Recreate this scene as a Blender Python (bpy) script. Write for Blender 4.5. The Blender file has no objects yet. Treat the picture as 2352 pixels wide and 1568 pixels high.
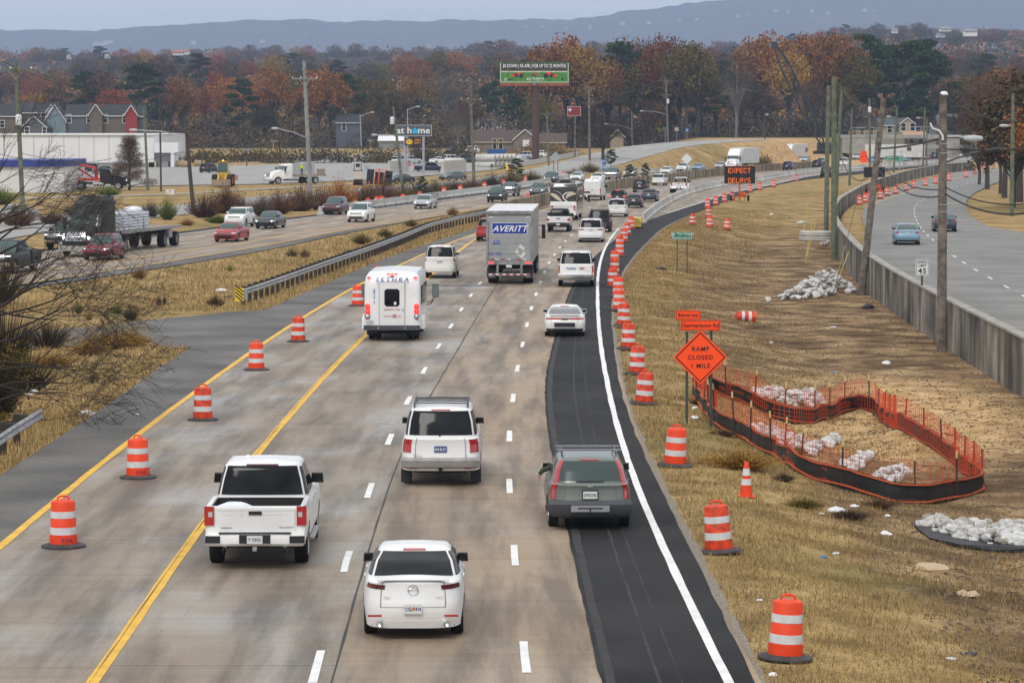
import bpy, bmesh, math, random
import numpy as np
from mathutils import Vector, Matrix
random.seed(7)
rng = np.random.default_rng(7)
S = bpy.context.scene
COL = S.collection
# ------------------------------------------------------------------ camera
FPX, CX, CY, CAMH, YH = 7100.0,1176.0,784.0,8.9,283.0
PITCH = math.atan((CY - YH) / FPX)
cam_data = bpy.data.cameras.new('camera')
cam = bpy.data.objects.new('camera', cam_data)
COL.objects.link(cam)
cam.location = (0,0, CAMH)
cam.rotation_euler = (math.pi / 2 - PITCH, 0,0)
cam_data.sensor_width = 36.0
cam_data.lens = 36.0 * FPX / 2352.0
cam_data.clip_start = 0.5
cam_data.clip_end = 40000.0
cam_data.dof.use_dof = False
cam_data.dof.focus_distance = 110.0
cam_data.dof.aperture_fstop = 5.6
S.camera = cam
# ------------------------------------------------------------------ world, sun, exposure
SUN_EL, SUN_AZ = math.radians(48), math.radians(200)
w = bpy.data.worlds.new('World')
S.world = w
w.use_nodes = True
nt = w.node_tree
nt.nodes.clear()
wo = nt.nodes.new('ShaderNodeOutputWorld')
bg = nt.nodes.new('ShaderNodeBackground')
bg.inputs['Strength'].default_value = 0.09
sky = nt.nodes.new('ShaderNodeTexSky')
sky.sky_type = 'NISHITA'
sky.sun_disc = False
sky.sun_elevation = SUN_EL
sky.sun_rotation = SUN_AZ
tc = nt.nodes.new('ShaderNodeTexCoord')
sep = nt.nodes.new('ShaderNodeSeparateXYZ')
nt.links.new(tc.outputs['Generated'], sep.inputs[0])
ramp = nt.nodes.new('ShaderNodeValToRGB')      # overcast sky: about three times brighter overhead than low down
e = ramp.color_ramp.elements
e[0].position = 0.0
e[0].color = (0.68,0.70,0.74,1)
e[1].position = 1.0
e[1].color = (1.0,1.0,1.0,1)
m1 = e.new(0.10)
m1.color = (0.66,0.68,0.72,1)
m2 = e.new(0.40)
m2.color = (0.83,0.84,0.86,1)
nt.links.new(sep.outputs['Z'], ramp.inputs[0])
mp = nt.nodes.new('ShaderNodeMapping')
mp.inputs['Scale'].default_value = (2.5,2.5,22)
nz = nt.nodes.new('ShaderNodeTexNoise')
nz.inputs['Scale'].default_value = 2.0
nz.inputs['Detail'].default_value = 5
nt.links.new(tc.outputs['Generated'], mp.inputs[0])
nt.links.new(mp.outputs[0], nz.inputs['Vector'])
cr = nt.nodes.new('ShaderNodeMapRange')
cr.inputs[1].default_value = 0.3
cr.inputs[2].default_value = 0.7
cr.inputs[3].default_value = 10.8
cr.inputs[4].default_value = 13.0
nt.links.new(nz.outputs['Fac'], cr.inputs[0])
mul = nt.nodes.new('ShaderNodeVectorMath')
mul.operation = 'SCALE'
nt.links.new(ramp.outputs[0], mul.inputs[0])
nt.links.new(cr.outputs[0], mul.inputs['Scale'])
mx = nt.nodes.new('ShaderNodeMix')
mx.data_type = 'RGBA'
mx.inputs[0].default_value = 0.88
nt.links.new(sky.outputs[0], mx.inputs[6])
nt.links.new(mul.outputs[0], mx.inputs[7])
nt.links.new(mx.outputs[2], bg.inputs[0])
nt.links.new(bg.outputs[0], wo.inputs[0])
sun_d = bpy.data.lights.new('sun', 'SUN')
sun_d.energy = 1.35
sun_d.angle = math.radians(20)
sun_d.color = (1.0,0.95,0.88)
sun = bpy.data.objects.new('sun', sun_d)
COL.objects.link(sun)
sd = Vector((math.sin(SUN_AZ) * math.cos(SUN_EL), math.cos(SUN_AZ) * math.cos(SUN_EL), math.sin(SUN_EL)))
sun.rotation_euler = sd.to_track_quat('Z', 'Y').to_euler()
S.view_settings.view_transform = 'Standard'
S.view_settings.look = 'None'
S.view_settings.exposure = 0.18
S.view_settings.gamma = 1.0
S.view_settings.use_curve_mapping = False
S.cycles.use_denoising = True
S.cycles.max_bounces = 6
S.cycles.diffuse_bounces = 3
S.cycles.glossy_bounces = 3
S.cycles.transparent_max_bounces = 8
S.cycles.volume_bounces = 1
# ------------------------------------------------------------------ measuring helpers
cp, sp = math.cos(PITCH), math.sin(PITCH)
def ray(x, y):
 dx, dy = (x - CX) / FPX, -(y - CY) / FPX
 return Vector((dx, cp + dy * sp, -sp + dy * cp))
def P(x, y, z=0.0):
 """point of the picture grid laid on the level plane z"""
 d = ray(x, y)
 t = (z - CAMH) / d.z
 return Vector((d.x * t, d.y * t, z))
def AT(x, y, Y):
 """point of the picture grid at distance Y down the road"""
 d = ray(x, y)
 t = Y / d.y
 return Vector((d.x * t, Y, CAMH + d.z * t))
def Q(pts, ox, oy, sc):
 """enlarged-crop coordinates -> picture grid"""
 return [((ox + a / sc) / 1.658,(oy + b / sc) / 1.658) for a, b in pts]
def R1(*p): return Q(p, 0,1200,1.8085)
def R2(*p): return Q(p, 1000,550,2.351)
def R3(*p): return Q(p, 1900,550,2.351)
def R4(*p): return Q(p, 2900,550,2.351)
def RL(*p): return Q(p, 0,600,2.351)
def T1(*p): return Q(p, 0,0,2.351)
def T2(*p): return Q(p, 950,0,2.351)
def T3(*p): return Q(p, 1900,0,2.351)
def T4(*p): return Q(p, 2900,0,2.351)
def R5(*p): return Q(p, 1300,1733,1.8085)
def R6(*p): return Q(p, 2600,1733,1.8085)
def R7(*p): return Q(p, 1300,1100,1.8085)
def RP(*p): return Q(p, 2500,1100,1.68)
class Curve:
 """X as a function of Y, from points; lines run on straight past both ends"""
 def __init__(s, pts):
  pts = sorted((float(b), float(a)) for a, b in pts)
  s.Y = np.array([p[0] for p in pts])
  s.X = np.array([p[1] for p in pts])
  ys = np.arange(s.Y[0], s.Y[-1] + 1,2.0)
  xs = np.interp(ys, s.Y, s.X)
  k = 17
  pad = np.concatenate([2 * xs[0] - xs[1:k][::-1], xs, 2 * xs[-1] - xs[-k:-1][::-1]])
  ker = np.hanning(2 * k - 1)
  ker /= ker.sum()
  s.ys, s.xs = ys, np.convolve(pad, ker, 'valid')[:len(ys)]
  s.m0 = (s.xs[3] - s.xs[0]) / 6
  s.m1 = (s.xs[-1] - s.xs[-4]) / 6
 def __call__(s, Y):
  Y = np.asarray(Y, float)
  r = np.interp(Y, s.ys, s.xs)
  r = np.where(Y < s.ys[0], s.xs[0] + (Y - s.ys[0]) * s.m0, r)
  r = np.where(Y > s.ys[-1], s.xs[-1] + (Y - s.ys[-1]) * s.m1, r)
  return r
 def slope(s, Y):
  return float((s(Y + 3) - s(Y - 3)) / 6)
def CV(px, z=0.0, extra=()):
 return Curve([(P(a, b, z).x, P(a, b, z).y) for a, b in px] + list(extra))
# ------------------------------------------------------------------ road lines (picture grid -> plan)
BAR = CV(R3((1280,710),(1400,600),(1600,480),(1800,415),(2000,375)) +
 R4((0,330),(300,270),(560,240),(900,220),(1150,200),(1600,165),(1900,140)))
far = [430,480,540,600,660,720,800]
LA = CV([(10,1246.7),(117,1160.6),(297,1007),(447,900.5),(574,808.8),(670,744),(824,652),(1024,560),
 (1103,533),(1236,484),(1396.5,445)], extra=[(float(BAR(y)) - 10.9, y) for y in far])
LB = CV([(213,1568),(430,1246.7),(480,1180.7),(580,1049),(784,820.5),(1050,578),(1103,542)])
D1 = CV([(728,1530),(788,1291),(843,1130),(890,1011),(933,922),(971,853),(1007,797),(1034,751),(1058,713),
 (1080,679),(1100,650)], extra=[(1.1,247),(5.2,300),(9.5,344)] + [(float(BAR(y)) - 7.2, y) for y in far])
D2 = CV([(1206,1508),(1181,1275),(1163,1117),(1165,1004),(1175,917),(1187,849),(1199,795),(1208,750),
 (1219,711),(1230,678),(1240,650)] + R3((438,1062),(545,925),(636,808)),
 extra=[(10.0,310),(13.3,344),(19.0,387)] + [(float(BAR(y)) - 3.6, y) for y in far])
WL = CV([(1673,1568),(1568,1365),(1487.7,1186.4),(1429,1045),(1411,963.6),(1381,813.6),(1373,734),(1371.7,640),
 (1378,598.5),(1392,562.6),(1415,529.3),(1441,508.7)])
JT = CV([(784,1485),(907.5,1045),(1134,663)], extra=[(1.9,247),(10.2,344)] + [(float(BAR(y)) - 6.6, y) for y in far])
ASL = CV([(1381,1568),(1331,1362),(1301,1232),(1276,1057),(1251,993.6),(1241,947),(1251,840),(1274.6,780),
 (1296,697),(1307.7,663),(1351,601),(1387,570),(1440,530),(1475,512)])
ASR = CV([(1734.9,1568),(1648,1378.7),(1552,1188),(1487.7,1075),(1434.4,953.7),(1412.7,830),(1402,734),(1402.6,678),
 (1441,601),(1520.6,521.5),(1602.6,485.7),(1741,434),(1833.7,413.8),(1892.7,407.4),(1980,398.9)],
 extra=[(float(BAR(y)) + 5.5, y) for y in (680,760)])
WL2 = CV(R3((1300,690),(1430,640),(1850,510),(2030,440),(2340,385)), extra=[(float(BAR(y)) + 3.6, y) for y in (520,600,680,760)])
SHL = CV([(0,1090),(110,1024),(233.5,937),(333.5,877),(407,800.5),(603,714),(731,657.6),(859.7,601),(988,557.5),
 (1116,516),(1250,475)], extra=[(float(BAR(y)) - 12.4, y) for y in [410] + far[1:]])
OW = Curve([(P(a, b).x, P(a, b).y) for a, b in R3((420,535),(700,470),(975,415),(1180,365),(1540,335),(1720,302),(2020,272))] +
 [(float(BAR(y)) - 13.8, y) for y in (560,600,640,690)])
IN0 = CV(RL((900,1080),(1300,1005),(2351,840)) + R2((700,800),(1250,700),(2020,570)), extra=[(-33.0,140)] +
 [(float(OW(y)) - 1.0, y) for y in (400,480,560,640)])
IY1 = CV(RL((850,1040),(1150,985),(2351,795)) + R2((700,770),(1250,690)), extra=[(-35.0,136)] +
 [(float(OW(y)) - 1.6, y) for y in (400,480,560,640)])
IY2 = CV(RL((950,940),) + R2((0,848),(1100,680),(2060,545)), extra=[(float(IY1(130)) - 3.7,130)] + [(float(OW(y)) - 4.6, y) for y in (420,480,560,640)])
IW = CV(RL((370,848),(1640,680),(1920,645)) + R2((210,678),(1010,578),(1340,535)),
 extra=[(float(OW(y)) - 13.0, y) for y in (500,560,640)])
IBAR = CV(R2((455,640),(545,630),(1020,560),(1350,520),(1620,480),(2020,430)) + R3((200,395),(600,320),(900,270),(1400,262),(1900,205)))
IED = Curve([(float(IW(y)) - 1.6, y) for y in range(130,660,20)])
WALLP = [(2352,767.6,1.2),(2262,724.5,1.2),(2172,681.4,1.2),(2047,614,1.25),(1985,578,1.3),(1953.7,544.7,1.3),
 (1923,511,1.35),(1912,480,1.4),(1923,454.8,1.6),(1992,417.7,1.8),(2082.5,390.7,1.9),(2159,376.6,2.0),(2236,370.7,2.0)]
WPW = [P(a, b, c) for a, b, c in WALLP]
WALLX = Curve([(p.x, p.y) for p in WPW] + [(18.0,85),(17.3,55),(16.8,35)])
WALLZ = lambda Y: float(np.interp(Y, [p.y for p in WPW], [p.z for p in WPW]))
RAMP = [P(560,470,0), P(700,452,0), P(900,435,0), P(1000,428,0), P(1100,421,0), P(1200,408,.3), P(1290,392,.9), P(1370,371,2.0), P(1440,352,3.2), P(1500,337,4.2),
 P(1600,327,4.9), P(1700,322,5.2), P(1722,321,5.25)]
RA = np.array([[p.x, p.y, p.z] for p in RAMP])
def sstep(a, b, x):
 t = np.clip((x - a) / (b - a),0,1)
 return t * t * (3 - 2 * t)
def seg_dist(X, Y, A):
 best = np.full(X.shape, 1e9)
 zz = np.zeros(X.shape)
 for i in range(len(A) - 1):
  a, b = A[i], A[i + 1]
  d = b[:2] - a[:2]
  t = np.clip(((X - a[0]) * d[0] + (Y - a[1]) * d[1]) / (d @ d),0,1)
  dist = np.hypot(X - a[0] - t * d[0], Y - a[1] - t * d[1])
  m = dist < best
  best = np.where(m, dist, best)
  zz = np.where(m, a[2] + t * (b[2] - a[2]), zz)
 return best, zz
def vnoise(X, Y, sc, seed=0):
 """cheap smooth value noise"""
 x, y = X / sc, Y / sc
 xi, yi = np.floor(x), np.floor(y)
 fx, fy = x - xi, y - yi
 fx, fy = fx * fx * (3 - 2 * fx), fy * fy * (3 - 2 * fy)
 def h(a, b):
  v = np.sin(a * 127.1 + b * 311.7 + seed * 74.7) * 43758.5453
  return v - np.floor(v)
 return ((h(xi, yi) * (1 - fx) + h(xi + 1, yi) * fx) * (1 - fy) + (h(xi, yi + 1) * (1 - fx) + h(xi + 1, yi + 1) * fx) * fy) * 2 - 1
PIT = P(1960,1010,-1.2)
def TZ(X, Y):
 """height of the ground"""
 X = np.asarray(X, float)
 Y = np.asarray(Y, float)
 z = np.full(np.broadcast(X, Y).shape, -0.06)
 xe, xw = ASR(Y), WALLX(Y)
 t = (X - xe) / np.maximum(xw - xe, 1)
 fade = 1 - sstep(300,420, Y)
 right = (t > 0) & (Y < 700)
 dip = -0.06 - sstep(0.02,0.6, t) * 0.92 * fade
 dip = dip + (vnoise(X, Y, 3.1,1) * .07 + vnoise(X, Y, 1.1,2) * .035) * sstep(0.05,.3, t) * (0.3 + .7 * fade)
 pit = np.exp(-(((X - PIT.x) / 3.4) ** 2 + ((Y - PIT.y) / 9.0) ** 2))
 dip = dip - pit * 0.35 + 0.55 * np.exp(-(((X - PIT.x - 1.6) / 1.4) ** 2 + ((Y - PIT.y + 1.5) / 4.5) ** 2))
 z = np.where(right, dip, z)
 beyond = (X > xw + 0.15) & (Y < 760)
 z = np.where(beyond, 0.48 * sstep(xw, xw + .8, X) - 1.0 * (1 - sstep(xw, xw + .8, X)) * fade, z)
 a, b = IN0(Y), SHL(Y)
 tm = (X - a) / np.maximum(b - a, .5)
 med = (tm > 0) & (tm < 1) & (Y < 400) & (Y > 30)
 z = np.where(med, -0.06 - .35 * np.sin(np.clip(tm, 0,1) * math.pi) * sstep(3,9, b - a) * (1 - np.exp(-((Y - 131) / 20.) ** 4)) + vnoise(X, Y, 2.3,4) * .06 * sstep(.02,.2, tm) * sstep(.02,.2,1 - tm), z)
 lft = (X < IED(Y)) & (Y < 700)
 z = np.where(lft, z + vnoise(X, Y, 4,5) * .02, z)
 free = sstep(0,9, IED(Y) - 5 - X)
 rise = sstep(610,780, Y) * 2.4 * free + sstep(850,1500, Y) * 16 + sstep(1400,2500, Y) * 38 + sstep(3000,9000, Y) * 40
 hills = sstep(1000,2200, Y) * (vnoise(X, Y, 420,8) * 12 + vnoise(X, Y, 170,9) * 5)
 z = z + rise + hills
 d, rz = seg_dist(X, Y, RA)
 bank = rz - 0.06 - np.maximum(0, d - 7.5) / 2.2
 z = np.where(rz > 0.05, np.maximum(z, np.where(bank > 0, bank * sstep(0,4, IED(Y) - .5 - X), bank)), z)
 hi = 5.2 * sstep(685,730, Y) * sstep(25,50, X) * free
 z = np.where((Y < 1200) & (hi > .05), np.maximum(z, hi - .06), z)
 return z
def TZ1(x, y):
 return float(TZ(np.array([x]), np.array([y]))[0])
def HIT(x, y, base=0.0):
 """picture grid -> point on the ground (base: extra height of a road sheet there)"""
 z = 0.0
 p = P(x, y, z)
 for _ in range(14):
  nz_ = TZ1(p.x, p.y) + base
  z = z * .4 + nz_ * .6
  if z > CAMH - .5:
   break
  p = P(x, y, z)
 return p
# ------------------------------------------------------------------ materials
MATS = {}
def mat(name, col, rough=.6, metal=0., var=0., scale=6., bump=0., bscale=40., coat=0., emit=None, estr=0., col2=None, spec=None, detail=4):
 if name in MATS:
  return MATS[name]
 m = bpy.data.materials.new(name)
 m.use_nodes = True
 t = m.node_tree
 b = t.nodes['Principled BSDF']
 b.inputs['Roughness'].default_value = rough
 b.inputs['Metallic'].default_value = metal
 if spec is not None:
  b.inputs['Specular IOR Level'].default_value = spec
 if coat:
  b.inputs['Coat Weight'].default_value = coat
  b.inputs['Coat Roughness'].default_value = .04
 c = tuple(col) + (1,)
 b.inputs['Base Color'].default_value = c
 if var or col2:
  g = t.nodes.new('ShaderNodeTexCoord')
  n = t.nodes.new('ShaderNodeTexNoise')
  n.inputs['Scale'].default_value = scale
  n.inputs['Detail'].default_value = detail
  t.links.new(g.outputs['Object'], n.inputs['Vector'])
  r = t.nodes.new('ShaderNodeValToRGB')
  r.color_ramp.elements[0].position = .35
  r.color_ramp.elements[1].position = .65
  a = tuple(x * (1 - var) for x in col) if col2 is None else tuple(col2)
  r.color_ramp.elements[0].color = a + (1,)
  r.color_ramp.elements[1].color = tuple(min(1, x * (1 + var * .6)) for x in col) + (1,)
  t.links.new(n.outputs['Fac'], r.inputs[0])
  t.links.new(r.outputs[0], b.inputs['Base Color'])
 if bump:
  g = t.nodes.new('ShaderNodeTexCoord')
  n = t.nodes.new('ShaderNodeTexNoise')
  n.inputs['Scale'].default_value = bscale
  n.inputs['Detail'].default_value = 5
  t.links.new(g.outputs['Object'], n.inputs['Vector'])
  bp = t.nodes.new('ShaderNodeBump')
  bp.inputs['Strength'].default_value = bump
  bp.inputs['Distance'].default_value = .02
  t.links.new(n.outputs['Fac'], bp.inputs['Height'])
  t.links.new(bp.outputs[0], b.inputs['Normal'])
 if emit:
  b.inputs['Emission Color'].default_value = tuple(emit) + (1,)
  b.inputs['Emission Strength'].default_value = estr
 MATS[name] = m
 return m
class NB:
 """small node-building helper"""
 def __init__(s, name, rough=.9):
  s.m = bpy.data.materials.new(name)
  s.m.use_nodes = True
  s.t = s.m.node_tree
  s.b = s.t.nodes['Principled BSDF']
  s.b.inputs['Roughness'].default_value = rough
  s.g = s.t.nodes.new('ShaderNodeTexCoord')
  MATS[name] = s.m
 def L(s, a, b):
  s.t.links.new(a, b)
 def noise(s, scale, detail=4, mp=None, out='Object', rough=.5, src=None):
  n = s.t.nodes.new('ShaderNodeTexNoise')
  n.inputs['Scale'].default_value = scale
  n.inputs['Detail'].default_value = detail
  n.inputs['Roughness'].default_value = rough
  v = src if src is not None else s.g.outputs[out]
  if mp:
   k = s.t.nodes.new('ShaderNodeMapping')
   k.inputs['Scale'].default_value = mp
   s.L(v, k.inputs[0])
   v = k.outputs[0]
  s.L(v, n.inputs['Vector'])
  return n.outputs['Fac']
 def ramp(s, f, stops):
  r = s.t.nodes.new('ShaderNodeValToRGB')
  el = r.color_ramp.elements
  while len(el) < len(stops):
   el.new(.5)
  for x, (p, c) in zip(el, stops):
   x.position = p
   x.color = tuple(c) + (1,) if not isinstance(c, (int, float)) else (c, c, c, 1)
  s.L(f, r.inputs[0])
  return r.outputs[0]
 def mix(s, f, a, b, kind='MIX'):
  x = s.t.nodes.new('ShaderNodeMix')
  x.data_type = 'RGBA'
  x.blend_type = kind
  if isinstance(f, (int, float)):
   x.inputs[0].default_value = f
  else:
   s.L(f, x.inputs[0])
  for i, v in ((6, a),(7, b)):
   if isinstance(v, tuple):
    x.inputs[i].default_value = v + (1,)
   else:
    s.L(v, x.inputs[i])
  return x.outputs[2]
 def bump(s, f, st=.4, d=.03):
  bp = s.t.nodes.new('ShaderNodeBump')
  bp.inputs['Strength'].default_value = st
  bp.inputs['Distance'].default_value = d
  s.L(f, bp.inputs['Height'])
  s.L(bp.outputs[0], s.b.inputs['Normal'])
 def attr(s, name):
  a = s.t.nodes.new('ShaderNodeAttribute')
  a.attribute_name = name
  return a
 def uv(s):
  return s.g.outputs['UV']
 def done(s, c):
  s.L(c, s.b.inputs['Base Color'])
  return s.m
def grass_mat():
 n = NB('dry_grass_ground', 1.0)
 big = n.noise(.09,5)
 mid = n.noise(.6,5)
 fine = n.noise(9,4, rough=.7)
 c1 = n.ramp(mid, [(.3,(.18,.12,.05)),(.5,(.36,.245,.105)),(.7,(.46,.33,.15))])
 c2 = n.ramp(big, [(.40,(.5,.5,.5)),(.6,(1,1,1))])
 grn = n.ramp(big, [(.52,0.),(.66,.45)])
 c = n.mix(grn, c1,(.115,.12,.035))
 dirt = n.attr('dirt')
 dcol = n.ramp(mid, [(.28,(.07,.042,.022)),(.44,(.16,.10,.055)),(.56,(.29,.195,.105)),(.72,(.46,.33,.18))])
 c = n.mix(dirt.outputs['Fac'], c, dcol)
 tan = n.attr('tan')
 tcol = n.ramp(n.noise(.9,6, rough=.6), [(.3,(.25,.145,.062)),(.45,(.47,.30,.14)),(.65,(.64,.45,.24))])
 c = n.mix(tan.outputs['Fac'], c, tcol)
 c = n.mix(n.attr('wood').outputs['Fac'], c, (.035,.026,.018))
 sp_ = n.ramp(fine, [(.3,(.6,.6,.6)),(.62,(1.2,1.2,1.2))])
 c = n.mix(1.0, c, sp_, 'MULTIPLY')
 n.bump(fine, .7,.08)
 n.b.inputs['Specular IOR Level'].default_value = .1
 return n.done(c)
def concrete_mat():
 n = NB('road_concrete', .62)
 uv = n.uv()
 streak = n.noise(1.0,6, mp=(1.1,.10,1), src=uv, rough=.62)
 blot = n.noise(.35,5, mp=(1,.45,1), src=uv)
 cross = n.noise(1.0,4, mp=(.15,2.2,1), src=uv)
 fine = n.noise(26,3, src=uv, rough=.8)
 sepx = n.t.nodes.new('ShaderNodeSeparateXYZ')
 n.L(uv, sepx.inputs[0])
 w1 = n.t.nodes.new('ShaderNodeMath')
 w1.operation = 'PINGPONG'
 w1.inputs[1].default_value = 1.8
 n.L(sepx.outputs[0], w1.inputs[0])
 band = n.t.nodes.new('ShaderNodeMapRange')
 band.inputs[1].default_value = .9
 band.inputs[2].default_value = 1.8
 n.L(w1.outputs[0], band.inputs[0])
 base = n.ramp(blot, [(.3,(.245,.185,.13)),(.5,(.28,.232,.18)),(.66,(.33,.315,.295))])
 a = n.attr('warm')
 base = n.mix(a.outputs['Fac'], base, (.34,.235,.135))
 dk = n.ramp(streak, [(.38,.36),(.57,1.08)])
 c = n.mix(.75, base, dk, 'MULTIPLY')
 oil = n.mix(band.outputs[0], (1., 1., 1.), n.ramp(n.noise(.5,3, src=uv, mp=(1,.2,1)), [(.35,.70),(.6,.95)]))
 c = n.mix(1.0, c, oil, 'MULTIPLY')
 c = n.mix(.5, c, n.ramp(cross, [(.35,.86),(.6,1.08)]), 'MULTIPLY')
 c = n.mix(1.0, c, n.ramp(fine, [(.3,.66),(.7,1.28)]), 'MULTIPLY')
 n.bump(fine, .15,.01)
 return n.done(c)
def asphalt_mat(name, lo, hi, fine_s=18):
 n = NB(name, .75)
 big = n.noise(.25,5)
 fine = n.noise(fine_s, 3, rough=.8)
 c = n.ramp(big, [(.35, lo),(.65, hi)])
 c = n.mix(1.0, c, n.ramp(fine, [(.3,.6),(.7,1.4)]), 'MULTIPLY')
 n.bump(fine, .4,.01)
 n.b.inputs['Specular IOR Level'].default_value = .15
 return n.done(c)
M_GROUND = grass_mat()
M_CONC = concrete_mat()
M_SHOULD = asphalt_mat('old_shoulder_asphalt', (.09,.087,.082),(.165,.158,.148))
M_NEWASP = asphalt_mat('new_asphalt', (.010,.010,.012),(.028,.028,.028),30)
M_GREYASP = asphalt_mat('grey_asphalt', (.185,.18,.17),(.25,.243,.23))
M_LOT = asphalt_mat('parking_lot_asphalt', (.27,.262,.25),(.37,.358,.34),6)
M_YEL = mat('yellow_road_paint', (.75,.43,.03),.6, var=.18, scale=1.5)
M_WHT = mat('white_road_paint', (.78,.78,.76),.6, var=.12, scale=2)
M_BARRIER = mat('barrier_concrete', (.50,.49,.46),.85, var=.18, scale=.9, bump=.3, bscale=20)
M_SEAM = mat('joint_sealant', (.035,.032,.03),.7)
def setmat(me, *ms):
 for m in ms:
  me.materials.append(m)
 return me
def link(name, me, parent=None, m=None):
 o = bpy.data.objects.new(name, me)
 COL.objects.link(o)
 if parent is not None:
  o.parent = parent
 if m is not None and me is not None and not me.materials:
  me.materials.append(m)
 return o
def tag(o, label=None, cat=None, group=None, kind=None):
 if label:
  o['label'] = label
 if cat:
  o['category'] = cat
 if group:
  o['group'] = group
 if kind:
  o['kind'] = kind
 return o
def thing(name, label, cat, loc=(0,0,0), rz=0., group=None):
 o = bpy.data.objects.new(name, None)
 COL.objects.link(o)
 o.location = loc
 o.rotation_euler = (0,0, rz)
 o.empty_display_size = .2
 return tag(o, label, cat, group)
def copy_tree(o, parent=None):
 c = o.copy()
 COL.objects.link(c)
 c.parent = parent
 for ch in o.children:
  copy_tree(ch, c)
 return c
def ordinal(n):
 w_ = ['first', 'second', 'third', 'fourth', 'fifth', 'sixth', 'seventh', 'eighth', 'ninth', 'tenth']
 return w_[n - 1] if n <= 10 else '%d%s' % (n, 'th' if 10 < n % 100 < 14 else {1: 'st', 2: 'nd', 3: 'rd'}.get(n % 10, 'th'))
def mesh(name, v, f, m=None, smooth=False, uv=None):
 me = bpy.data.meshes.new(name)
 me.from_pydata([tuple(x) for x in v], [], f)
 if m is not None:
  me.materials.append(m)
 if smooth:
  me.polygons.foreach_set('use_smooth', [True] * len(me.polygons))
 if uv is not None:
  l = me.uv_layers.new(name='UVMap')
  vi = np.empty(len(me.loops), int)
  me.loops.foreach_get('vertex_index', vi)
  l.data.foreach_set('uv', np.asarray(uv, float)[vi].ravel())
 me.update()
 return me
def fast_mesh(name, V, Fq, m=None):
 """V (n,3) and Fq (k,4) or (k,3) numpy arrays"""
 me = bpy.data.meshes.new(name)
 k = Fq.shape[1]
 me.vertices.add(len(V))
 me.vertices.foreach_set('co', np.asarray(V, np.float32).ravel())
 me.loops.add(Fq.size)
 me.loops.foreach_set('vertex_index', Fq.astype(np.int32).ravel())
 me.polygons.add(len(Fq))
 me.polygons.foreach_set('loop_start', np.arange(0, Fq.size, k, dtype=np.int32))
 me.polygons.foreach_set('loop_total', np.full(len(Fq), k, np.int32))
 me.update(calc_edges=True)
 if m is not None:
  me.materials.append(m)
 return me
def setattr_f(me, name, vals):
 a = me.attributes.new(name, 'FLOAT', 'POINT')
 a.data.foreach_set('value', np.asarray(vals, np.float32))
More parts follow.
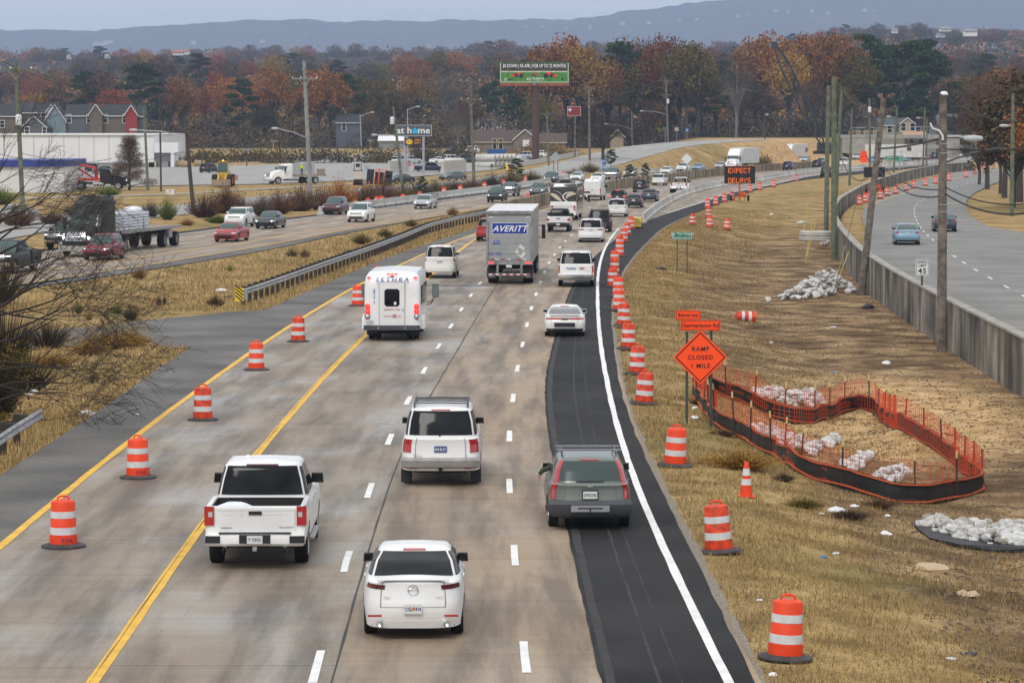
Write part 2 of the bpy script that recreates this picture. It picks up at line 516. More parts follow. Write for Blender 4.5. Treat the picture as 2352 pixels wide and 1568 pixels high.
class MB:
 """collects simple shapes into one mesh"""
 def __init__(s):
  s.v, s.f = [], []
 def add(s, v, f):
  o = len(s.v)
  s.v += [tuple(x) for x in v]
  s.f += [tuple(i + o for i in g) for g in f]
  return s
 def box(s, c, d, rz=0., ry=0., rx=0., taper=1.):
  hx, hy, hz = d[0] / 2, d[1] / 2, d[2] / 2
  M = Matrix.Rotation(rz, 3, 'Z') @ Matrix.Rotation(ry, 3, 'Y') @ Matrix.Rotation(rx, 3, 'X')
  vs = []
  for sz in (-1,1):
   k = taper if sz > 0 else 1
   for sx, sy in ((-1,-1),(1,-1),(1,1),(-1,1)):
    vs.append(M @ Vector((sx * hx * k, sy * hy * k, sz * hz)) + Vector(c))
  return s.add(vs, [(3,2,1,0),(4,5,6,7),(0,1,5,4),(1,2,6,5),(2,3,7,6),(3,0,4,7)])
 def tube(s, pts, r, n=6, cap=True):
  pts = [Vector(p) for p in pts]
  rs = r if isinstance(r, (list, tuple)) else [r] * len(pts)
  vs, fs = [], []
  for i, p in enumerate(pts):
   d = (pts[min(i + 1, len(pts) - 1)] - pts[max(i - 1,0)])
   if d.length < 1e-9:
    d = Vector((0,0,1))
   d.normalize()
   a = d.cross(Vector((0,0,1)) if abs(d.z) < .95 else Vector((1,0,0))).normalized()
   b = d.cross(a)
   for k in range(n):
    t = 2 * math.pi * k / n
    vs.append(p + (a * math.cos(t) + b * math.sin(t)) * rs[i])
  for i in range(len(pts) - 1):
   for k in range(n):
    fs.append((i * n + k, i * n + (k + 1) % n, (i + 1) * n + (k + 1) % n, (i + 1) * n + k))
  if cap:
   fs.append(tuple(range(n - 1,-1,-1)))
   fs.append(tuple((len(pts) - 1) * n + k for k in range(n)))
  return s.add(vs, fs)
 def lathe(s, prof, n=24, axis='Z', c=(0,0,0)):
  vs, fs = [], []
  for r, z in prof:
   for k in range(n):
    t = 2 * math.pi * k / n
    x, y = r * math.cos(t), r * math.sin(t)
    p = {'Z': (x, y, z), 'Y': (x, z, y), 'X': (z, x, y)}[axis]
    vs.append((p[0] + c[0], p[1] + c[1], p[2] + c[2]))
  for i in range(len(prof) - 1):
   for k in range(n):
    q = (i * n + k, i * n + (k + 1) % n, (i + 1) * n + (k + 1) % n, (i + 1) * n + k)
    fs.append(q if axis != 'Y' else q[::-1])
  return s.add(vs, fs)
 def prism(s, poly, y0, y1, axis='Y', c=(0,0,0)):
  """poly in the plane across the axis (x,z for Y; y,z for X; x,y for Z)"""
  n = len(poly)
  vs = []
  for y in (y0, y1):
   for a, b in poly:
    p = {'Y': (a, y, b), 'X': (y, a, b), 'Z': (a, b, y)}[axis]
    vs.append((p[0] + c[0], p[1] + c[1], p[2] + c[2]))
  fs = [tuple(range(n)), tuple(range(2 * n - 1, n - 1,-1))]
  fs += [(i, i + n, (i + 1) % n + n, (i + 1) % n) for i in range(n)]
  return s.add(vs, fs)
 def mesh(s, name, m=None, smooth=False, recalc=True):
  me = mesh(name, s.v, s.f, m)
  if recalc:
   bm = bmesh.new()
   bm.from_mesh(me)
   bmesh.ops.recalc_face_normals(bm, faces=bm.faces)
   bm.to_mesh(me)
   bm.free()
  if smooth:
   shade(me)
  return me
 def obj(s, name, m=None, parent=None, smooth=False):
  return link(name, s.mesh(name, m, smooth), parent)
def shade(me, ang=35):
 me.polygons.foreach_set('use_smooth', [True] * len(me.polygons))
 try:
  me.set_sharp_from_angle(angle=math.radians(ang))
 except Exception:
  pass
 me.update()
def text_mesh(s, size, m, bold=0., shear=0., extrude=.004, space=1., xscale=1., align='CENTER'):
 c = bpy.data.curves.new('lettering', 'FONT')
 c.body = s
 c.size = size / .72
 c.extrude = extrude
 c.offset = min(bold, size * .02)
 c.shear = shear
 c.space_character = space
 c.align_x = align
 c.resolution_u = 2
 o = bpy.data.objects.new('lettering', c)
 COL.objects.link(o)
 dg = bpy.context.evaluated_depsgraph_get()
 me = bpy.data.meshes.new_from_object(o.evaluated_get(dg))
 bpy.data.objects.remove(o)
 bpy.data.curves.remove(c)
 me.name = 'lettering'
 if xscale != 1:
  me.transform(Matrix.Diagonal((xscale, 1,1,1)))
 me.materials.clear()
 me.materials.append(m)
 return me
def sign_text(parent, s, size, m, x, z, y=-.01, **k):
 """text standing in the local XZ plane, read from -Y; z is the base line"""
 o = link('lettering', text_mesh(s, size, m, **k), parent)
 o.location = (x, y, z)
 o.rotation_euler = (math.pi / 2,0,0)
 return o
def strip(name, cl, cr, ys, z, m, uvx=0., parent=None, kind='structure', both_uv=True):
 """level sheet between two curves X(Y)"""
 ys = np.asarray(ys, float)
 xl, xr = cl(ys), cr(ys)
 nn = len(ys)
 v = [(a, y, z) for a, y in zip(xl, ys)] + [(a, y, z) for a, y in zip(xr, ys)]
 uv = [(uvx, y) for y in ys] + [(uvx + float(b - a), y) for a, b, y in zip(xl, xr, ys)]
 f = [(i, i + nn, i + nn + 1, i + 1) for i in range(nn - 1)]
 o = link(name, mesh(name, v, f, m, uv=uv), parent)
 if kind:
  o['kind'] = kind
 return o
def off(c, d):
 return lambda Y: c(Y) + d
# ------------------------------------------------------------------ ground
def polar_grid(ys, nx, k):
 A = np.linspace(-k, k, nx)
 YY = np.repeat(np.asarray(ys)[:, None], nx, 1)
 XX = YY * A[None, :]
 return XX, YY
def grid_faces(ny, nx):
 i = np.arange(ny - 1)[:, None] * nx + np.arange(nx - 1)[None, :]
 return np.stack([i, i + 1, i + nx + 1, i + nx], -1).reshape(-1,4)
ys = [28.0]
while ys[-1] < 12500:
 y = ys[-1]
 ys.append(y * (1.0055 if y < 240 else (1.009 if y < 900 else 1.02)))
XX, YY = polar_grid(ys, 581,.30)
ZZ = TZ(XX, YY)
V = np.stack([XX, YY, ZZ], -1).reshape(-1,3)
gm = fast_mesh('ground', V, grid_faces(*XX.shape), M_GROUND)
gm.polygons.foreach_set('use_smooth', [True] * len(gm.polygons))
Xf, Yf = V[:, 0], V[:, 1]
tt = (Xf - ASR(Yf)) / np.maximum(WALLX(Yf) - ASR(Yf),1)
nzv = vnoise(Xf, Yf, 2.6,3) * .5 + vnoise(Xf, Yf, .9,6) * .5
dirt = sstep(.20,.40, tt + nzv * .14 + .10 * sstep(90,160, Yf)) * (tt < 1.01) * (Yf < 420) * (Yf > 52 + nzv * 4)
dirt = np.maximum(dirt, (tt > 0) * (tt < 1.01) * sstep(.42,.62, tt + nzv * .2) * (Yf <= 75))
dirt *= (1 - .75 * sstep(230,330, Yf))
cpt = P(2010,905,-1)
tan = np.exp(-(((Xf - cpt.x - 1.2) / 4.2) ** 2 + ((Yf - cpt.y + 4) / 16) ** 2) * 1.2) * 1.5 + np.exp(-(((Xf - PIT.x) / 3.5) ** 2 + ((Yf - PIT.y) / 9.0) ** 2)) * 1.5
tan = np.clip(tan + nzv * .55 - .25,0,1) * (tt > 0) * (tt < 1.02) * (Yf < 260)
d_, rz_ = seg_dist(Xf, Yf, RA)
crane_pad = np.clip(1.6 - np.hypot((Xf - P(1760,330,3).x) / 30,(Yf - 690) / 60),0,1)
tan = np.maximum(tan, crane_pad)
setattr_f(gm, 'dirt', dirt)
setattr_f(gm, 'tan', tan)
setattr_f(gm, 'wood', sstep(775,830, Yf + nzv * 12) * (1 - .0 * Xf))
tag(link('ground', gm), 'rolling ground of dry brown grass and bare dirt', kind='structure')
ap = MB()
for sx in (-1,1):
 a = [(sx * 28 * .299,28),(sx * 12400 * .299,12400),(sx * 9000,12400),(sx * 9000,-400),(sx * 28 * .299,-400)]
 ap.add([(x, y, -.12 + (60 if y > 9000 else 0)) for x, y in a], [tuple(range(5))])
ap.add([(-28 * .299,-400,-.12),(28 * .299,-400,-.12),(28 * .299,28,-.12),(-28 * .299,28,-.12)], [(0,1,2,3)])
am = ap.mesh('ground_apron', M_GROUND)
setattr_f(am, 'dirt', [0.] * len(am.vertices))
setattr_f(am, 'tan', [0.] * len(am.vertices))
setattr_f(am, 'wood', [0.] * len(am.vertices))
tag(link('ground_apron', am), 'dry grass ground around the highway', kind='structure')
# ------------------------------------------------------------------ outbound carriageway
YS = list(np.arange(30,200,3.0)) + list(np.arange(200,800,8.0))
road = bpy.data.objects.new('highway', None)
COL.objects.link(road)
tag(road, 'concrete highway running away from the camera', kind='structure')
inner = Curve([(float(min(ASL(y), BAR(y))) if y < 250 else float(BAR(y)), y) for y in range(30,800,10)])
strip('road_bed', LA, lambda Y: np.where(Y < 262, WL(Y) + .6, BAR(Y)), YS, -.020, M_SEAM, parent=road, kind=None)
SL_END = 168.0
bounds = [('a', LA, .0),('b', LB, .12),('d1', JT, 0.),('e', off(WL, .55),0.)]
rs = random.Random(3)
nsl = 0
for li in range(3):
 cl, cr = bounds[li][1], bounds[li + 1][1]
 y = 34.0 + li * 1.1
 while y < SL_END:
  Ls = rs.choice([4.6,5.2,5.5,5.8])
  g = .012
  ya = np.linspace(y + g, y + Ls - g, 3)
  dz = rs.uniform(-.002,.002)
  xl, xr = cl(ya) + g, cr(ya) - g
  v = [(a, b, dz) for a, b in zip(xl, ya)] + [(a, b, dz) for a, b in zip(xr, ya)]
  v += [(a, b, -.018) for a, b in zip(xl, ya)] + [(a, b, -.018) for a, b in zip(xr, ya)]
  f = [(0,3,4,1),(1,4,5,2),(0,1,7,6),(1,2,8,7),(3,9,10,4),(4,10,11,5),(0,6,9,3),(2,5,11,8)]
  u0 = li * 3.6
  uv = [(u0, q) for q in ya] + [(u0 + (3.6 if li < 2 else 7.2), q) for q in ya]
  me = mesh('concrete_slab', v, f, M_CONC, uv=uv + uv)
  wv = [0.] * 12
  if li == 2:
   wv = [.30] * 3 + [.85] * 3 + [.30] * 3 + [.85] * 3
  setattr_f(me, 'warm', wv)
  link('concrete_slab', me, road)
  nsl += 1
  y += Ls
LB2 = lambda Y: np.minimum(LB(np.minimum(Y, 235.)) + (D1(Y) - D1(np.minimum(Y, 235.))), D1(Y) - .5)
YF = [SL_END + 2] + [q for q in YS if q > SL_END + 4]
ex = bpy.data.objects
def far_lane(nm, cl, cr, ux, wa, wb):
 o = strip(nm, cl, cr, YF, 0.0, M_CONC, uvx=ux, parent=road, kind=None)
 n_ = len(o.data.vertices)
 setattr_f(o.data, 'warm', [wa] * (n_ // 2) + [wb] * (n_ - n_ // 2))
far_lane('far_lane_pavement', LA, D1,0,0., .1)
far_lane('far_lane_pavement', off(D1,.01), off(D2,-.0),3.6,.3,.4)
far_lane('far_lane_pavement', off(D2,.01), lambda Y: np.where(Y < 262, WL(Y) + .6, BAR(Y) - .0),7.2,.3,.6)
tag(strip('left_shoulder', SHL, off(LA, -.0), YS, -.012, M_SHOULD), 'grey asphalt shoulder left of the outbound lanes', kind='structure')
co = MB()
pts = [(0,815),(0,770),(256,744),(385,731),(539,716),(603,713),(640,700),(520,790),(407,800),(390,803),(343,782),(240,790),(100,800)]
co.add([P(a, b, -.034) + Vector((0,0,.012)) for a, b in pts], [tuple(range(len(pts)))])
tag(link('crossover_road', co.mesh('crossover_road', M_SHOULD)), 'cracked grey asphalt crossover through the grass median', kind='structure')
rgy = list(np.arange(30,300,1.0)) + list(np.arange(300,800,6.0))
rag = lambda Y: (ASL(Y) + .05 * vnoise(np.asarray(Y, float) * 3, np.asarray(Y, float) * 0,1.3,2)) if np.ndim(Y) else ASL(Y)
def asl2(Y):
 Y = np.asarray(Y, float)
 return np.where(Y < 285, ASL(Y) + .022 * vnoise(Y * 3, Y * 0,1.3,2), np.maximum(WL2(Y) + .12, BAR(Y) + .5))
tag(strip('new_asphalt_strip', asl2, lambda Y: ASR(Y) + .03 * vnoise(Y, Y * 0,1.7,5), rgy, .014, M_NEWASP), 'fresh black asphalt widening along the right edge of the highway', kind='structure')
tag(strip('ramp_lane', off(BAR, .3), off(WL2,.14), [q for q in YS if q > 262], .006, M_CONC), 'concrete ramp lane right of the new barrier line', kind='structure')
me = bpy.data.objects['ramp_lane'].data
setattr_f(me, 'warm', [.3] * len(me.vertices))
M_GRAVEL = mat('road_edge_gravel', (.24,.205,.16),.95, var=.45, scale=14, bump=.6, bscale=30)
tag(strip('gravel_edge', off(ASR, -.1), lambda Y: ASR(Y) + .18 + .05 * vnoise(Y, Y * 0,1.3,9) + .03 * vnoise(Y, Y * 0,.45,3), [q for q in rgy if q < 300], -.008, M_GRAVEL), 'gravel margin between black asphalt and grass', kind='structure')
M_SEAML = mat('worn_asphalt_edge', (.030,.030,.030),.9, var=.4, scale=2)
for c0, w_, a_, s_ in ((ASL, .16,.08,3),(lambda Y: ASL(Y) * .55 + WL(Y) * .45,.05,.0,4),(lambda Y: WL(Y) - .75,.03,.0,5)):
 strip('asphalt_seam', (lambda Y, c0=c0, a_=a_, s_=s_: c0(Y) + a_ + .012 * vnoise(np.asarray(Y, float), np.asarray(Y, float) * 0,1.1, s_)),(lambda Y, c0=c0, a_=a_, s_=s_, w_=w_: c0(Y) + a_ + w_ + .02 * vnoise(np.asarray(Y, float), np.asarray(Y, float) * 0,.7, s_ + 4)), [q for q in rgy if q < 190], .018, M_SEAML)
ln = bpy.data.objects.new('road_markings', None)
COL.objects.link(ln)
tag(ln, 'painted yellow and white lines on the outbound highway', kind='structure')
jig = lambda c, d, s_: (lambda Y: c(Y) + d + .012 * vnoise(np.asarray(Y, float), np.asarray(Y, float) * 0,1.9, s_))
YN = [q for q in rgy if q < 262]
strip('yellow_line', jig(LA, -.10,1), jig(LA, .10,2), list(rgy),.010, M_YEL, parent=ln, kind=None)
strip('yellow_line', jig(LB, -.11,3), jig(LB, .10,4), [q for q in YN if q < 240], .010, M_YEL, parent=ln, kind=None)
strip('white_line', jig(WL, -.085,5), jig(WL, .085,6), [q for q in YN if q < 278], .024, M_WHT, parent=ln, kind=None)
strip('white_line', jig(WL2,-.09,5), jig(WL2,.09,6), [q for q in rgy if q > 305], .022, M_WHT, parent=ln, kind=None)
strip('white_line', jig(WL2,-.09,5), jig(WL2,.09,6), [262,266,270,274,277], .024, M_WHT, parent=ln, kind=None)
strip('joint_line', jig(JT, -.020,7), jig(JT, .022,8), YN, .0065, M_SEAM, parent=ln, kind=None)
strip('joint_line', jig(LB, -.055,9), jig(LB, -.038,12), [q for q in YN if q < 170], .0135, mat('grimy_yellow', (.16,.09,.02),.8), parent=ln, kind=None)
for c, hw, first in ((D1,.075, P(728,1530).y),(D2,.075, P(1206,1508).y)):
 y = first - 12.19
 k = 0
 while y < 700:
  yy = np.linspace(y - 1.52, y + 1.52,3)
  strip('lane_dash', jig(c, -hw, k), jig(c, hw, k + 5), yy, .011, M_WHT, parent=ln, kind=None)
  y += 12.19
  k += 1
# ------------------------------------------------------------------ inbound carriageway
YI = list(np.arange(120,660,4.0))
inb = bpy.data.objects.new('inbound_highway', None)
COL.objects.link(inb)
tag(inb, 'inbound concrete carriageway with its asphalt shoulders', kind='structure')
o = strip('pavement', off(IW, .15), IY1, YI, -.004, M_CONC, uvx=.9, parent=inb, kind=None)
setattr_f(o.data, 'warm', [.45] * len(o.data.vertices))
strip('shoulder', off(IY1,.0), IN0, YI, -.012, M_SHOULD, parent=inb, kind=None)
strip('shoulder', IED, off(IW, .15), YI, -.010, M_NEWASP, parent=inb, kind=None)
strip('yellow_line', jig(IY1,-.09,1), jig(IY1,.09,2), YI, .006, M_YEL, parent=inb, kind=None)
strip('yellow_line', jig(IY2,-.08,1), jig(IY2,.08,2), [q for q in YI if q < 420], .006, M_YEL, parent=inb, kind=None)
strip('white_line', jig(IW, -.09,1), jig(IW, .09,2), YI, .006, M_WHT, parent=inb, kind=None)
for fr in (.37,.68):
 y = 128.0 + fr * 9
 while y < 640:
  yy = np.linspace(y - 1.5, y + 1.5,3)
  c = lambda Y, fr=fr: IY2(Y) * (1 - fr) + IW(Y) * fr
  strip('lane_dash', off(c, -.08), off(c, .08), yy, .007, M_WHT, parent=inb, kind=None)
  y += 12.19
# ------------------------------------------------------------------ frontage road right of the wall
FY = CV([(1988,475.4),(2029,457.5),(2109,434),(2186,411),(2271,393)], .62)
fl = list(np.arange(36,720,4.0))
FRE = Curve([(P(a, b, .62).x, P(a, b, .62).y) for a, b in [(2353,560),(2276,524),(2227,496),(2215,467.7),(2232,445),(2288.7,419),(2330,404)]] + [(34.0,120),(34,36)])
FLE = Curve([(float(WALLX(y)) + (.25 if y < 190 else .25 + 2.2 * sstep(190,250, y)), y) for y in range(36,640,10)])
tag(strip('frontage_road', FLE, FRE, fl, .60, M_GREYASP), 'grey two lane frontage road curving behind the retaining wall', kind='structure')
sr = MB()
spt = [(2222,560),(2225,500),(2276,522),(2353,534),(2500,545),(2500,800),(2353,700)]
sr.add([P(a, b, .606) for a, b in spt], [tuple(range(len(spt)))])
tag(link('side_street', sr.mesh('side_street', M_GREYASP)), 'grey side street joining the frontage road at the right edge', kind='structure')
fm = bpy.data.objects.new('frontage_markings', None)
COL.objects.link(fm)
tag(fm, 'yellow edge line and white dashes on the frontage road', kind='structure')
strip('yellow_line', off(FY, -.08), off(FY, .08), [q for q in range(308,620,6)], .612, M_YEL, parent=fm, kind=None)
FC = CV(R4((2180,1265),(1980,1163),(1833,1078),(1722,1000),(1540,865),(1483,810),(1430,760),(1400,713),(1385,673),(1370,638),
 (1361,605),(1363,572),(1375,538),(1410,512),(1455,490),(1510,465),(1560,440),(1650,400),(1740,375),(1855,345),(1990,315)),.62)
y = 112.
while y < 520:
 yy = np.linspace(y - 1.4, y + 1.4,3)
 strip('lane_dash', off(FC, -.06), off(FC, .06), yy, .613, M_WHT, parent=fm, kind=None)
 y += 9.0
# ------------------------------------------------------------------ climbing road on the left
def ribbon3(name, pts, wl, wr, dz, m, parent=None, kind='structure'):
 v, f, uv = [], [], []
 s = 0
 for i, p in enumerate(pts):
  d = (pts[min(i + 1, len(pts) - 1)] - pts[max(i - 1,0)]).to_2d().normalized()
  nrm = Vector((-d.y, d.x, 0))
  v += [p + nrm * wl + Vector((0,0, dz)), p - nrm * wr + Vector((0,0, dz))]
  uv += [(0, s),(wl + wr, s)]
  s += 5
 f = [(2 * i, 2 * i + 1,2 * i + 3,2 * i + 2) for i in range(len(pts) - 1)]
 o = link(name, mesh(name, v, f, m, uv=uv), parent)
 if kind:
  o['kind'] = kind
 return o
def resample(pts, n):
 A = np.array([list(p) for p in pts])
 s = np.concatenate([[0], np.cumsum(np.linalg.norm(np.diff(A, axis=0), axis=1))])
 t = np.linspace(0, s[-1], n)
 B = np.stack([np.interp(t, s, A[:, k]) for k in range(3)], 1)
 k = 5
 if n > 20:
  ker = np.hanning(2 * k + 1)[1:-1]
  ker /= ker.sum()
  h = len(ker) // 2
  for c in range(3):
   pad = np.concatenate([2 * B[0, c] - B[1:h + 1, c][::-1], B[:, c], 2 * B[-1, c] - B[-h - 1:-1, c][::-1]])
   B[:, c] = np.convolve(pad, ker, 'valid')[:n]
 return [Vector(x) for x in B]
rp = resample([P(-250,560,0), P(100,510,0), P(330,487,0)] + RAMP, 90)
tag(ribbon3('climbing_road', rp, 6.2,6.2,.02, M_LOT), 'grey road left of the highway climbing to the right', kind='structure')
rm = bpy.data.objects.new('climbing_road_dashes', None)
COL.objects.link(rm)
tag(rm, 'white dashes on the climbing road', kind='structure')
for i in range(8,88,3):
 if rp[i].y > 400:
  ribbon3('lane_dash', [rp[i], rp[i].lerp(rp[i + 1], .3)], .08,.08,.03, M_WHT, rm, None)
pl = MB()
lp = [(-150,440),(60,436),(250,431),(400,427),(560,425),(760,418),(905,412),(1010,402),(1130,392),(1200,376),(1225,366),(1180,361),
 (1000,368),(900,375),(700,376),(560,381),(420,383),(250,388),(60,390),(-150,395)]
lpw = [HIT(a, b) for a, b in lp]
pl.add([p + Vector((0,0,.10)) for p in lpw], [tuple(range(len(lp)))])
lot = pl.mesh('parking_lot', M_LOT)
tag(link('parking_lot', lot), 'wide grey parking lot behind the climbing road', kind='structure')
dr = MB()
dp = [(600,372),(760,362),(900,353),(1010,352),(1085,350),(1085,357),(1000,361),(900,366),(780,376)]
dr.add([HIT(a, b) + Vector((0,0,.16)) for a, b in dp], [tuple(range(len(dp)))])
tag(link('driveway', dr.mesh('driveway', M_LOT)), 'grey driveway leading up to the brown brick building', kind='structure')
kb = [HIT(a, b) + Vector((0,0,.12)) for a, b in [(-150,462),(100,458),(300,452),(430,447),(540,440),(700,431),(900,421),(1040,411),(1120,402)]]
MB().tube(resample(kb, 40),.09,4).obj('kerb', M_BARRIER)['kind'] = 'structure'
ridge = [(-300,66),(0,67),(128,69),(231,72.6),(359,60),(513,48.7),(603,44),(709,41),(773,48.7),(945,47.5),(1112,46),(1176,47.5),(1248,43.6),(1300,45),
 (1377,34.6),(1454,25.7),(1531,16),(1608,3.8),(1700,-6),(1900,-22),(2352,-40),(2700,-45)]
rx = np.linspace(-300,2700,420)
ry = np.interp(rx, [a for a, b in ridge], [b for a, b in ridge])
rows = []
YM0, YM1 = 6800., 9600.
top = np.array([AT(a, b, YM1).z for a, b in zip(rx, ry)])
for k in range(26):
 t = k / 25
 Yr = YM0 + (YM1 - YM0) * t
 X = (rx - CX) / FPX * Yr / cp
 base = 40.
 zz = base + (top - base) * (t ** 1.35) + vnoise(X, X * 0 + Yr, 500,11) * 16 * math.sin(t * math.pi) + vnoise(X, X * 0 + Yr, 90,12) * 5 + vnoise(X, X * 0 + Yr, 30,13) * 3.0
 rows.append(np.stack([X, X * 0 + Yr, zz], 1))
for k in range(3):
 X = rows[25][:, 0]
 rows.append(np.stack([X, X * 0 + YM1 + 400 * (k + 1), rows[25][:, 2] - 90 * (k + 1)], 1))
V = np.concatenate(rows)
n = NB('mountain_forest', 1.)
c = n.ramp(n.noise(.012,5, rough=.7), [(.3,(.03,.032,.035)),(.5,(.055,.045,.035)),(.7,(.085,.062,.045))])
c = n.mix(1., c, n.ramp(n.noise(.06,3, rough=.8), [(.3,.6),(.7,1.4)]), 'MULTIPLY')
mm = fast_mesh('mountain', V, grid_faces(len(rows), len(rx)), n.done(c))
mm.polygons.foreach_set('use_smooth', [True] * len(mm.polygons))
tag(link('mountain', mm), 'long wooded mountain ridge fading blue in the haze', kind='structure')
# ------------------------------------------------------------------ the air
hz = MB().box((0,5700,207.5),(17900,12800,425.),0)
hzm = bpy.data.materials.new('haze')
hzm.use_nodes = True
hzm.node_tree.nodes.clear()
ho = hzm.node_tree.nodes.new('ShaderNodeOutputMaterial')
hv = hzm.node_tree.nodes.new('ShaderNodeVolumePrincipled')
hv.inputs['Color'].default_value = (.53,.70,1.0,1)
hv.inputs['Density'].default_value = 1.05e-4
hv.inputs['Anisotropy'].default_value = .0
hzm.node_tree.links.new(hv.outputs[0], ho.inputs['Volume'])
tag(hz.obj('haze', hzm), 'thin blue haze over the whole valley', kind='stuff')
# ------------------------------------------------------------------ vehicle materials
def paint(name, col, metal=.0, rough=.28):
 return mat('paint_' + name, col, rough, metal, coat=.3)
PAINT = {
 'white': mat('paint_white', (.80,.80,.79),.28,0., coat=.3, var=.07, scale=1.3), 'pearl': paint('pearl', (.78,.78,.75)), 'silver': paint('silver', (.50,.52,.55),.4),
 'grey': paint('grey', (.12,.13,.145),.4), 'black': mat('paint_black', (.009,.009,.010),.42), 'navy': paint('navy', (.015,.022,.045),.2),
 'red': paint('red', (.36,.02,.022)), 'crimson': paint('crimson', (.25,.018,.03),.3), 'maroon': paint('maroon', (.075,.010,.018),.3),
 'sage': paint('sage', (.155,.18,.158),.3), 'blue': paint('blue', (.23,.36,.48),.4), 'slate': paint('slate', (.045,.065,.09),.4),
 'tan': paint('tan', (.38,.33,.25)), 'dark': paint('dark', (.016,.017,.02),.1), 'orange': paint('orange', (.75,.10,.015)),
 'chestnut': paint('chestnut', (.5,.03,.02))}
M_GLASS = mat('dark_tinted_glass', (.012,.014,.016),.07, spec=.16, var=.7, scale=1.6)  # uneven tone painted in to hint at reflections and interiors
M_GLASSG = mat('clear_greenish_glass', (.05,.085,.08),.05, spec=.6)
M_TYRE = mat('tyre_rubber', (.018,.018,.018),.85, spec=.2)
M_RIM = mat('alloy_rim', (.45,.46,.47),.35,.8)
M_BLACK = mat('black_plastic', (.016,.016,.017),.6)
M_DGREY = mat('dark_grey_plastic', (.05,.055,.065),.6)
M_CHROME = mat('bright_chrome', (.75,.76,.78),.15,1.)
M_METAL = mat('bare_metal', (.42,.43,.44),.45,.7)
M_TAIL = mat('red_tail_lens', (.40,.006,.008),.15, coat=1.)
M_TAILD = mat('smoked_red_lens', (.09,.008,.012),.15, coat=1.)
M_BRAKE = mat('lit_brake_lamp', (.8,.02,.02),.3, emit=(1., .03,.02), estr=2.2)
M_HEAD = mat('headlamp_lens', (.55,.57,.6),.1,.3, coat=1.)
M_HEADL = mat('lit_headlamp', (.9,.9,.9),.2, emit=(.85,.9,1.), estr=2.2)
M_AMBER = mat('amber_lens', (.7,.2,.02),.2, coat=1.)
M_PLATE = mat('number_plate', (.66,.67,.66),.5)
M_PLATEB = mat('blue_number_plate', (.05,.09,.25),.5)
M_INK = mat('plate_ink', (.03,.05,.14),.6)
M_WHITET = mat('white_lettering', (.8,.8,.8),.5)
M_UNDER = mat('dark_underbody', (.010,.010,.010),.9)
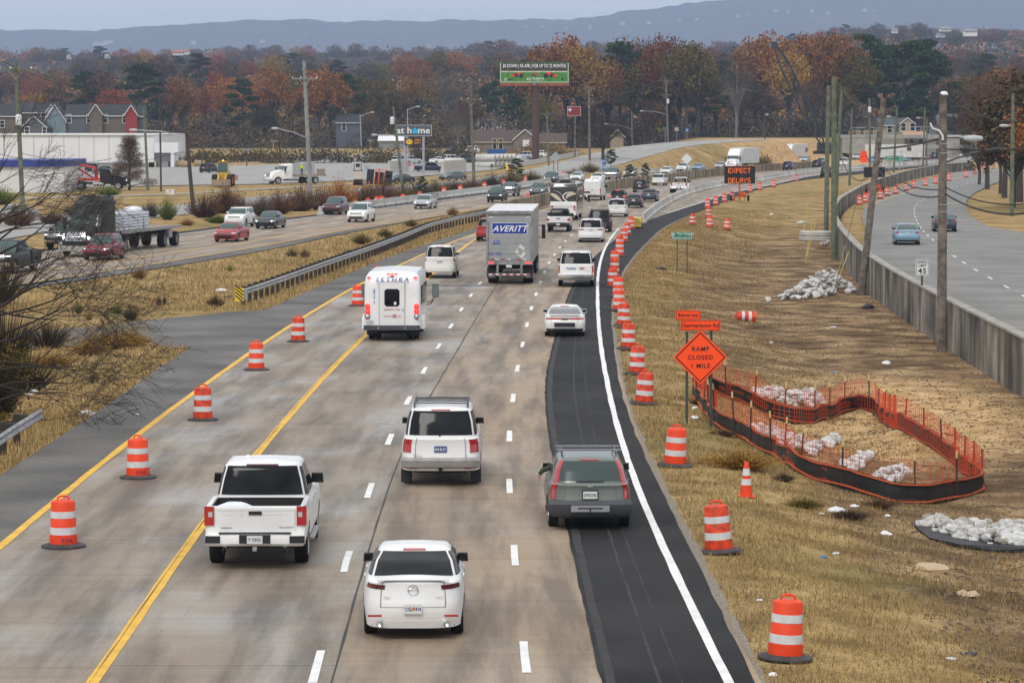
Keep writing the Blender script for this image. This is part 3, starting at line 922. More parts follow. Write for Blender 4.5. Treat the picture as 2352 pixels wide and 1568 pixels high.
class Shell:
 """closed body grown from rounded outlines stacked upwards.
    rows: (z rear, z front, x rear, x front, half width, k0, k1)"""
 def __init__(s, rows, n=8, bow=.02, nr=12, ns=22, crown=.04):
  s.rows = [tuple(r) + (.55,.98)[len(r) - 5:] if len(r) < 7 else tuple(r) for r in rows]
  s.n, s.bow, s.nr, s.ns, s.crown = n, bow, nr, ns, crown
 def pt(s, u, v):
  i = int(min(max(math.floor(v),0), len(s.rows) - 2))
  t = v - i
  a, b = s.rows[i], s.rows[i + 1]
  r = [p + (q - p) * t for p, q in zip(a, b)]
  u = u % 4
  side = min(int(u),3)
  t = u - side
  w_ = -1 + 2 * t
  w_ = w_ * (1.35 - .35 * w_ * w_) if abs(w_) < 1 else w_      # denser towards the corners
  A, B = {0: (-1,-w_),1: (w_, -1),2: (1, w_),3: (-w_, 1)}[side]
  k = (abs(A) ** s.n + abs(B) ** s.n) ** (-1 / s.n)
  A, B = A * k, B * k
  xc, hl = (r[2] + r[3]) / 2,(r[3] - r[2]) / 2
  x = xc + hl * A * (1 - s.bow * B * B)
  tt_ = (A + 1) / 2
  q = min(1, max(0,(tt_ - r[5]) / max(r[6] - r[5], 1e-6)))
  q = q * q * (3 - 2 * q)
  return Vector((x, B * r[4], r[0] + (r[1] - r[0]) * q))
 def mesh(s, name, m, cut=None, smooth=40):
  us = [i / s.nr for i in range(s.nr)] + [1 + i / s.ns for i in range(s.ns)] + [2 + i / s.nr for i in range(s.nr)] + [3 + i / s.ns for i in range(s.ns)]
  N = len(us)
  V, Fc = [], []
  for j in range(len(s.rows)):
   V += [s.pt(u, j) for u in us]
  for j in range(len(s.rows) - 1):
   for i in range(N):
    Fc.append((j * N + i, j * N + (i + 1) % N, (j + 1) * N + (i + 1) % N, (j + 1) * N + i))
  for j, cr_, flip in ((0,0, False),(len(s.rows) - 1, s.crown, True)):
   idx = {}
   for a in range(s.ns + 1):
    for b in range(s.nr + 1):
     if a == 0:
      k = j * N + b
     elif a == s.ns:
      k = j * N + s.nr + s.ns + (s.nr - b)
      k = j * N + (s.nr + s.ns + (s.nr - b)) % N
     elif b == 0:
      k = j * N + (2 * s.nr + s.ns + (s.ns - a)) % N
     elif b == s.nr:
      k = j * N + s.nr + a
     else:
      l = V[j * N + (2 * s.nr + s.ns + (s.ns - a)) % N]
      r = V[j * N + s.nr + a]
      t = b / s.nr
      rear, front = V[j * N + b], V[j * N + (s.nr + s.ns + (s.nr - b)) % N]
      p = l.lerp(r, t)
      fx = a / s.ns
      p.y = (rear.y * (1 - fx) + front.y * fx) * .5 + p.y * .5 if 0 else p.y
      p.z += cr_ * (1 - (2 * t - 1) ** 2) * min(1,5 * fx, 5 * (1 - fx))
      V.append(p)
      k = len(V) - 1
     idx[a, b] = k
   for a in range(s.ns):
    for b in range(s.nr):
     q = (idx[a, b], idx[a, b + 1], idx[a + 1, b + 1], idx[a + 1, b])
     if len(set(q)) == 4:
      Fc.append(q if flip else q[::-1])
  me = mesh(name, V, Fc, m)
  bm = bmesh.new()
  bm.from_mesh(me)
  bmesh.ops.remove_doubles(bm, verts=bm.verts, dist=1e-4)
  bmesh.ops.recalc_face_normals(bm, faces=bm.faces)
  bm.to_mesh(me)
  bm.free()
  if cut:
   me = boolean(me, cut)
   me.materials.clear()
   me.materials.append(m)
  shade(me, smooth)
  return me
 def patch(s, name, m, u0, u1, v0, v1, nu=8, nv=4, off_=.009, th=.016, round_=0., smooth=True):
  """panel that follows the surface; round_ pulls its corners in"""
  V, Fc = [], []
  g = []
  vs = sorted(set([0., 1.] + [k / nv for k in range(nv + 1)] + [(q - v0) / (v1 - v0) for q in range(int(math.ceil(v0)), int(math.floor(v1)) + 1)]))
  vs = [v for k, v in enumerate(vs) if k == 0 or v - vs[k - 1] > 1e-3]
  if vs[-1] < 1:
   vs[-1] = 1.
  nv = len(vs) - 1
  if round_:
   round_ = 0.
  for j in range(nv + 1):
   for i in range(nu + 1):
    a, b = i / nu, vs[j]
    if round_:
     A, B = 2 * a - 1,2 * b - 1
     k = (abs(A) ** (2 / round_) + abs(B) ** (2 / round_)) ** (-round_ / 2) * max(abs(A), abs(B)) if (A or B) else 1
     a, b = (A * k + 1) / 2,(B * k + 1) / 2
    u, v = u0 + (u1 - u0) * a, v0 + (v1 - v0) * b
    p = s.pt(u, v)
    e_ = .01
    du = s.pt(u + e_, v) - s.pt(u - e_, v)
    dv = s.pt(u, min(v + e_, len(s.rows) - 1)) - s.pt(u, max(v - e_, 0))
    nn = du.cross(dv)
    nn = nn.normalized() if nn.length > 1e-9 else Vector((0,0,1))
    g.append((p, nn))
  W_ = nu + 1
  V = [p + n_ * off_ for p, n_ in g]
  for j in range(nv):
   for i in range(nu):
    Fc.append((j * W_ + i, j * W_ + i + 1,(j + 1) * W_ + i + 1,(j + 1) * W_ + i))
  rim = [i for i in range(W_)] + [j * W_ + nu for j in range(1, nv + 1)] + [nv * W_ + i for i in range(nu - 1,-1,-1)] + [j * W_ for j in range(nv - 1,0,-1)]
  b0 = len(V)
  V += [g[i][0] + g[i][1] * (off_ - th) for i in rim]
  for k in range(len(rim)):
   k2 = (k + 1) % len(rim)
   Fc.append((rim[k2], rim[k], b0 + k, b0 + k2))
  me = mesh(name, V, Fc, m)
  shade(me, 35)
  return me
def boolean(me, cutter):
 a = bpy.data.objects.new('tmp_a', me)
 b = bpy.data.objects.new('tmp_b', cutter)
 COL.objects.link(a)
 COL.objects.link(b)
 md = a.modifiers.new('b', 'BOOLEAN')
 md.object = b
 md.operation = 'DIFFERENCE'
 md.solver = 'EXACT'
 dg = bpy.context.evaluated_depsgraph_get()
 r = bpy.data.meshes.new_from_object(a.evaluated_get(dg))
 bpy.data.objects.remove(a)
 bpy.data.objects.remove(b)
 if len(r.polygons) < 50:
  return me
 r.name = me.name
 return r
_wheel = {}
def wheel_meshes(R, wd, style='alloy'):
 k = (round(R, 3), round(wd, 3), style)
 if k not in _wheel:
  h = wd / 2
  rr = R * .66
  t = MB().lathe([(rr, -h),(R * .93,-h),(R * .985,-h * .82),(R, -h * .5),(R, h * .5),(R * .985, h * .82),(R * .93, h),(rr, h)], 28, 'Y').mesh('tyre', M_TYRE, True)
  rim = MB()
  rim.lathe([(rr, -h * .9),(rr * .97, h * .55),(rr * .9, h * .5),(.001, h * .42)], 28, 'Y')
  rim.lathe([(rr * 1.01, h * .98),(rr * .93, h * 1.0),(rr * .90, h * .52)], 28, 'Y')
  rim.lathe([(.001, h * .95),(R * .16, h * .93),(R * .17, h * .5)], 12, 'Y')
  if style == 'alloy':
   for i in range(5):
    a = i * 2 * math.pi / 5
    rim.box((math.cos(a) * rr * .52, h * .72, math.sin(a) * rr * .52),(rr * .86, h * .4, rr * .2), ry=-a)
  else:
   for i in range(8):
    a = i * 2 * math.pi / 8
    rim.box((math.cos(a) * rr * .45, h * .6, math.sin(a) * rr * .45),(rr * .12, h * .4, rr * .12), ry=-a)
  rm_ = rim.mesh('rim', M_RIM, True)
  _wheel[k] = (t, rm_)
 return _wheel[k]
def add_wheel(root, x, y, R, wd, rimmat=None, style='alloy', sz=None):
 t, r = wheel_meshes(R, wd, style)
 o = link('wheel', t, root)
 o.location = (x, y, R)
 o.rotation_euler = (0,0,0 if y > 0 else math.pi)
 c = link('rim', r, o)
 if rimmat:
  c.material_slots[0].link = 'OBJECT'
  c.material_slots[0].material = rimmat
 return o
def arches(ws, R, W, depth=.34):
 c = MB()
 for x in ws:
  for sgn in (-1,1):
   y0, y1 = (W / 2 - depth, W / 2 + .2) if sgn > 0 else (-W / 2 - .2,-W / 2 + depth)
   prof = [(x + R * 1.13 * math.cos(t), R * .98 + R * 1.13 * math.sin(t)) for t in [i * math.pi / 9 for i in range(10)]]
   prof += [(x - R * 1.13,-.3),(x + R * 1.13,-.3)]
   c.prism(prof, y0, y1, 'Y')
 return c.mesh('cut')
def plate(root, x, y, z, text=None, m=None, ink=None, w_=.31, h_=.16, tilt=0., face=-1):
 """number plate on the rear (face -1) or front (face 1)"""
 o = MB().box((0,0,0),(.012, w_, h_)).obj('number_plate', m or M_PLATE, root)
 o.location = (x, y, z)
 o.rotation_euler = (0, tilt, 0)
 if text:
  t = link('lettering', text_mesh(text, h_ * .42, ink or M_INK, bold=.001, extrude=.002), o)
  fit = (w_ * .88) / max(t.dimensions.x, .01) if t.dimensions.x > w_ * .88 else 1
  t.scale = (fit, 1,1)
  t.location = (face * .009,0,-h_ * .2)
  t.rotation_euler = (math.pi / 2,0, face * math.pi / 2)
 return o
def rear_text(root, s, size, m, x, y, z, tilt=0., **k):
 """lettering on a face looking back (-X)"""
 o = link('lettering', text_mesh(s, size, m, **k), root)
 o.matrix_local = Matrix.Translation((x, y, z)) @ Matrix.Rotation(-math.pi / 2,4, 'Z') @ Matrix.Rotation(math.pi / 2 - tilt, 4, 'X')
 return o
def mirror(root, x, y, z, m, big=1.):
 sg = 1 if y > 0 else -1
 b = MB().box((0, sg * .10 * big, .03),(.10 * big, .20 * big, .15 * big), taper=.85).box((.02,-sg * .02,-.03),(.05,.12,.04))
 o = b.obj('mirror', m, root, True)
 o.location = (x, y, z)
 g = MB().box((-.053 * big, sg * .10 * big, .03),(.006,.16 * big, .11 * big)).obj('mirror_glass', M_GLASS, o)
 return o
def car(name, label, cat, col, L=4.7, W=1.82, H=1.45, belt=.95, hood=.90, nose=.70, deck=None, zlow=.2, R=.33, wr=None, wf=None,
 xb0=.35, xt0=1.15, xt1=2.7, xb1=3.5, wt=.60, rake=.12, n=8, tail=((.02,.30,3.1,3.9),), tail_side=.10, lights='off', brake=False,
 rails=None, rimm=None, glass=None, ptext=None, pmat=None, pz=.75, lower=None, group=None, box=False, smoke=False, front=True,
 side_split=(.53,), mirr=None, chrome=True, rw=.07, cabn=7, roofm=None, ww=.21):
 """generic car: origin on the ground at the middle of the rear bumper, +X forward"""
 M = PAINT[col]
 root = thing(name, label, cat, group=group)
 wr = wr or L * .205
 wf = wf or L * .80
 deck = deck if deck is not None else belt
 hw = W / 2
 rows = [(zlow + .05, zlow + .05,.30, L - .25, hw * .93),(zlow + .02, zlow, .10, L - .10, hw * .975),(.40,.36,.03, L - .02, hw * .99),
 (.56,.54,.0, L, hw),(.70, nose - .07,.035, L - .015, hw * (1. if box else .995)),(deck * .86, nose, .07 if box else .10, L - .07, hw * (.99 if box else .975)),
 (deck - .045, hood - .06, rake * .8, L - .26, hw * (.97 if box else .945)),(deck, hood - .012, rake + .05, L - .46, hw * .90)]
 sh = Shell(rows, n=n, nr=14, ns=26, crown=.05)
 body = sh.mesh('body', M, arches((wr, wf), R, W))
 link('body', body, root)
 link('underbody', MB().box((L / 2,0, zlow + .13),(L * .88, W * .80,.20)).mesh('underbody', M_UNDER), root)  # box made extra wide and low to deepen the shade under the car
 ht = H
 cab = Shell([(belt - .10, hood - .10, xb0 - .02, xb1 + .05, hw * .915),(belt + .0, hood + .01, xb0, xb1, hw * .90),(belt + (ht - belt) * .55, belt + (ht - belt) * .55, xb0 + (xt0 - xb0) * .5, xb1 + (xt1 - xb1) * .56, hw * (.90 + wt) / 2 * 1.055),
 (ht - .09, ht - .09, xt0 - (xt0 - xb0) * .13, xt1 + (xb1 - xt1) * .10, hw * (wt + .075)),(ht - .025, ht - .03, xt0 + .05, xt1 - .04, hw * wt)],
 n=cabn, bow=.035, nr=12, ns=20, crown=.03)
 cab.rows = [r[:5] + (.45,.9) for r in cab.rows]
 link('cabin', cab.mesh('cabin', M if not roofm else M, smooth=50), root)
 G = glass or M_GLASS
 link('rear_window', cab.patch('rear_window', G, rw, 1 - rw, 1.12,3.10,14,6, round_=.12), root)
 link('windshield', cab.patch('windshield', M_GLASSG, 2.06,2.94,1.06,3.15,14,6, round_=.10), root)
 for sd in (1,3):
  cuts = [.06] + list(side_split) + [.93]
  for a, b in zip(cuts[:-1], cuts[1:]):
   u0, u1 = (sd + a + .012, sd + b - .012) if sd == 1 else (sd + 1 - b + .012, sd + 1 - a - .012)
   link('side_window', cab.patch('side_window', G if sd else G, u0, u1,1.10,2.98,6,5, round_=.10), root)
 lm = M_BRAKE if brake else (M_TAILD if smoke else M_TAIL)
 for (a, b, v0, v1) in tail:
  link('tail_light', sh.patch('tail_light', lm, 0 + a - tail_side, b, v0, v1,8,4, off_=.012, th=.02, round_=.10), root)
  link('tail_light', sh.patch('tail_light', lm, 1 - b, 1 - a + tail_side, v0, v1,8,4, off_=.012, th=.02, round_=.10), root)
 hl = M_HEADL if lights == 'on' else M_HEAD
 for a, b in ((2 - .10,2.24),(2.76,3.10)):
  link('headlight', sh.patch('headlight', hl if lights != 'on' else M_HEAD, a, b, 4.15,5.2,8,3, off_=.010, th=.02, round_=.15), root)
 if lights == 'on':
  for yy in (-.36,.36):
   o = link('headlamp_beam', MB().lathe([(.001,.03),(.055,.02),(.07,-.03)], 12, 'X').mesh('headlamp_beam', M_HEADL, True), root)
   p = sh.pt(2.5 + yy * .82,4.6)
   o.location = p + Vector((.01,0,0))
 link('grille', sh.patch('grille', M_BLACK, 2.27,2.73,4.0,5.1,6,3, off_=.008, th=.02, round_=.15), root)
 link('lower_grille', sh.patch('lower_grille', M_BLACK, 2.18,2.82,1.5,2.9,6,3, off_=.006, th=.02, round_=.15), root)
 if chrome:
  link('grille_bar', sh.patch('grille_bar', M_CHROME, 2.25,2.75,4.62,4.78,6,1, off_=.018, th=.02), root)
 link('rear_trim', sh.patch('rear_trim', lower or M_BLACK, .04,.96,.9,1.75,10,2, off_=.004, th=.02), root)
 pv = sh.pt(.5,4.5)
 zs = pz
 px_ = min(sh.pt(.5, v / 4).x for v in range(4,29) if abs(sh.pt(.5, v / 4).z - zs) < .12)
 plate(root, px_ - .012,0, zs, ptext, pmat, M_WHITET if pmat is M_PLATEB else None)
 for sg in (-1,1):
  mp_ = cab.pt(1.84 if sg < 0 else 3.16,1.35)
  mirror(root, mp_.x, mp_.y, mp_.z, mirr or M)
 for sg in (-1,1):
  for fx in (.36,.56):
   p = sh.pt(1 + fx if sg < 0 else 4 - fx, 5.7)
   MB().box((p.x, p.y + sg * .012, p.z),(.16,.03,.025)).obj('door_handle', M if chrome is False else M_CHROME, root)
 if rails:
  for sg in (-1,1):
   pts = [(xt0 + .10 + (xt1 - xt0 - .25) * t, sg * hw * (wt - .02), H + (.05 if 0 < t < 1 else -.03)) for t in (0,.06,.5,.94,1)]
   MB().tube(pts, .018,6).obj('roof_rail', rails, root)
 t_ = link('high_brake_light', cab.patch('high_brake_light', lm if not smoke else M_TAIL, .38,.62,3.3,3.62,4,2, off_=.012, th=.02), root)
 root['L'] = L
 return root, sh, cab
def place(root, x, y, curve=None, toward=False, L=4.7, base=0., yaw=None, inset=.75, z=None):
 """x, y: picture-grid point between the two visible end wheels, on the ground"""
 if z is not None:
  p = P(x, y, z)
 elif base is None:
  p = HIT(x, y)
 else:
  p = P(x, y, base)
 if yaw is None:
  h = math.atan2(1, curve.slope(p.y))
 else:
  h = yaw
 if toward:
  h += math.pi if yaw is None else 0
  d = Vector((math.cos(h), math.sin(h),0))
  o = p - d * (L - inset)
 else:
  d = Vector((math.cos(h), math.sin(h),0))
  o = p - d * inset
 root.location = o
 root.rotation_euler = (0,0, h)
 return root
# presets -----------------------------------------------------------
SEDAN = dict(L=4.75, W=1.82, H=1.45, belt=.98, deck=1.0, hood=.90, nose=.68, xb0=.62, xt0=1.55, xt1=2.75, xb1=3.45, wt=.62, tail=((.03,.27,4.6,5.5),), pz=.80)
SUVP = dict(L=4.7, W=1.88, H=1.72, belt=1.12, hood=1.06, nose=.82, xb0=.20, xt0=.55, xt1=2.75, xb1=3.45, wt=.68, R=.36, rake=.10, tail=((.02,.17,4.8,6.0),), pz=.88, side_split=(.34,.66), zlow=.26)
SMALL = dict(L=4.4, W=1.8, H=1.62, belt=1.05, hood=.98, nose=.76, xb0=.22, xt0=.62, xt1=2.55, xb1=3.25, wt=.66, R=.34, rake=.12, tail=((.02,.2,4.8,5.8),), pz=.85, side_split=(.36,.68), zlow=.24)
BOXY = dict(L=4.6, W=1.88, H=1.78, belt=1.15, hood=1.12, nose=.92, xb0=.12, xt0=.30, xt1=2.70, xb1=3.20, wt=.74, R=.38, rake=.06, n=12, cabn=11, box=True, tail=((.03,.13,4.4,5.6),), pz=.90, side_split=(.34,.66), zlow=.32)
VAN = dict(L=5.1, W=1.98, H=1.74, belt=1.08, hood=.98, nose=.74, xb0=.16, xt0=.50, xt1=3.10, xb1=4.15, wt=.70, R=.34, rake=.08, tail=((.01,.28,5.0,5.9),), pz=.95, side_split=(.33,.66))
def pickup(name, label, cat, col, L=5.85, W=2.05, H=1.92, bed=1.75, belt=1.22, hood=1.22, zlow=.42, R=.41, lights='off', ptext=None, box=False, cargo=None,
 bodytext=None, group=None, chrome=True, tailh=(.93,1.28), lowbump=M_CHROME, glass=None, brake=False, rimm=None, smooth_n=14, mirr=None, steps=True, flare=None, soft=None, lampm=None, cabx=1.95):
 M = PAINT[col]
 root = thing(name, label, cat, group=group)
 hw = W / 2
 wr, wf = L * .205, L * .815
 cabx = bed + .12
 rail = belt + .06
 rows = [(zlow + .10, zlow + .10,.12, cabx, hw * .90),(zlow + .16, zlow + .16,.07, cabx, hw * .96),(.75,.75,.055, cabx, hw * .985),(rail - .22, rail - .22,.05, cabx, hw * .985),(rail - .05, rail - .05,.06, cabx, hw * .975),
 (rail, rail, .08, cabx - .01, hw * .955),(rail, rail, .14, cabx - .08, hw * .87),(rail - .03, rail - .03,.15, cabx - .09, hw * .86)]
 sh = Shell(rows, n=24, bow=.0, nr=10, ns=12, crown=0)
 N = 2 * (10 + 12)
 me = sh.mesh('bed', M, arches((wr,), R, W, .26),35)
 bm = bmesh.new()
 bm.from_mesh(me)
 kill = [f for f in bm.faces if f.normal.z > .9 and abs(f.calc_center_median().z - (rail - .03)) < .012 and abs(f.calc_center_median().y) < hw * .86]
 bmesh.ops.delete(bm, geom=kill, context='FACES')
 bm.to_mesh(me)
 bm.free()
 link('bed', me, root)
 ln_ = MB()
 x0, x1, y0 = .15, cabx - .09, hw * .855
 z0, z1 = rail - .52, rail - .028
 ln_.add([(x0,-y0, z1),(x1,-y0, z1),(x1, y0, z1),(x0, y0, z1),(x0,-y0, z0),(x1,-y0, z0),(x1, y0, z0),(x0, y0, z0)],
 [(4,5,6,7),(0,1,5,4),(1,2,6,5),(2,3,7,6),(3,0,4,7)])
 link('bed_liner', mesh('bed_liner', ln_.v, ln_.f, M_BLACK), root)
 rows = [(zlow + .10, zlow + .10, cabx + .03, L - .25, hw * .86),(zlow + .04, zlow + .02, cabx + .03, L - .10, hw * .955),(.60,.55, cabx + .03, L - .02, hw * .99),(.80,.80, cabx + .03, L, hw),
 (belt * .82, hood - .22, cabx + .03, L - .02, hw * .985),(belt - .05, hood - .06, cabx + .04, L - .10, hw * .965),(belt, hood, cabx + .05, L - .22, hw * .92)]
 fb = Shell(rows, n=smooth_n, bow=.02, nr=12, ns=24, crown=.04)
 fb.rows = [r[:5] + (.35,.7) for r in fb.rows]
 link('body', fb.mesh('body', M, arches((wf,), R, W)), root)
 link('underbody', MB().box((L / 2,0, zlow + .12),(L * .88, W * .78,.26)).mesh('underbody', M_UNDER), root)  # box widened to darken the ground beneath the pickup
 cx1 = L - 1.55
 cab = Shell([(belt - .1, belt - .1, cabx + .03, cx1 + .12, hw * .93),(belt + .01, belt + .01, cabx + .05, cx1 + .08, hw * .915),(belt + (H - belt) * .5, belt + (H - belt) * .5, cabx + .16, cx1 - .28, hw * .84),
 (H - .10, H - .10, cabx + .27, cx1 - .62, hw * .765),(H - .03, H - .03, cabx + .40, cx1 - .76, hw * .70)], n=9 if not box else 16, bow=.03, nr=12, ns=20, crown=.035)
 link('cabin', cab.mesh('cabin', M if not soft else soft, smooth=50), root)
 G = glass or M_GLASS
 link('rear_window', cab.patch('rear_window', G, .06,.94,1.15,3.05,12,5, round_=.08), root)
 link('windshield', cab.patch('windshield', M_GLASSG, 2.06,2.94,1.06,3.1,12,5, round_=.08), root)
 for sd in (1,3):
  for a, b in ((.06,.47),(.50,.92)):
   u0, u1 = (sd + a, sd + b) if sd == 1 else (sd + 1 - b, sd + 1 - a)
   link('side_window', cab.patch('side_window', G, u0, u1,1.12,2.95,6,5, round_=.1), root)
 tg = MB().box((.038,0,(rail + .74) / 2 - .015),(.035, W * .76, rail - .79)).box((.022,0, rail - .055),(.02, W * .74,.05))
 o = tg.obj('tailgate', M, root)
 b = MB().box((.012,0, rail - .13),(.03,.26,.07)).obj('tailgate_handle', M_BLACK, o)
 tl = lampm or (M_BRAKE if brake else M_TAIL)
 for sg in (-1,1):
  o = MB().box((.055, sg * hw * .885,(tailh[0] + tailh[1]) / 2),(.06, hw * .17, tailh[1] - tailh[0])).box((.12, sg * hw * .965,(tailh[0] + tailh[1]) / 2),(.16, hw * .05, tailh[1] - tailh[0])).obj('tail_light', tl, root)
  if bodytext:
   MB().box((.021, sg * hw * .87,(tailh[0] + tailh[1]) / 2 + .03),(.01, hw * .08,.10)).obj('reverse_lens', M_HEAD, o)
  if steps:
   MB().box((L * .47, sg * (hw - .02), zlow - .02),(1.9,.14,.05)).obj('side_step', M_METAL, root)
 bp = Shell([(.50,.50,-.10,.10, hw * .93),(.55,.55,-.16,.12, hw * .97),(.68,.68,-.17,.12, hw * .98),(.76,.76,-.13,.10, hw * .95)], n=7, bow=.12, nr=12, ns=4, crown=0)
 bo = link('bumper', bp.mesh('bumper', lowbump), root)
 plate(bo, -.185,0,.64, ptext)
 MB().box((-.165,0,.65),(.03,.62,.17)).obj('plate_recess', M_BLACK, bo)
 MB().box((-.10,0,.765),(.12, W * .70,.02)).obj('bumper_step', M_BLACK, bo)
 MB().box((-.12,0,.46),(.22,.08,.08)).lathe([(.001,.5),(.03,.49),(.03,.46)], 10, c=(-.2,0,0)).obj('tow_hitch', M_METAL, root)
 for sg in (-1,1):
  MB().lathe([(.05,-.22),(.055,.1)], 12, 'X', c=(.02, sg * hw * .58,.44)).obj('exhaust_pipe', M_CHROME, root)
 gm_ = M_CHROME if chrome else M_BLACK
 link('grille', fb.patch('grille', M_BLACK, 2.22,2.78,2.9,5.1,8,4, off_=.01, th=.03, round_=.1), root)
 for v in (3.4,4.0,4.6):
  link('grille_bar', fb.patch('grille_bar', gm_, 2.22,2.78, v, v + .14,8,1, off_=.02, th=.03), root)
 for a, b in ((1.92,2.20),(2.80,3.08)):
  link('headlight', fb.patch('headlight', M_HEADL if lights == 'on' else M_HEAD, a, b, 4.2 if lights == 'on' else 3.8,4.6 if lights == 'on' else 5.0,6,3, off_=.012, th=.03, round_=.1), root)
 link('front_bumper', fb.patch('front_bumper', gm_, 2.02,2.98,1.1,2.6,8,3, off_=.03, th=.06, round_=.1), root)
 for sg in (-1,1):
  p = cab.pt(1.86 if sg < 0 else 3.14,1.4)
  mirror(root, p.x, p.y, p.z, mirr or M_BLACK, 1.35)
  for fx in (cabx + 1.0, cabx + 2.0):
   MB().box((fx, sg * hw * .985, belt - .10),(.17,.03,.03)).obj('door_handle', M_CHROME, root)
 link('high_brake_light', cab.patch('high_brake_light', M_TAILD, .34,.66,3.12,3.4,4,2, off_=.02, th=.03), root)
 for x_ in (wr, wf):
  for sg in (-1,1):
   add_wheel(root, x_, sg * (hw - .17), R, .27, rimm)
 return root, sh, fb, cab
def wheels(root, L, W, R, wr=None, wf=None, wd=.21, rimm=None):
 wr, wf = wr or L * .205, wf or L * .80
 for x_ in (wr, wf):
  for sg in (-1,1):
   add_wheel(root, x_, sg * (W / 2 - wd / 2 - .035), R, wd, rimm)
def quick(preset, name, label, cat, col, **k):
 d = dict(preset)
 d.update(k)
 rimm = d.pop('rimm', None)
 r, sh, cab = car(name, label, cat, col, **d)
 wheels(r, d['L'], d['W'], d.get('R', .33), d.get('wr'), d.get('wf'),.22, rimm)
 return r, sh, cab
# ------------------------------------------------------------------ named near vehicles
BLUEINK = mat('blue_lettering', (.03,.07,.32),.5)
REDINK = mat('red_lettering', (.5,.03,.04),.5)
GREYINK = mat('grey_lettering', (.25,.25,.26),.4)
def gaps(r, sh, top=6.6):
 m = mat('panel_gap', (.16,.16,.16),.9)
 for u0, u1, v0, v1 in ((.245,.252,3.2, top),(.748,.755,3.2, top),(.25,.75,3.2,3.26),(1.30,1.303,1.5, top),(1.50,1.503,1.5, top),(1.68,1.683,1.5, top),(3.30,3.303,1.5, top),(3.50,3.503,1.5, top),(3.68,3.683,1.5, top)):
  link('panel_gap', sh.patch('panel_gap', m, u0, u1, v0, v1,1 if u1 - u0 < .1 else 10,8, off_=.004, th=.006), r)
r, sh, fb, cab = pickup('pickup_truck', 'white crew cab pickup nearest the camera, a white sack in its open bed', 'pickup truck', 'white',
 ptext='* 7393', tailh=(.90,1.28), bodytext=True, lowbump=PAINT['white'], L=5.9, W=2.06, H=1.95)
rear_text(r, 'CHEVROLET', .10, mat('embossed_white', (.72,.72,.72),.4),.018,0,1.11, bold=.004, extrude=.004, space=1.25, xscale=1.5)
rear_text(r, 'SILVERADO', .030, GREYINK, .016,.58,.84)
rear_text(r, 'HIGH COUNTRY', .028, GREYINK, .016,-.62,.85)
for sg in (-1,1):
 MB().box((-.10, sg * .84,.64),(.14,.30,.14)).obj('bumper_corner', M_BLACK, r)
MB().lathe([(.06,1.95),(.03,2.0),(.001,2.02)], 10, c=(2.9,.35,0)).obj('aerial', PAINT['white'], r)
place(r, 597,1289, D1, L=5.9, inset=1.25)
TRUCK1 = r
sk = Shell([(0,0,-.35,.35,.25),(.06,.06,-.40,.40,.28),(.20,.20,-.36,.36,.24),(.27,.25,-.2,.25,.15)], n=3, crown=.03, nr=8, ns=8)
o = link('sack', sk.mesh('sack', mat('white_sack_cloth', (.72,.76,.80),.8, var=.1), smooth=80))
M4 = Matrix.Translation(TRUCK1.location) @ Matrix.Rotation(TRUCK1.rotation_euler.z, 4, 'Z')
o.matrix_world = M4 @ Matrix.Translation((.62,.45,.96)) @ Matrix.Rotation(1.2,4, 'Z') @ Matrix.Scale(1.15,4)
tag(o, 'white cloth sack lying in the bed of the white pickup', 'sack')
r, sh, cab = quick(SEDAN, 'sedan', 'white sedan with dark tail lights, the nearest car at the bottom of the picture', 'car', 'white', L=4.66, W=1.80, H=1.44, R=.34,
 xb0=.52, xt0=1.62, xt1=2.60, xb1=3.45, deck=1.03, belt=1.0, tail=((.01,.28,5.0,5.8),), smoke=True, ptext=None, mirr=M_BLACK, wt=.64, n=5.2, pz=.55, chrome=False, cabn=6, lower=PAINT['white'], brake=False)
pl_ = plate(r, -.03,0,.57, 'CGL 7474')
MB().box((-.036,0,.575),(.005,.04,.05)).obj('plate_emblem', M_AMBER, r)
em = MB().lathe([(.095,-.006),(.095,.004),(.075,.008),(.072,-.006)], 20, 'X', c=(0,0,0))
e = em.obj('round_emblem', M_CHROME, r, True)
e.location = (.062,0,.885)
MB().tube([(0,-.07,.02),(-.004,-.03,.03),(-.006,0,0),(-.004,.03,.03),(0,.07,.02)], .009).obj('emblem_wing', M_CHROME, e)
for sg in (-1,1):
 MB().lathe([(.052,-.05),(.058,.12)], 16, 'X').lathe([(.04,-.02),(.001,.0)], 12, 'X').obj('exhaust_pipe', M_CHROME, r).location = (.02, sg * .58,.30)
 MB().box((.012, sg * .66,.45),(.03,.24,.035)).obj('reflector', M_TAIL, r)
rear_text(r, 'mazda 3', .028, GREYINK, .042,.45,.755)
rear_text(r, 'SKYACTIV', .022, GREYINK, .042,-.46,.755)
sp_ = MB().box((.16,0,1.045),(.10,1.26,.02), ry=.2).obj('spoiler_lip', PAINT['white'], r, True)
gaps(r, sh)
place(r, 951,1452, D1, L=4.66, inset=.95)
r, sh, cab = quick(SUVP, 'sport_utility', 'white SUV with black roof rack and worn grey bumper, ahead of the nearest sedan', 'SUV', 'white', L=5.18, W=1.98, H=1.90, belt=1.20, hood=1.15,
 nose=.9, xb0=.22, xt0=.55, xt1=3.0, xb1=3.75, wt=.70, R=.39, tail=((.02,.19,4.4,6.0),), pz=.92, ptext='943 BLGT', pmat=M_PLATEB, n=8, zlow=.36, mirr=M_DGREY, lower=M_METAL, ww=.26)
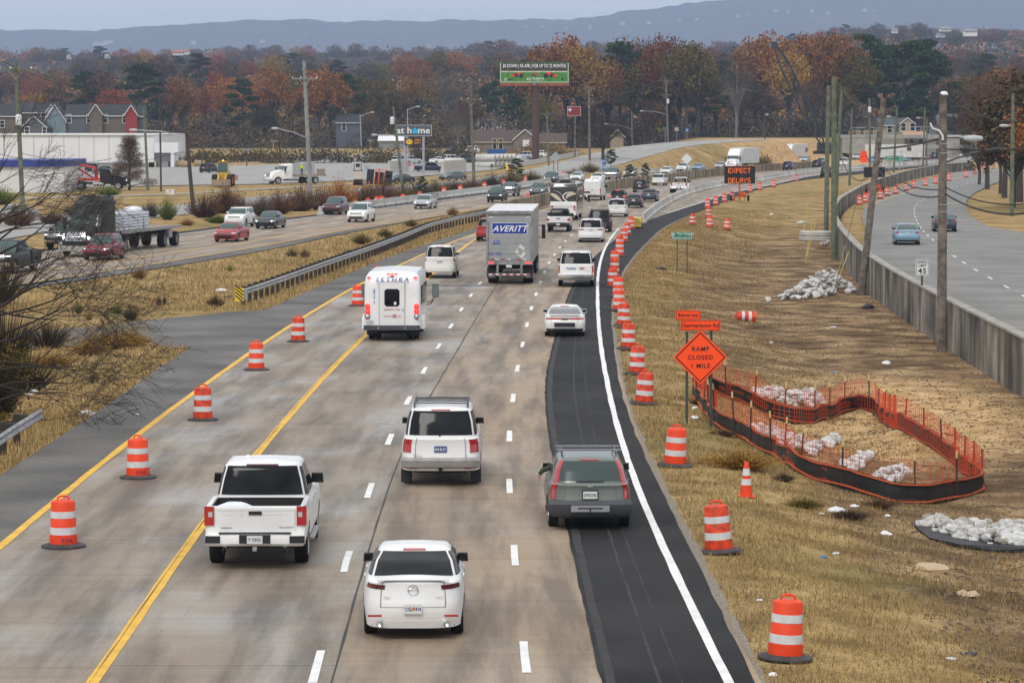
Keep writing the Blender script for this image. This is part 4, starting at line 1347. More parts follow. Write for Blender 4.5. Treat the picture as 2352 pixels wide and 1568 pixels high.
for sg in (-1,1):
 MB().box((.62, sg * .86,.22),(.04,.26,.34)).obj('mud_flap', M_BLACK, r)
 MB().box((-.008, sg * .66,.47),(.02,.17,.04)).obj('reflector', M_TAIL, r)
 MB().tube([(.85, sg * .66,1.87),(.9, sg * .66,1.97),(2.6, sg * .66,1.99),(2.8, sg * .66,1.89)], .025,6).obj('roof_rail', M_DGREY, r)
for x_ in (.95,1.5,2.1,2.5):
 MB().tube([(x_, -.64,1.975),(x_, 0,1.99),(x_, .64,1.975)], .018,6).obj('roof_crossbar', M_DGREY, r)
bp = Shell([(.46,.46,-.02,.2,.90),(.50,.50,-.11,.22,.97),(.66,.66,-.12,.22,.985),(.72,.72,-.05,.2,.96)], n=6, bow=.1, nr=12, ns=4, crown=0)
link('bumper', bp.mesh('bumper', mat('worn_silver_bumper', (.34,.33,.32),.35,.5, var=.2, scale=3)), r)
MB().box((.27,-.1,1.23),(.02,.40,.02), rx=.1).box((.24,.02,1.20),(.03,.04,.09)).obj('rear_wiper', M_BLACK, r)
MB().box((.3,0,.40),(.3,1.3,.12)).box((.02,0,.42),(.16,.09,.09)).obj('tow_hitch', M_UNDER, r)
rear_text(r, 'TOYOTA', .022, GREYINK, .02,.62,.80)
rear_text(r, 'SEQUOIA', .035, GREYINK, .02,.56,.75)
rear_text(r, 'V8', .035, GREYINK, .02,-.62,.76)
gaps(r, sh)
place(r, 1014,1106, D1, L=5.18, inset=1.1)
r, sh, cab = quick(SUVP, 'station_wagon', 'grey-green estate car with silver roof bars on the black asphalt', 'estate car', 'sage', L=4.74, W=1.86, H=1.56,
 belt=1.04, hood=.95, nose=.72, xb0=.24, xt0=.62, xt1=2.55, xb1=3.35, wt=.66, R=.345, tail=((.0,.13,3.9,6.4),), tail_side=.10, rw=.13, pz=.80, ptext='DWD182', zlow=.27, n=6, lower=M_DGREY, mirr=M_BLACK, chrome=False, glass=mat('wagon_glass', (.035,.055,.055),.16))
for sg in (-1,1):
 link('tail_light', cab.patch('tail_light', M_TAIL, (-.12 if sg > 0 else .87),(.13 if sg > 0 else 1.12),.9,3.2,4,8, off_=.014, th=.03), r)
 MB().tube([(.95, sg * .60,1.55),(.97, sg * .60,1.62),(2.35, sg * .60,1.63),(2.4, sg * .60,1.55)], .018,6).obj('roof_rail', M_BLACK, r)
for x_ in (1.05,1.85):
 MB().box((x_, 0,1.68),(.06,1.42,.035)).box((x_, -.6,1.65),(.07,.06,.06)).box((x_, .6,1.65),(.07,.06,.06)).obj('roof_bar', M_CHROME, r)
bp = Shell([(.34,.34,.0,.25,.86),(.42,.42,-.06,.26,.925),(.60,.60,-.07,.26,.935),(.68,.68,.0,.25,.90)], n=5, bow=.12, nr=12, ns=4, crown=0)
link('bumper', bp.mesh('bumper', M_DGREY), r)
MB().box((-.075,0,.51),(.02,.84,.14)).obj('skid_plate', M_METAL, r)
MB().box((-.088,0,.52),(.02,.54,.025)).box((-.09,0,.48),(.02,.03,.10)).obj('bumper_slot', M_BLACK, r)
MB().box((.012,0,.80),(.02,.36,.22)).obj('plate_frame', M_BLACK, r)
plate(r, -.008,0,.80, 'DWD182')
rear_text(r, 'CROSS COUNTRY', .04, mat('dim_lettering', (.22,.25,.23),.5),-.0,0,.70, space=1.1)
rear_text(r, 'VOLVO', .028, M_WHITET, .055,0,.97)
MB().box((.22,0,1.075),(.02,.62,.02)).obj('rear_wiper', M_BLACK, r)
gaps(r, sh)
place(r, 1352,1207, D2, L=4.74, inset=.95)
WAGON = r
arm = MB().tube([(2.55,.60,1.12),(2.50,.84,1.13),(2.46,1.00,1.06),(2.47,1.06,.98)], [.07,.065,.055,.045], 10)
M_SLEEVE = mat('dark_green_sleeve', (.04,.05,.035),.9)
M_SKIN = mat('skin', (.42,.22,.15),.6)
ao = thing('person', 'driver with dark green sleeve resting an arm out of the grey-green estate car', 'person')
so = arm.obj('sleeve', M_SLEEVE, ao, True)
hd = MB().box((2.475,1.065,.93),(.07,.035,.09), taper=.9)
for k in range(4):
 x_ = 2.448 + k * .018
 ln_ = (.07,.08,.075,.06)[k]
 hd.tube([(x_, 1.07,.89),(x_, 1.075,.89 - ln_ * .5),(x_ + .004,1.06,.89 - ln_)], [.009,.0085,.007], 6)
hd.tube([(2.505,1.05,.94),(2.525,1.045,.915),(2.528,1.05,.885)], [.011,.010,.008], 6)
hd.obj('hand', M_SKIN, ao, True)
tor = Shell([(.55,.55,2.05,2.30,.18),(.9,.9,2.02,2.32,.23),(1.08,1.08,2.05,2.30,.20),(1.14,1.14,2.10,2.24,.08)], n=3, nr=8, ns=8)
to = link('torso', tor.mesh('torso', M_SLEEVE, smooth=80), ao)
to.location = (0,.36,0)
hb = MB().lathe([(.001,-.12),(.06,-.10),(.085,-.03),(.09,.04),(.07,.10),(.001,.13)], 14)
ho_ = hb.obj('head', M_SKIN, ao, True)
ho_.location = (2.2,.36,1.27)
ao.location, ao.rotation_euler = WAGON.location, WAGON.rotation_euler
r, sh, cab = quick(SEDAN, 'coupe', 'low white coupe with a full width red tail light strip', 'car', 'pearl', L=4.5, W=1.74, H=1.27, belt=.92, deck=.90, hood=.80, nose=.60,
 xb0=.34, xt0=1.45, xt1=2.15, xb1=2.95, wt=.60, R=.315, tail=((.03,.49,4.3,5.2),), tail_side=.03, pz=.52, ptext='SP37529', n=9, cabn=8, zlow=.20, chrome=False, glass=mat('coupe_glass', (.07,.075,.08),.08, coat=1.))
MB().box((-.012,0,.52),(.02,.86,.17)).obj('plate_recess', M_BLACK, r)
MB().box((.055,0,.745),(.03,.26,.08)).obj('lamp_centre', M_DGREY, r)
MB().lathe([(.045,-.08),(.05,.1)], 12, 'X', c=(.0,.52,.26)).obj('exhaust_pipe', M_METAL, r)
MB().box((.12,0,.94),(.14,1.3,.03)).obj('spoiler', PAINT['pearl'], r)
MB().box((.62,.1,1.01),(.02,.9,.015), ry=.0).obj('rear_wiper', M_BLACK, r)
gaps(r, sh)
place(r, 1297,771, D2, L=4.5, inset=.85)
r, sh, cab = quick(SUVP, 'sport_utility', 'white SUV lettered Puckett EMS with a light bar on its roof', 'SUV', 'white', L=5.4, W=2.0, H=1.92, belt=1.22, hood=1.15, nose=.9, xb0=.15, xt0=.50, xt1=3.2, xb1=3.95, wt=.72, R=.39,
 tail=((.015,.10,4.3,6.0),), tail_side=.04, pz=.62, ptext='CAEAU5', zlow=.36, n=12, box=True, cabn=10, mirr=M_BLACK)
t = rear_text(r, 'Puckett', .115, BLUEINK, .035,.27,.97, bold=.006, shear=.25)
rear_text(r, 'EMS', .115, REDINK, .035,-.32,.97, bold=.008, shear=.25)
rear_text(r, 'CHEVROLET', .03, GREYINK, .035,-.62,.86)
MB().box((1.3,0,1.99),(.10,1.2,.05)).box((1.3,0,2.04),(.16,.25,.05)).obj('light_bar', M_METAL, r)
for sg in (-1,1):
 MB().tube([(.9, sg * .66,1.9),(.95, sg * .66,1.98),(3.0, sg * .66,1.98)], .02,6).obj('roof_rail', M_METAL, r)
 MB().box((.02, sg * .9,.80),(.02,.10,.10)).obj('amber_lens', M_AMBER, r)
bp = Shell([(.46,.46,-.05,.2,.90),(.52,.52,-.14,.22,.97),(.66,.66,-.14,.22,.98),(.71,.71,-.06,.2,.95)], n=7, bow=.1, nr=12, ns=4, crown=0)
link('bumper', bp.mesh('bumper', M_CHROME), r)
MB().box((.20,-.1,1.24),(.02,.42,.02), rx=-.1).obj('rear_wiper', M_BLACK, r)
MB().box((.3,0,.42),(.3,1.4,.14)).obj('tow_hitch', M_UNDER, r)
place(r, 1323,657, D2, L=5.4, inset=1.1)
r, sh, cab = quick(SUVP, 'sport_utility', 'pearl white SUV with tall red tail lights, just ahead of the white shuttle bus', 'SUV', 'pearl', L=4.78, W=1.88, H=1.86, belt=1.20, hood=1.12, nose=.88, wt=.70, R=.38, xb0=.22, xt0=.52,
 tail=((.0,.10,4.9,6.3),), tail_side=.05, pz=.98, ptext='BLU1065', zlow=.33, rails=M_DGREY, mirr=PAINT['pearl'], lower=PAINT['pearl'])
place(r, 1012,638, D1, L=4.78, inset=.95)
r, sh, cab = quick(VAN, 'minivan', 'white minivan with wide red tail lights beside the drum row', 'minivan', 'white', W=1.96, H=1.74, pz=.96, ptext='TJN47X')
place(r, 1357.5,556, WL, L=5.1, inset=.95)
r, sh, cab = quick(SUVP, 'sport_utility', 'black older SUV half hidden by the white minivan', 'SUV', 'black', L=4.9, W=1.92, H=1.85, xb0=.16, xt0=.5, wt=.72, n=10, tail=((.02,.1,4.6,5.9),), rails=M_BLACK, R=.38)
place(r, 1377,533, WL, L=4.9, inset=.95)
BW, BH, BL = 2.35,2.85,7.2
r = thing('shuttle_bus', 'white shuttle bus lettered SETHRA in the left lane', 'bus')
bsh = Shell([(.50,.50,.06, BL - 1.6, BW * .47),(.56,.56,.0, BL - 1.5, BW * .5),(2.2,2.2,.06, BL - 1.5, BW * .495),(2.62,2.62,.14, BL - 1.5, BW * .47),(2.80,2.80,.36, BL - 1.7, BW * .42)], n=18, bow=.01, nr=14, ns=20, crown=.07)
WB = PAINT['white']
link('body', bsh.mesh('body', WB, arches((1.45,),.40, BW, .5)), r)
cabf = Shell([(.45,.45, BL - 1.8, BL - .05,1.0),(.8,.8, BL - 1.8, BL, 1.02),(1.25,1.15, BL - 1.8, BL - .1,.98),(1.4,1.25, BL - 1.8, BL - .4,.93),(2.1,2.1, BL - 1.8, BL - 1.25,.85)], n=7, crown=.05)
link('cab', cabf.mesh('cab', WB, arches((BL - 1.0,),.40,2.04,.4)), r)
dr_ = MB().box((-.0,0,1.47),(.05,1.02,1.86)).obj('rear_door', WB, r)
dr_.location = (.02,0,0)
MB().box((.005,0,1.47),(.05,1.07,1.91)).obj('door_frame', M_METAL, dr_)
wnd = Shell([(0,0,-.02,.02,.30),(.85,.85,-.02,.02,.30)], n=6, nr=6, ns=4, crown=0)
wme = MB().prism([(-.31 + .08,1.42),(.31 - .08,1.42),(.31,1.50),(.31,2.06),(.31 - .08,2.14),(-.31 + .08,2.14),(-.31,2.06),(-.31,1.50)], -.035,-.012, 'X')
wo_ = wme.obj('rear_window', M_GLASS, dr_)
MB().box((-.04,-.13,1.55),(.01,.09,.12)).obj('sticker', M_WHITET, wo_)
MB().tube([(-.04,-.45,1.22),(-.07,-.45,1.26),(-.07,-.45,1.36)], .015,6).obj('door_handle', M_METAL, dr_)
for sg in (-1,1):
 for z_, mm_ in ((1.42, M_BRAKE),(1.22, M_BRAKE),(1.02, M_HEAD)):
  o = MB().lathe([(.001,-.03),(.062,-.02),(.085,.0),(.095,.0),(.095,.02)], 18, 'X').mesh('tail_light', mm_, True)
  o = link('tail_light', o, r)
  o.location = (-.015, sg * 1.01, z_)
  MB().lathe([(.094,-.012),(.112,-.004),(.112,.02)], 18, 'X').obj('lamp_ring', M_BLACK, o)
 MB().box((.12, sg * .96,2.60),(.05,.14,.06)).obj('marker_light', M_BRAKE, r)
 MB().box((-.012, sg * 1.02,.90),(.02,.09,.03)).obj('reflector', M_TAIL, r)
 MB().box((1.95, sg * (BW / 2 - .06),.38),(.05,.36,.42)).obj('mud_flap', M_BLACK, r) if 0 else None
 MB().box((.95, sg * .86,.34),(.04,.48,.30)).obj('mud_flap', M_BLACK, r)
 c_ = Shell([(.45,.45,.75,2.15,.14),(.85,.85,.85,2.05,.14),(1.0,1.0,1.1,1.85,.11)], n=4, nr=6, ns=10, crown=.02)
 o = link('fender_flare', c_.mesh('fender_flare', WB), r)
 o.location = (0, sg * (BW / 2 + .0),0)
for y_ in (-.16,0,.16):
 MB().box((.16, y_, 2.75),(.05,.12,.05)).obj('marker_light', M_BRAKE, r)
MB().box((.12,0,2.655),(.05,.16,.04)).obj('high_brake_light', M_TAIL, r)
MB().lathe([(.001,-.03),(.03,-.02),(.035,.03)], 12, 'X', c=(.03,0,2.36)).obj('camera_dome', M_PLATE, r)
MB().box((-.14,0,.56),(.30,2.30,.18)).obj('bumper', M_DGREY, r)
for y_ in (-.55,.55):
 for z_ in (.59,.53):
  MB().box((-.295, y_, z_),(.01,.03,.03)).obj('bumper_bolt', M_PLATE, r)
plate(r, -.02,.93,.80, '1116-GG')
rear_text(r, 'SETHRA', .17, BLUEINK, -.0,-.0,2.44, tilt=.12, bold=.004, shear=.2, space=1.5, xscale=1.2)
for k, ch in enumerate('GR19-3'):
 rear_text(r, ch, .085, BLUEINK, .03,.74,2.06 - k * .105, bold=.004, shear=.2)
rear_text(r, 'FREQUENT STOPS', .06, REDINK, -.016,0,1.27)
rear_text(r, 'WE STOP AT RR XING', .05, REDINK, -.016,0,1.0)
rear_text(r, 'X', .16, REDINK, -.02,-.10,.95, bold=.004)
for k in range(4):
 x_ = 1.0 + k * 1.15
 for sg in (-1,1):
  MB().box((x_, sg * (BW / 2 - .004),1.85),(.95,.04,.80)).obj('side_window', M_GLASS, r)
link('windshield', cabf.patch('windshield', M_GLASSG, 2.05,2.95,3.1,3.95,10,4), r)
for sg in (-1,1):
 o = MB().tube([(BL - 1.4, sg * 1.0,1.25),(BL - 1.35, sg * 1.35,1.30),(BL - 1.35, sg * 1.48,1.5)], .02,6).tube([(BL - 1.4, sg * 1.0,1.12),(BL - 1.35, sg * 1.33,1.2),(BL - 1.35, sg * 1.42,1.38)], .02,6).obj('mirror_arm', M_BLACK, r)
 m_ = MB().box((BL - 1.35, sg * 1.52,1.75),(.09,.26,.55)).obj('mirror', M_BLACK, o)
 MB().box((BL - 1.40, sg * 1.52,1.75),(.01,.22,.50)).obj('mirror_glass', mat('mirror_glass_blue', (.20,.28,.30),.1,.5), m_)
MB().box((3,0,.45),(5.5,1.2,.3)).tube([(.3,.3,.36),(.6,.3,.36)], .04).obj('underbody', M_UNDER, r)
for x_, yy in ((1.45,.92),(1.45,.66),(BL - 1.0,.88)):
 for sg in (-1,1):
  add_wheel(r, x_, sg * yy, .39,.22)
place(r, 905,778, D1, L=BL, inset=1.35)
TW, TL, TH = 2.58,14.6,4.1
M_TRL = mat('trailer_grey', (.36,.37,.375),.45,.35, var=.12, scale=1.2)
M_TRD = mat('trailer_frame', (.27,.28,.28),.5,.4, var=.3, scale=3)
r = thing('box_truck_trailer', 'grey box trailer lettered AVERITT with 541992 on its rear doors, behind its truck tractor', 'truck')
body = MB().box((TL / 2 + .04,0,2.62),(TL - .08, TW - .04,2.84)).obj('box', M_TRL, r)
MB().box((TL / 2,0,4.06),(TL, TW, .05)).obj('roof', mat('trailer_roof', (.72,.73,.74),.4,.2), r)
fr = MB()
fr.box((-.02,0,3.98),(.14, TW, .16)).box((-.02, TW / 2 - .06,2.62),(.14,.12,2.6)).box((-.02,-TW / 2 + .06,2.62),(.14,.12,2.6)).box((-.02,0,1.22),(.16, TW, .24))
fr.obj('rear_frame', M_TRD, r)
for k in range(8):      # roll-up door slats
 MB().box((.01,0,1.50 + k * .305),(.04, TW - .26,.298)).obj('door_panel', M_TRL, r)
sgn = MB().box((-.018,0,3.10),(.012,1.95,.63)).obj('sign_board', M_WHITET, r)
s2 = MB().box((-.027,0,3.10),(.010,1.90,.58)).obj('sign_field', mat('averitt_blue', (.01,.035,.30),.4), sgn)
t = rear_text(r, 'AVERITT', .34, M_WHITET, -.036,0,2.93, bold=.012, shear=.35, xscale=1.05)
rear_text(r, '541992', .17, BLUEINK, -.014,.80,1.62, bold=.003)
MB().box((-.016,.72,2.33),(.012,.38,.20)).obj('sticker', mat('sticker_blue', (.06,.09,.35),.5), r)
rear_text(r, 'OUR DRIVING FORCE', .04, M_WHITET, -.024,.72,2.36)
rear_text(r, 'IS PEOPLE', .04, M_WHITET, -.024,.72,2.30)
rear_text(r, '1-800-AVERITT', .035, BLUEINK, -.014,.72,2.20)
MB().box((-.02,.02,1.72),(.03,.70,.03)).obj('door_bar', M_METAL, r)
for x_, z_ in ((-.62,1.98),(-.55,1.83),(-.66,1.68)):
 MB().box((-.018, x_, z_),(.012,.36,.36), rx=.7).obj('placard', mat('pale_placard', (.62,.62,.58),.6), r)
for sg in (-1,1):
 MB().box((-.016, sg * 1.05,3.72),(.01,.26,.04)).box((-.016, sg * 1.16,3.60),(.01,.04,.26)).obj('corner_mark', M_WHITET, r)
 for d_ in (.0,.16):
  MB().lathe([(.001,-.02),(.05,-.015),(.06,.02)], 14, 'X', c=(-.11, sg * (1.10 - d_),1.20)).obj('tail_light', M_BRAKE, r)
 MB().box((-.06, sg * .66,.80),(.06,.12,.66)).obj('guard_post', M_TRD, r)
 MB().box((.35, sg * 1.0,.62),(.03,.52,.62)).obj('mud_flap', M_BLACK, r)
 rear_text(r, 'AVERITT', .06, M_WHITET, .33, sg * 1.0,.40)
bt = MB().box((-.08,0,.56),(.10,2.30,.11)).obj('rear_guard', M_TRD, r)
for k in range(12):
 for zz, par, xx in ((.56, bt, -.135),):
  MB().box((xx, 1.06 - k * .193, zz),(.008,.185,.06)).obj('reflector_tape', M_TAIL if k % 2 else M_WHITET, par)
for k, (y_, L_) in enumerate(((.95,.26),(.70,.22),(.36,.22),(-.0,.2),(-.5,.25),(-.85,.2))):
 MB().box((-.106, y_, 1.40),(.008, L_, .05)).obj('reflector_tape', M_TAIL if k % 2 == 0 else M_WHITET, r)
MB().box((-.07,-.10,1.05),(.03,.03,.85)).obj('door_strap', M_BLACK, r)
plate(r, -.08,.03,1.02)
MB().box((3.2,0,.95),(4.5,1.0,.28)).box((TL / 2 + 2,0,1.1),(TL - 4.5,.9,.2)).box((.45,0,.95),(.4,2.2,.15)).obj('chassis', M_UNDER, r)
for x_ in (1.9,3.15):
 for sg in (-1,1):
  for yy in (1.12,.84):
   add_wheel(r, x_, sg * yy, .51,.26, None, 'steel')
tc_ = Shell([(.7,.7, TL + .25, TL + 3.1,1.15),(1.3,1.2, TL + .2, TL + 3.6,1.2),(2.3,1.8, TL + .2, TL + 3.0,1.2),(3.3,3.2, TL + .25, TL + 2.0,1.15),(3.9,3.6, TL + .3, TL + 1.5,1.0)], n=10, crown=.05)
tc_o = link('tractor_cab', tc_.mesh('tractor_cab', PAINT['crimson']), r)
for sg in (-1,1):
 MB().box((TL + 2.0, sg * 1.52,2.35),(.12,.22,.85)).tube([(TL + 2, sg * 1.1,2.7),(TL + 2, sg * 1.5,2.7)], .02).tube([(TL + 2, sg * 1.1,2.0),(TL + 2, sg * 1.5,2.0)], .02).obj('mirror', M_BLACK, tc_o)
 for x_ in (TL - 1.2, TL - .0, TL + 2.6):
  add_wheel(r, x_, sg * 1.05,.51,.30, None, 'steel')
 MB().box((TL - .6, sg * 1.12,1.12),(2.6,.2,.10)).obj('tractor_fender', PAINT['red'], r)
place(r, 1173,649, D1, L=TL, inset=2.0)
RW, RH, RL_ = 2.50,3.45,10.5
r = thing('motor_home', 'tall motor home with brown, black and cream swirls on its back', 'motor home')
rv = Shell([(.45,.45,.15, RL_ - .3, RW * .48),(.60,.60,.0, RL_, RW * .5),(1.55,1.55,.0, RL_ + .05, RW * .5),(3.05,3.05,.04, RL_ - .1, RW * .5),(3.38,3.38,.22, RL_ - .5, RW * .46)], n=22, bow=.015, nr=22, ns=16, crown=.05)
SWIRL = mat('brown_gloss', (.035,.022,.017),.2, var=.4, scale=.8, coat=.6)
link('body', rv.mesh('body', PAINT['white'], arches((3.0, RL_ - 1.6),.44, RW, .4)), r)
link('back_panel', rv.patch('back_panel', SWIRL, .0,1.0,2.12,3.35,20,8, off_=.008, th=.02), r)
link('top_band', rv.patch('top_band', mat('black_gloss', (.012,.011,.011),.15, coat=1.),-.02,1.02,2.88,3.8,16,3, off_=.016, th=.02), r)
link('side_panel', rv.patch('side_panel', SWIRL, 1.01,1.97,1.3,3.3,20,8, off_=.008, th=.02), r)
link('side_panel', rv.patch('side_panel', SWIRL, 3.03,3.98,1.3,3.3,20,8, off_=.008, th=.02), r)
M_CREAM = mat('cream_band', (.60,.52,.38),.3, coat=.5)
def sweep(name, pts, ws, m, x=-.03):
 v, f = [], []
 pts = [Vector((0, a, b)) for a, b in pts]
 for i, p in enumerate(pts):
  d = (pts[min(i + 1, len(pts) - 1)] - pts[max(i - 1,0)]).normalized()
  nn = Vector((0,-d.z, d.y))
  for s_ in (1,-1):
   q = p + nn * ws[i] * s_
   v += [(x, q.y, q.z),(x + .03, q.y, q.z)]
 for i in range(len(pts) - 1):
  a = i * 4
  f += [(a, a + 2, a + 6, a + 4),(a, a + 4, a + 5, a + 1),(a + 2, a + 3, a + 7, a + 6)]
 o = link(name, mesh(name, v, f, m), r)
 return o
def smoothpts(p, n=24):
 A = np.array(p, float)
 t = np.linspace(0, len(A) - 1, n)
 out = []
 for q in t:
  i = int(min(q, len(A) - 2))
  u = q - i
  p0, p1, p2, p3 = A[max(i - 1,0)], A[i], A[i + 1], A[min(i + 2, len(A) - 1)]
  out.append(tuple(.5 * ((2 * p1) + (p2 - p0) * u + (2 * p0 - 5 * p1 + 4 * p2 - p3) * u * u + (3 * p1 - p0 - 3 * p2 + p3) * u ** 3)))
 return out
for nm, pp, w0, mm_ in (('cream_swirl', [(1.20,2.42),(.85,2.30),(.45,2.0),(.15,1.75)], .17, M_CREAM),('cream_swirl', [(-1.18,2.45),(-.75,2.42),(-.40,2.25),(-.3,2.0)], .15, M_CREAM),
 ('white_swirl', [(-.9,2.60),(-.3,2.52),(.02,2.25),(-.1,1.95),(-.5,1.65),(-1.1,1.45)], .055, PAINT['white']),('silver_swirl', [(.9,2.75),(.5,2.62),(.25,2.45),(.1,2.2)], .03, PAINT['silver'])):
 sp2 = smoothpts(pp)
 sweep(nm, sp2, [w0 * math.sin(math.pi * (.08 + .88 * i / (len(sp2) - 1))) for i in range(len(sp2))], mm_, -.034 if w0 < .1 else -.030)
arc = MB()
M_HUMP = Shell([(1.30,1.30,-.05,.05,1.22),(1.50,1.50,-.05,.05,1.18),(1.66,1.66,-.045,.05,.85),(1.72,1.72,-.04,.05,.35)], n=14, nr=16, ns=3, crown=.0)
link('white_hump', M_HUMP.mesh('white_hump', PAINT['white']), r)
for sg in (-1,1):
 for z_ in (1.32,1.16,1.0):
  o = link('tail_light', MB().lathe([(.001,-.035),(.08,-.02),(.095,.01)], 16, 'X').mesh('tail_light', M_TAIL, True), r)
  o.location = (-.06, sg * 1.03, z_)
  o.scale = (1,1,.65)
 MB().box((.1, sg * 1.05,3.13),(.05,.12,.05)).obj('marker_light', M_TAIL, r)
 MB().tube([(1.2, sg * 1.32,3.2),(8.5, sg * 1.32,3.2)], .09,8).obj('awning', M_BLACK, r)
 for k in range(5):
  MB().box((1.5 + k * 1.75, sg * 1.262,2.1),(1.1,.02,.75)).obj('side_window', M_GLASS, r)
 o = MB().tube([(RL_ - .1, sg * 1.1,2.0),(RL_ - .2, sg * 1.75,1.95)], .03,6).obj('mirror_arm', M_CHROME, r)
 MB().box((RL_ - .2, sg * 1.78,1.72),(.12,.24,.55)).obj('mirror', M_BLACK, o)
for y_ in (-.2,0,.2):
 MB().box((.1, y_, 3.13),(.05,.1,.05)).obj('marker_light', M_TAIL, r)
MB().box((1.4,0,3.55),(1.0,.8,.25)).box((4.5,0,3.55),(1.0,.8,.25)).box((.35,.0,3.47),(.35,2.2,.12)).tube([(.3,-1.0,3.45),(.3,-1.0,3.6),(.3,1.0,3.6),(.3,1.0,3.45)], .02).obj('roof_rack', M_BLACK, r)
MB().box((.05,0,.55),(.3,2.3,.14)).obj('bumper', PAINT['white'], r)
MB().box((4.5,0,.5),(8,1.6,.4)).obj('underbody', M_UNDER, r)
for x_ in (3.0, RL_ - 1.6):
 for sg in (-1,1):
  add_wheel(r, x_, sg * 1.05,.44,.26, None, 'steel')
place(r, 1294,506, D1, L=RL_, inset=.2)
RVO = r
r, sh, fb, cab = pickup('pickup_truck', 'boxy white jeep style pickup with black top right behind the motor home', 'pickup truck', 'white', L=5.4, W=1.88, H=1.88, bed=1.5, belt=1.18, hood=1.15, box=True, chrome=False, lowbump=M_BLACK,
 soft=M_BLACK, tailh=(.92,1.12), steps=False, ptext='WZ41237', R=.42)
rear_text(r, 'Jeep', .10, mat('embossed_white', (.60,.60,.60),.4),.015,0,1.0)
place(r, 1283.5,532, D1, L=5.4, inset=1.0)
r = thing('cargo_van', 'white high roof panel van right of the motor home', 'van')
v_ = Shell([(.42,.42,.10,5.6,.93),(.55,.50,.0,5.9,1.02),(1.0,.95,.0,6.0,1.025),(1.35,1.15,.02,5.75,1.02),(1.9,1.75,.04,5.1,.985),(2.30,2.25,.08,4.75,.94),(2.44,2.42,.22,4.5,.86)], n=14, bow=.01, nr=14, ns=22, crown=.05)
v_.rows = [q[:5] + (.75,1.) for q in v_.rows]
link('body', v_.mesh('body', PAINT['white'], arches((1.35,4.9),.37,2.05)), r)
for sg in (-1,1):
 MB().box((.035, sg * .46,1.35),(.06,.90,1.70)).obj('rear_door', PAINT['white'], r)
 MB().box((.0, sg * .955,1.10),(.12,.10,.62)).obj('tail_light', M_TAIL, r)
 MB().box((-.0, sg * (.07 if sg > 0 else .07),1.2),(.03,.05,.18)).obj('door_handle', M_BLACK, r)
 mirror(r, 4.7, sg * 1.0,1.5, M_BLACK, 1.6)
 for x_ in (1.35,4.9):
  add_wheel(r, x_, sg * .9,.36,.22)
 link('side_window', v_.patch('side_window', M_GLASS, 1.72 if sg < 0 else 3.14,1.86 if sg < 0 else 3.28,3.1,4.3,4,3), r)
link('windshield', v_.patch('windshield', M_GLASSG, 2.06,2.94,3.1,4.4,10,4), r)
MB().box((-.02,0,.52),(.16,2.0,.22)).obj('bumper', M_DGREY, r)
MB().box((.08,0,2.36),(.08,.25,.05)).obj('high_brake_light', M_TAIL, r)
MB().box((2.8,0,.45),(5,1.2,.2)).obj('underbody', M_UNDER, r)
plate(r, -.0,.55,.95)
MB().box((-.01,.55,.95),(.02,.62,.2)).obj('plate_recess', M_BLACK, r)
rear_text(r, 'RAM', .06, GREYINK, .0,.6,1.25)
rear_text(r, 'PROMASTER', .04, GREYINK, .0,-.6,1.15)
place(r, 1362,460, D1, L=6., inset=.9)
# ------------------------------------------------------------------ other outbound traffic
def away(pre, name, label, cat, col, x, y, curve, **k):
 r, sh, cab = quick(pre, name, label, cat, col, **k)
 L = k.get('L', pre['L'])
 place(r, x, y, curve, L=L, inset=.9)
 return r
away(SUVP, 'minivan', 'red minivan mostly hidden behind the left side of the grey trailer', 'minivan', 'red', 1123,553, LA, W=1.95)
away(SUVP, 'sport_utility', 'white SUV beside the attenuator end of the right barrier', 'SUV', 'white', 1417,498, D2, tail=((.0,.11,4.7,5.6),), lower=M_DGREY, rails=M_METAL, R=.36)
away(SMALL, 'sport_utility', 'black SUV with lit red brake lights right of the white panel van', 'SUV', 'black', 1419,470, D1, brake=True)
away(SEDAN, 'sedan', 'dark grey sedan between the black braking SUV and the right barrier', 'car', 'dark', 1456,477, D2, chrome=False)
away(SEDAN, 'sedan', 'black sedan with wide red lamps hard against the right barrier', 'car', 'slate', 1491,463, D2, chrome=False, W=1.86)
away(SUVP, 'sport_utility', 'black SUV with chrome bumper strip near the stained median wall', 'SUV', 'black', 1470,442, D1, tail=((.0,.30,4.9,5.5),), lower=M_CHROME)
away(BOXY, 'sport_utility', 'small boxy white SUV closest to the stained median wall', 'SUV', 'white', 1513,426, OW, L=4.25, W=1.82, H=1.68, lower=M_DGREY, tail=((.03,.12,4.7,5.7),))
r, sh, fb, cab = pickup('pickup_truck', 'white dual wheel pickup carrying brown boxes, next to the right barrier', 'pickup truck', 'white', W=2.1, L=6.2, H=1.98, tailh=(.95,1.3))
for sg in (-1,1):
 c_ = Shell([(.55,.55,.6,1.95,.17),(.95,.95,.7,1.85,.17),(1.12,1.12,.95,1.6,.12)], n=3, nr=6, ns=10, crown=.02)
 o = link('fender_flare', c_.mesh('fender_flare', PAINT['white']), r)
 o.location = (0, sg * 1.06,0)
 add_wheel(r, 6.2 * .205, sg * 1.12,.41,.2)
place(r, 1561,443, D2, L=6.2, inset=1.2)
BXT = r
M4 = Matrix.Translation(BXT.location) @ Matrix.Rotation(BXT.rotation_euler.z, 4, 'Z')
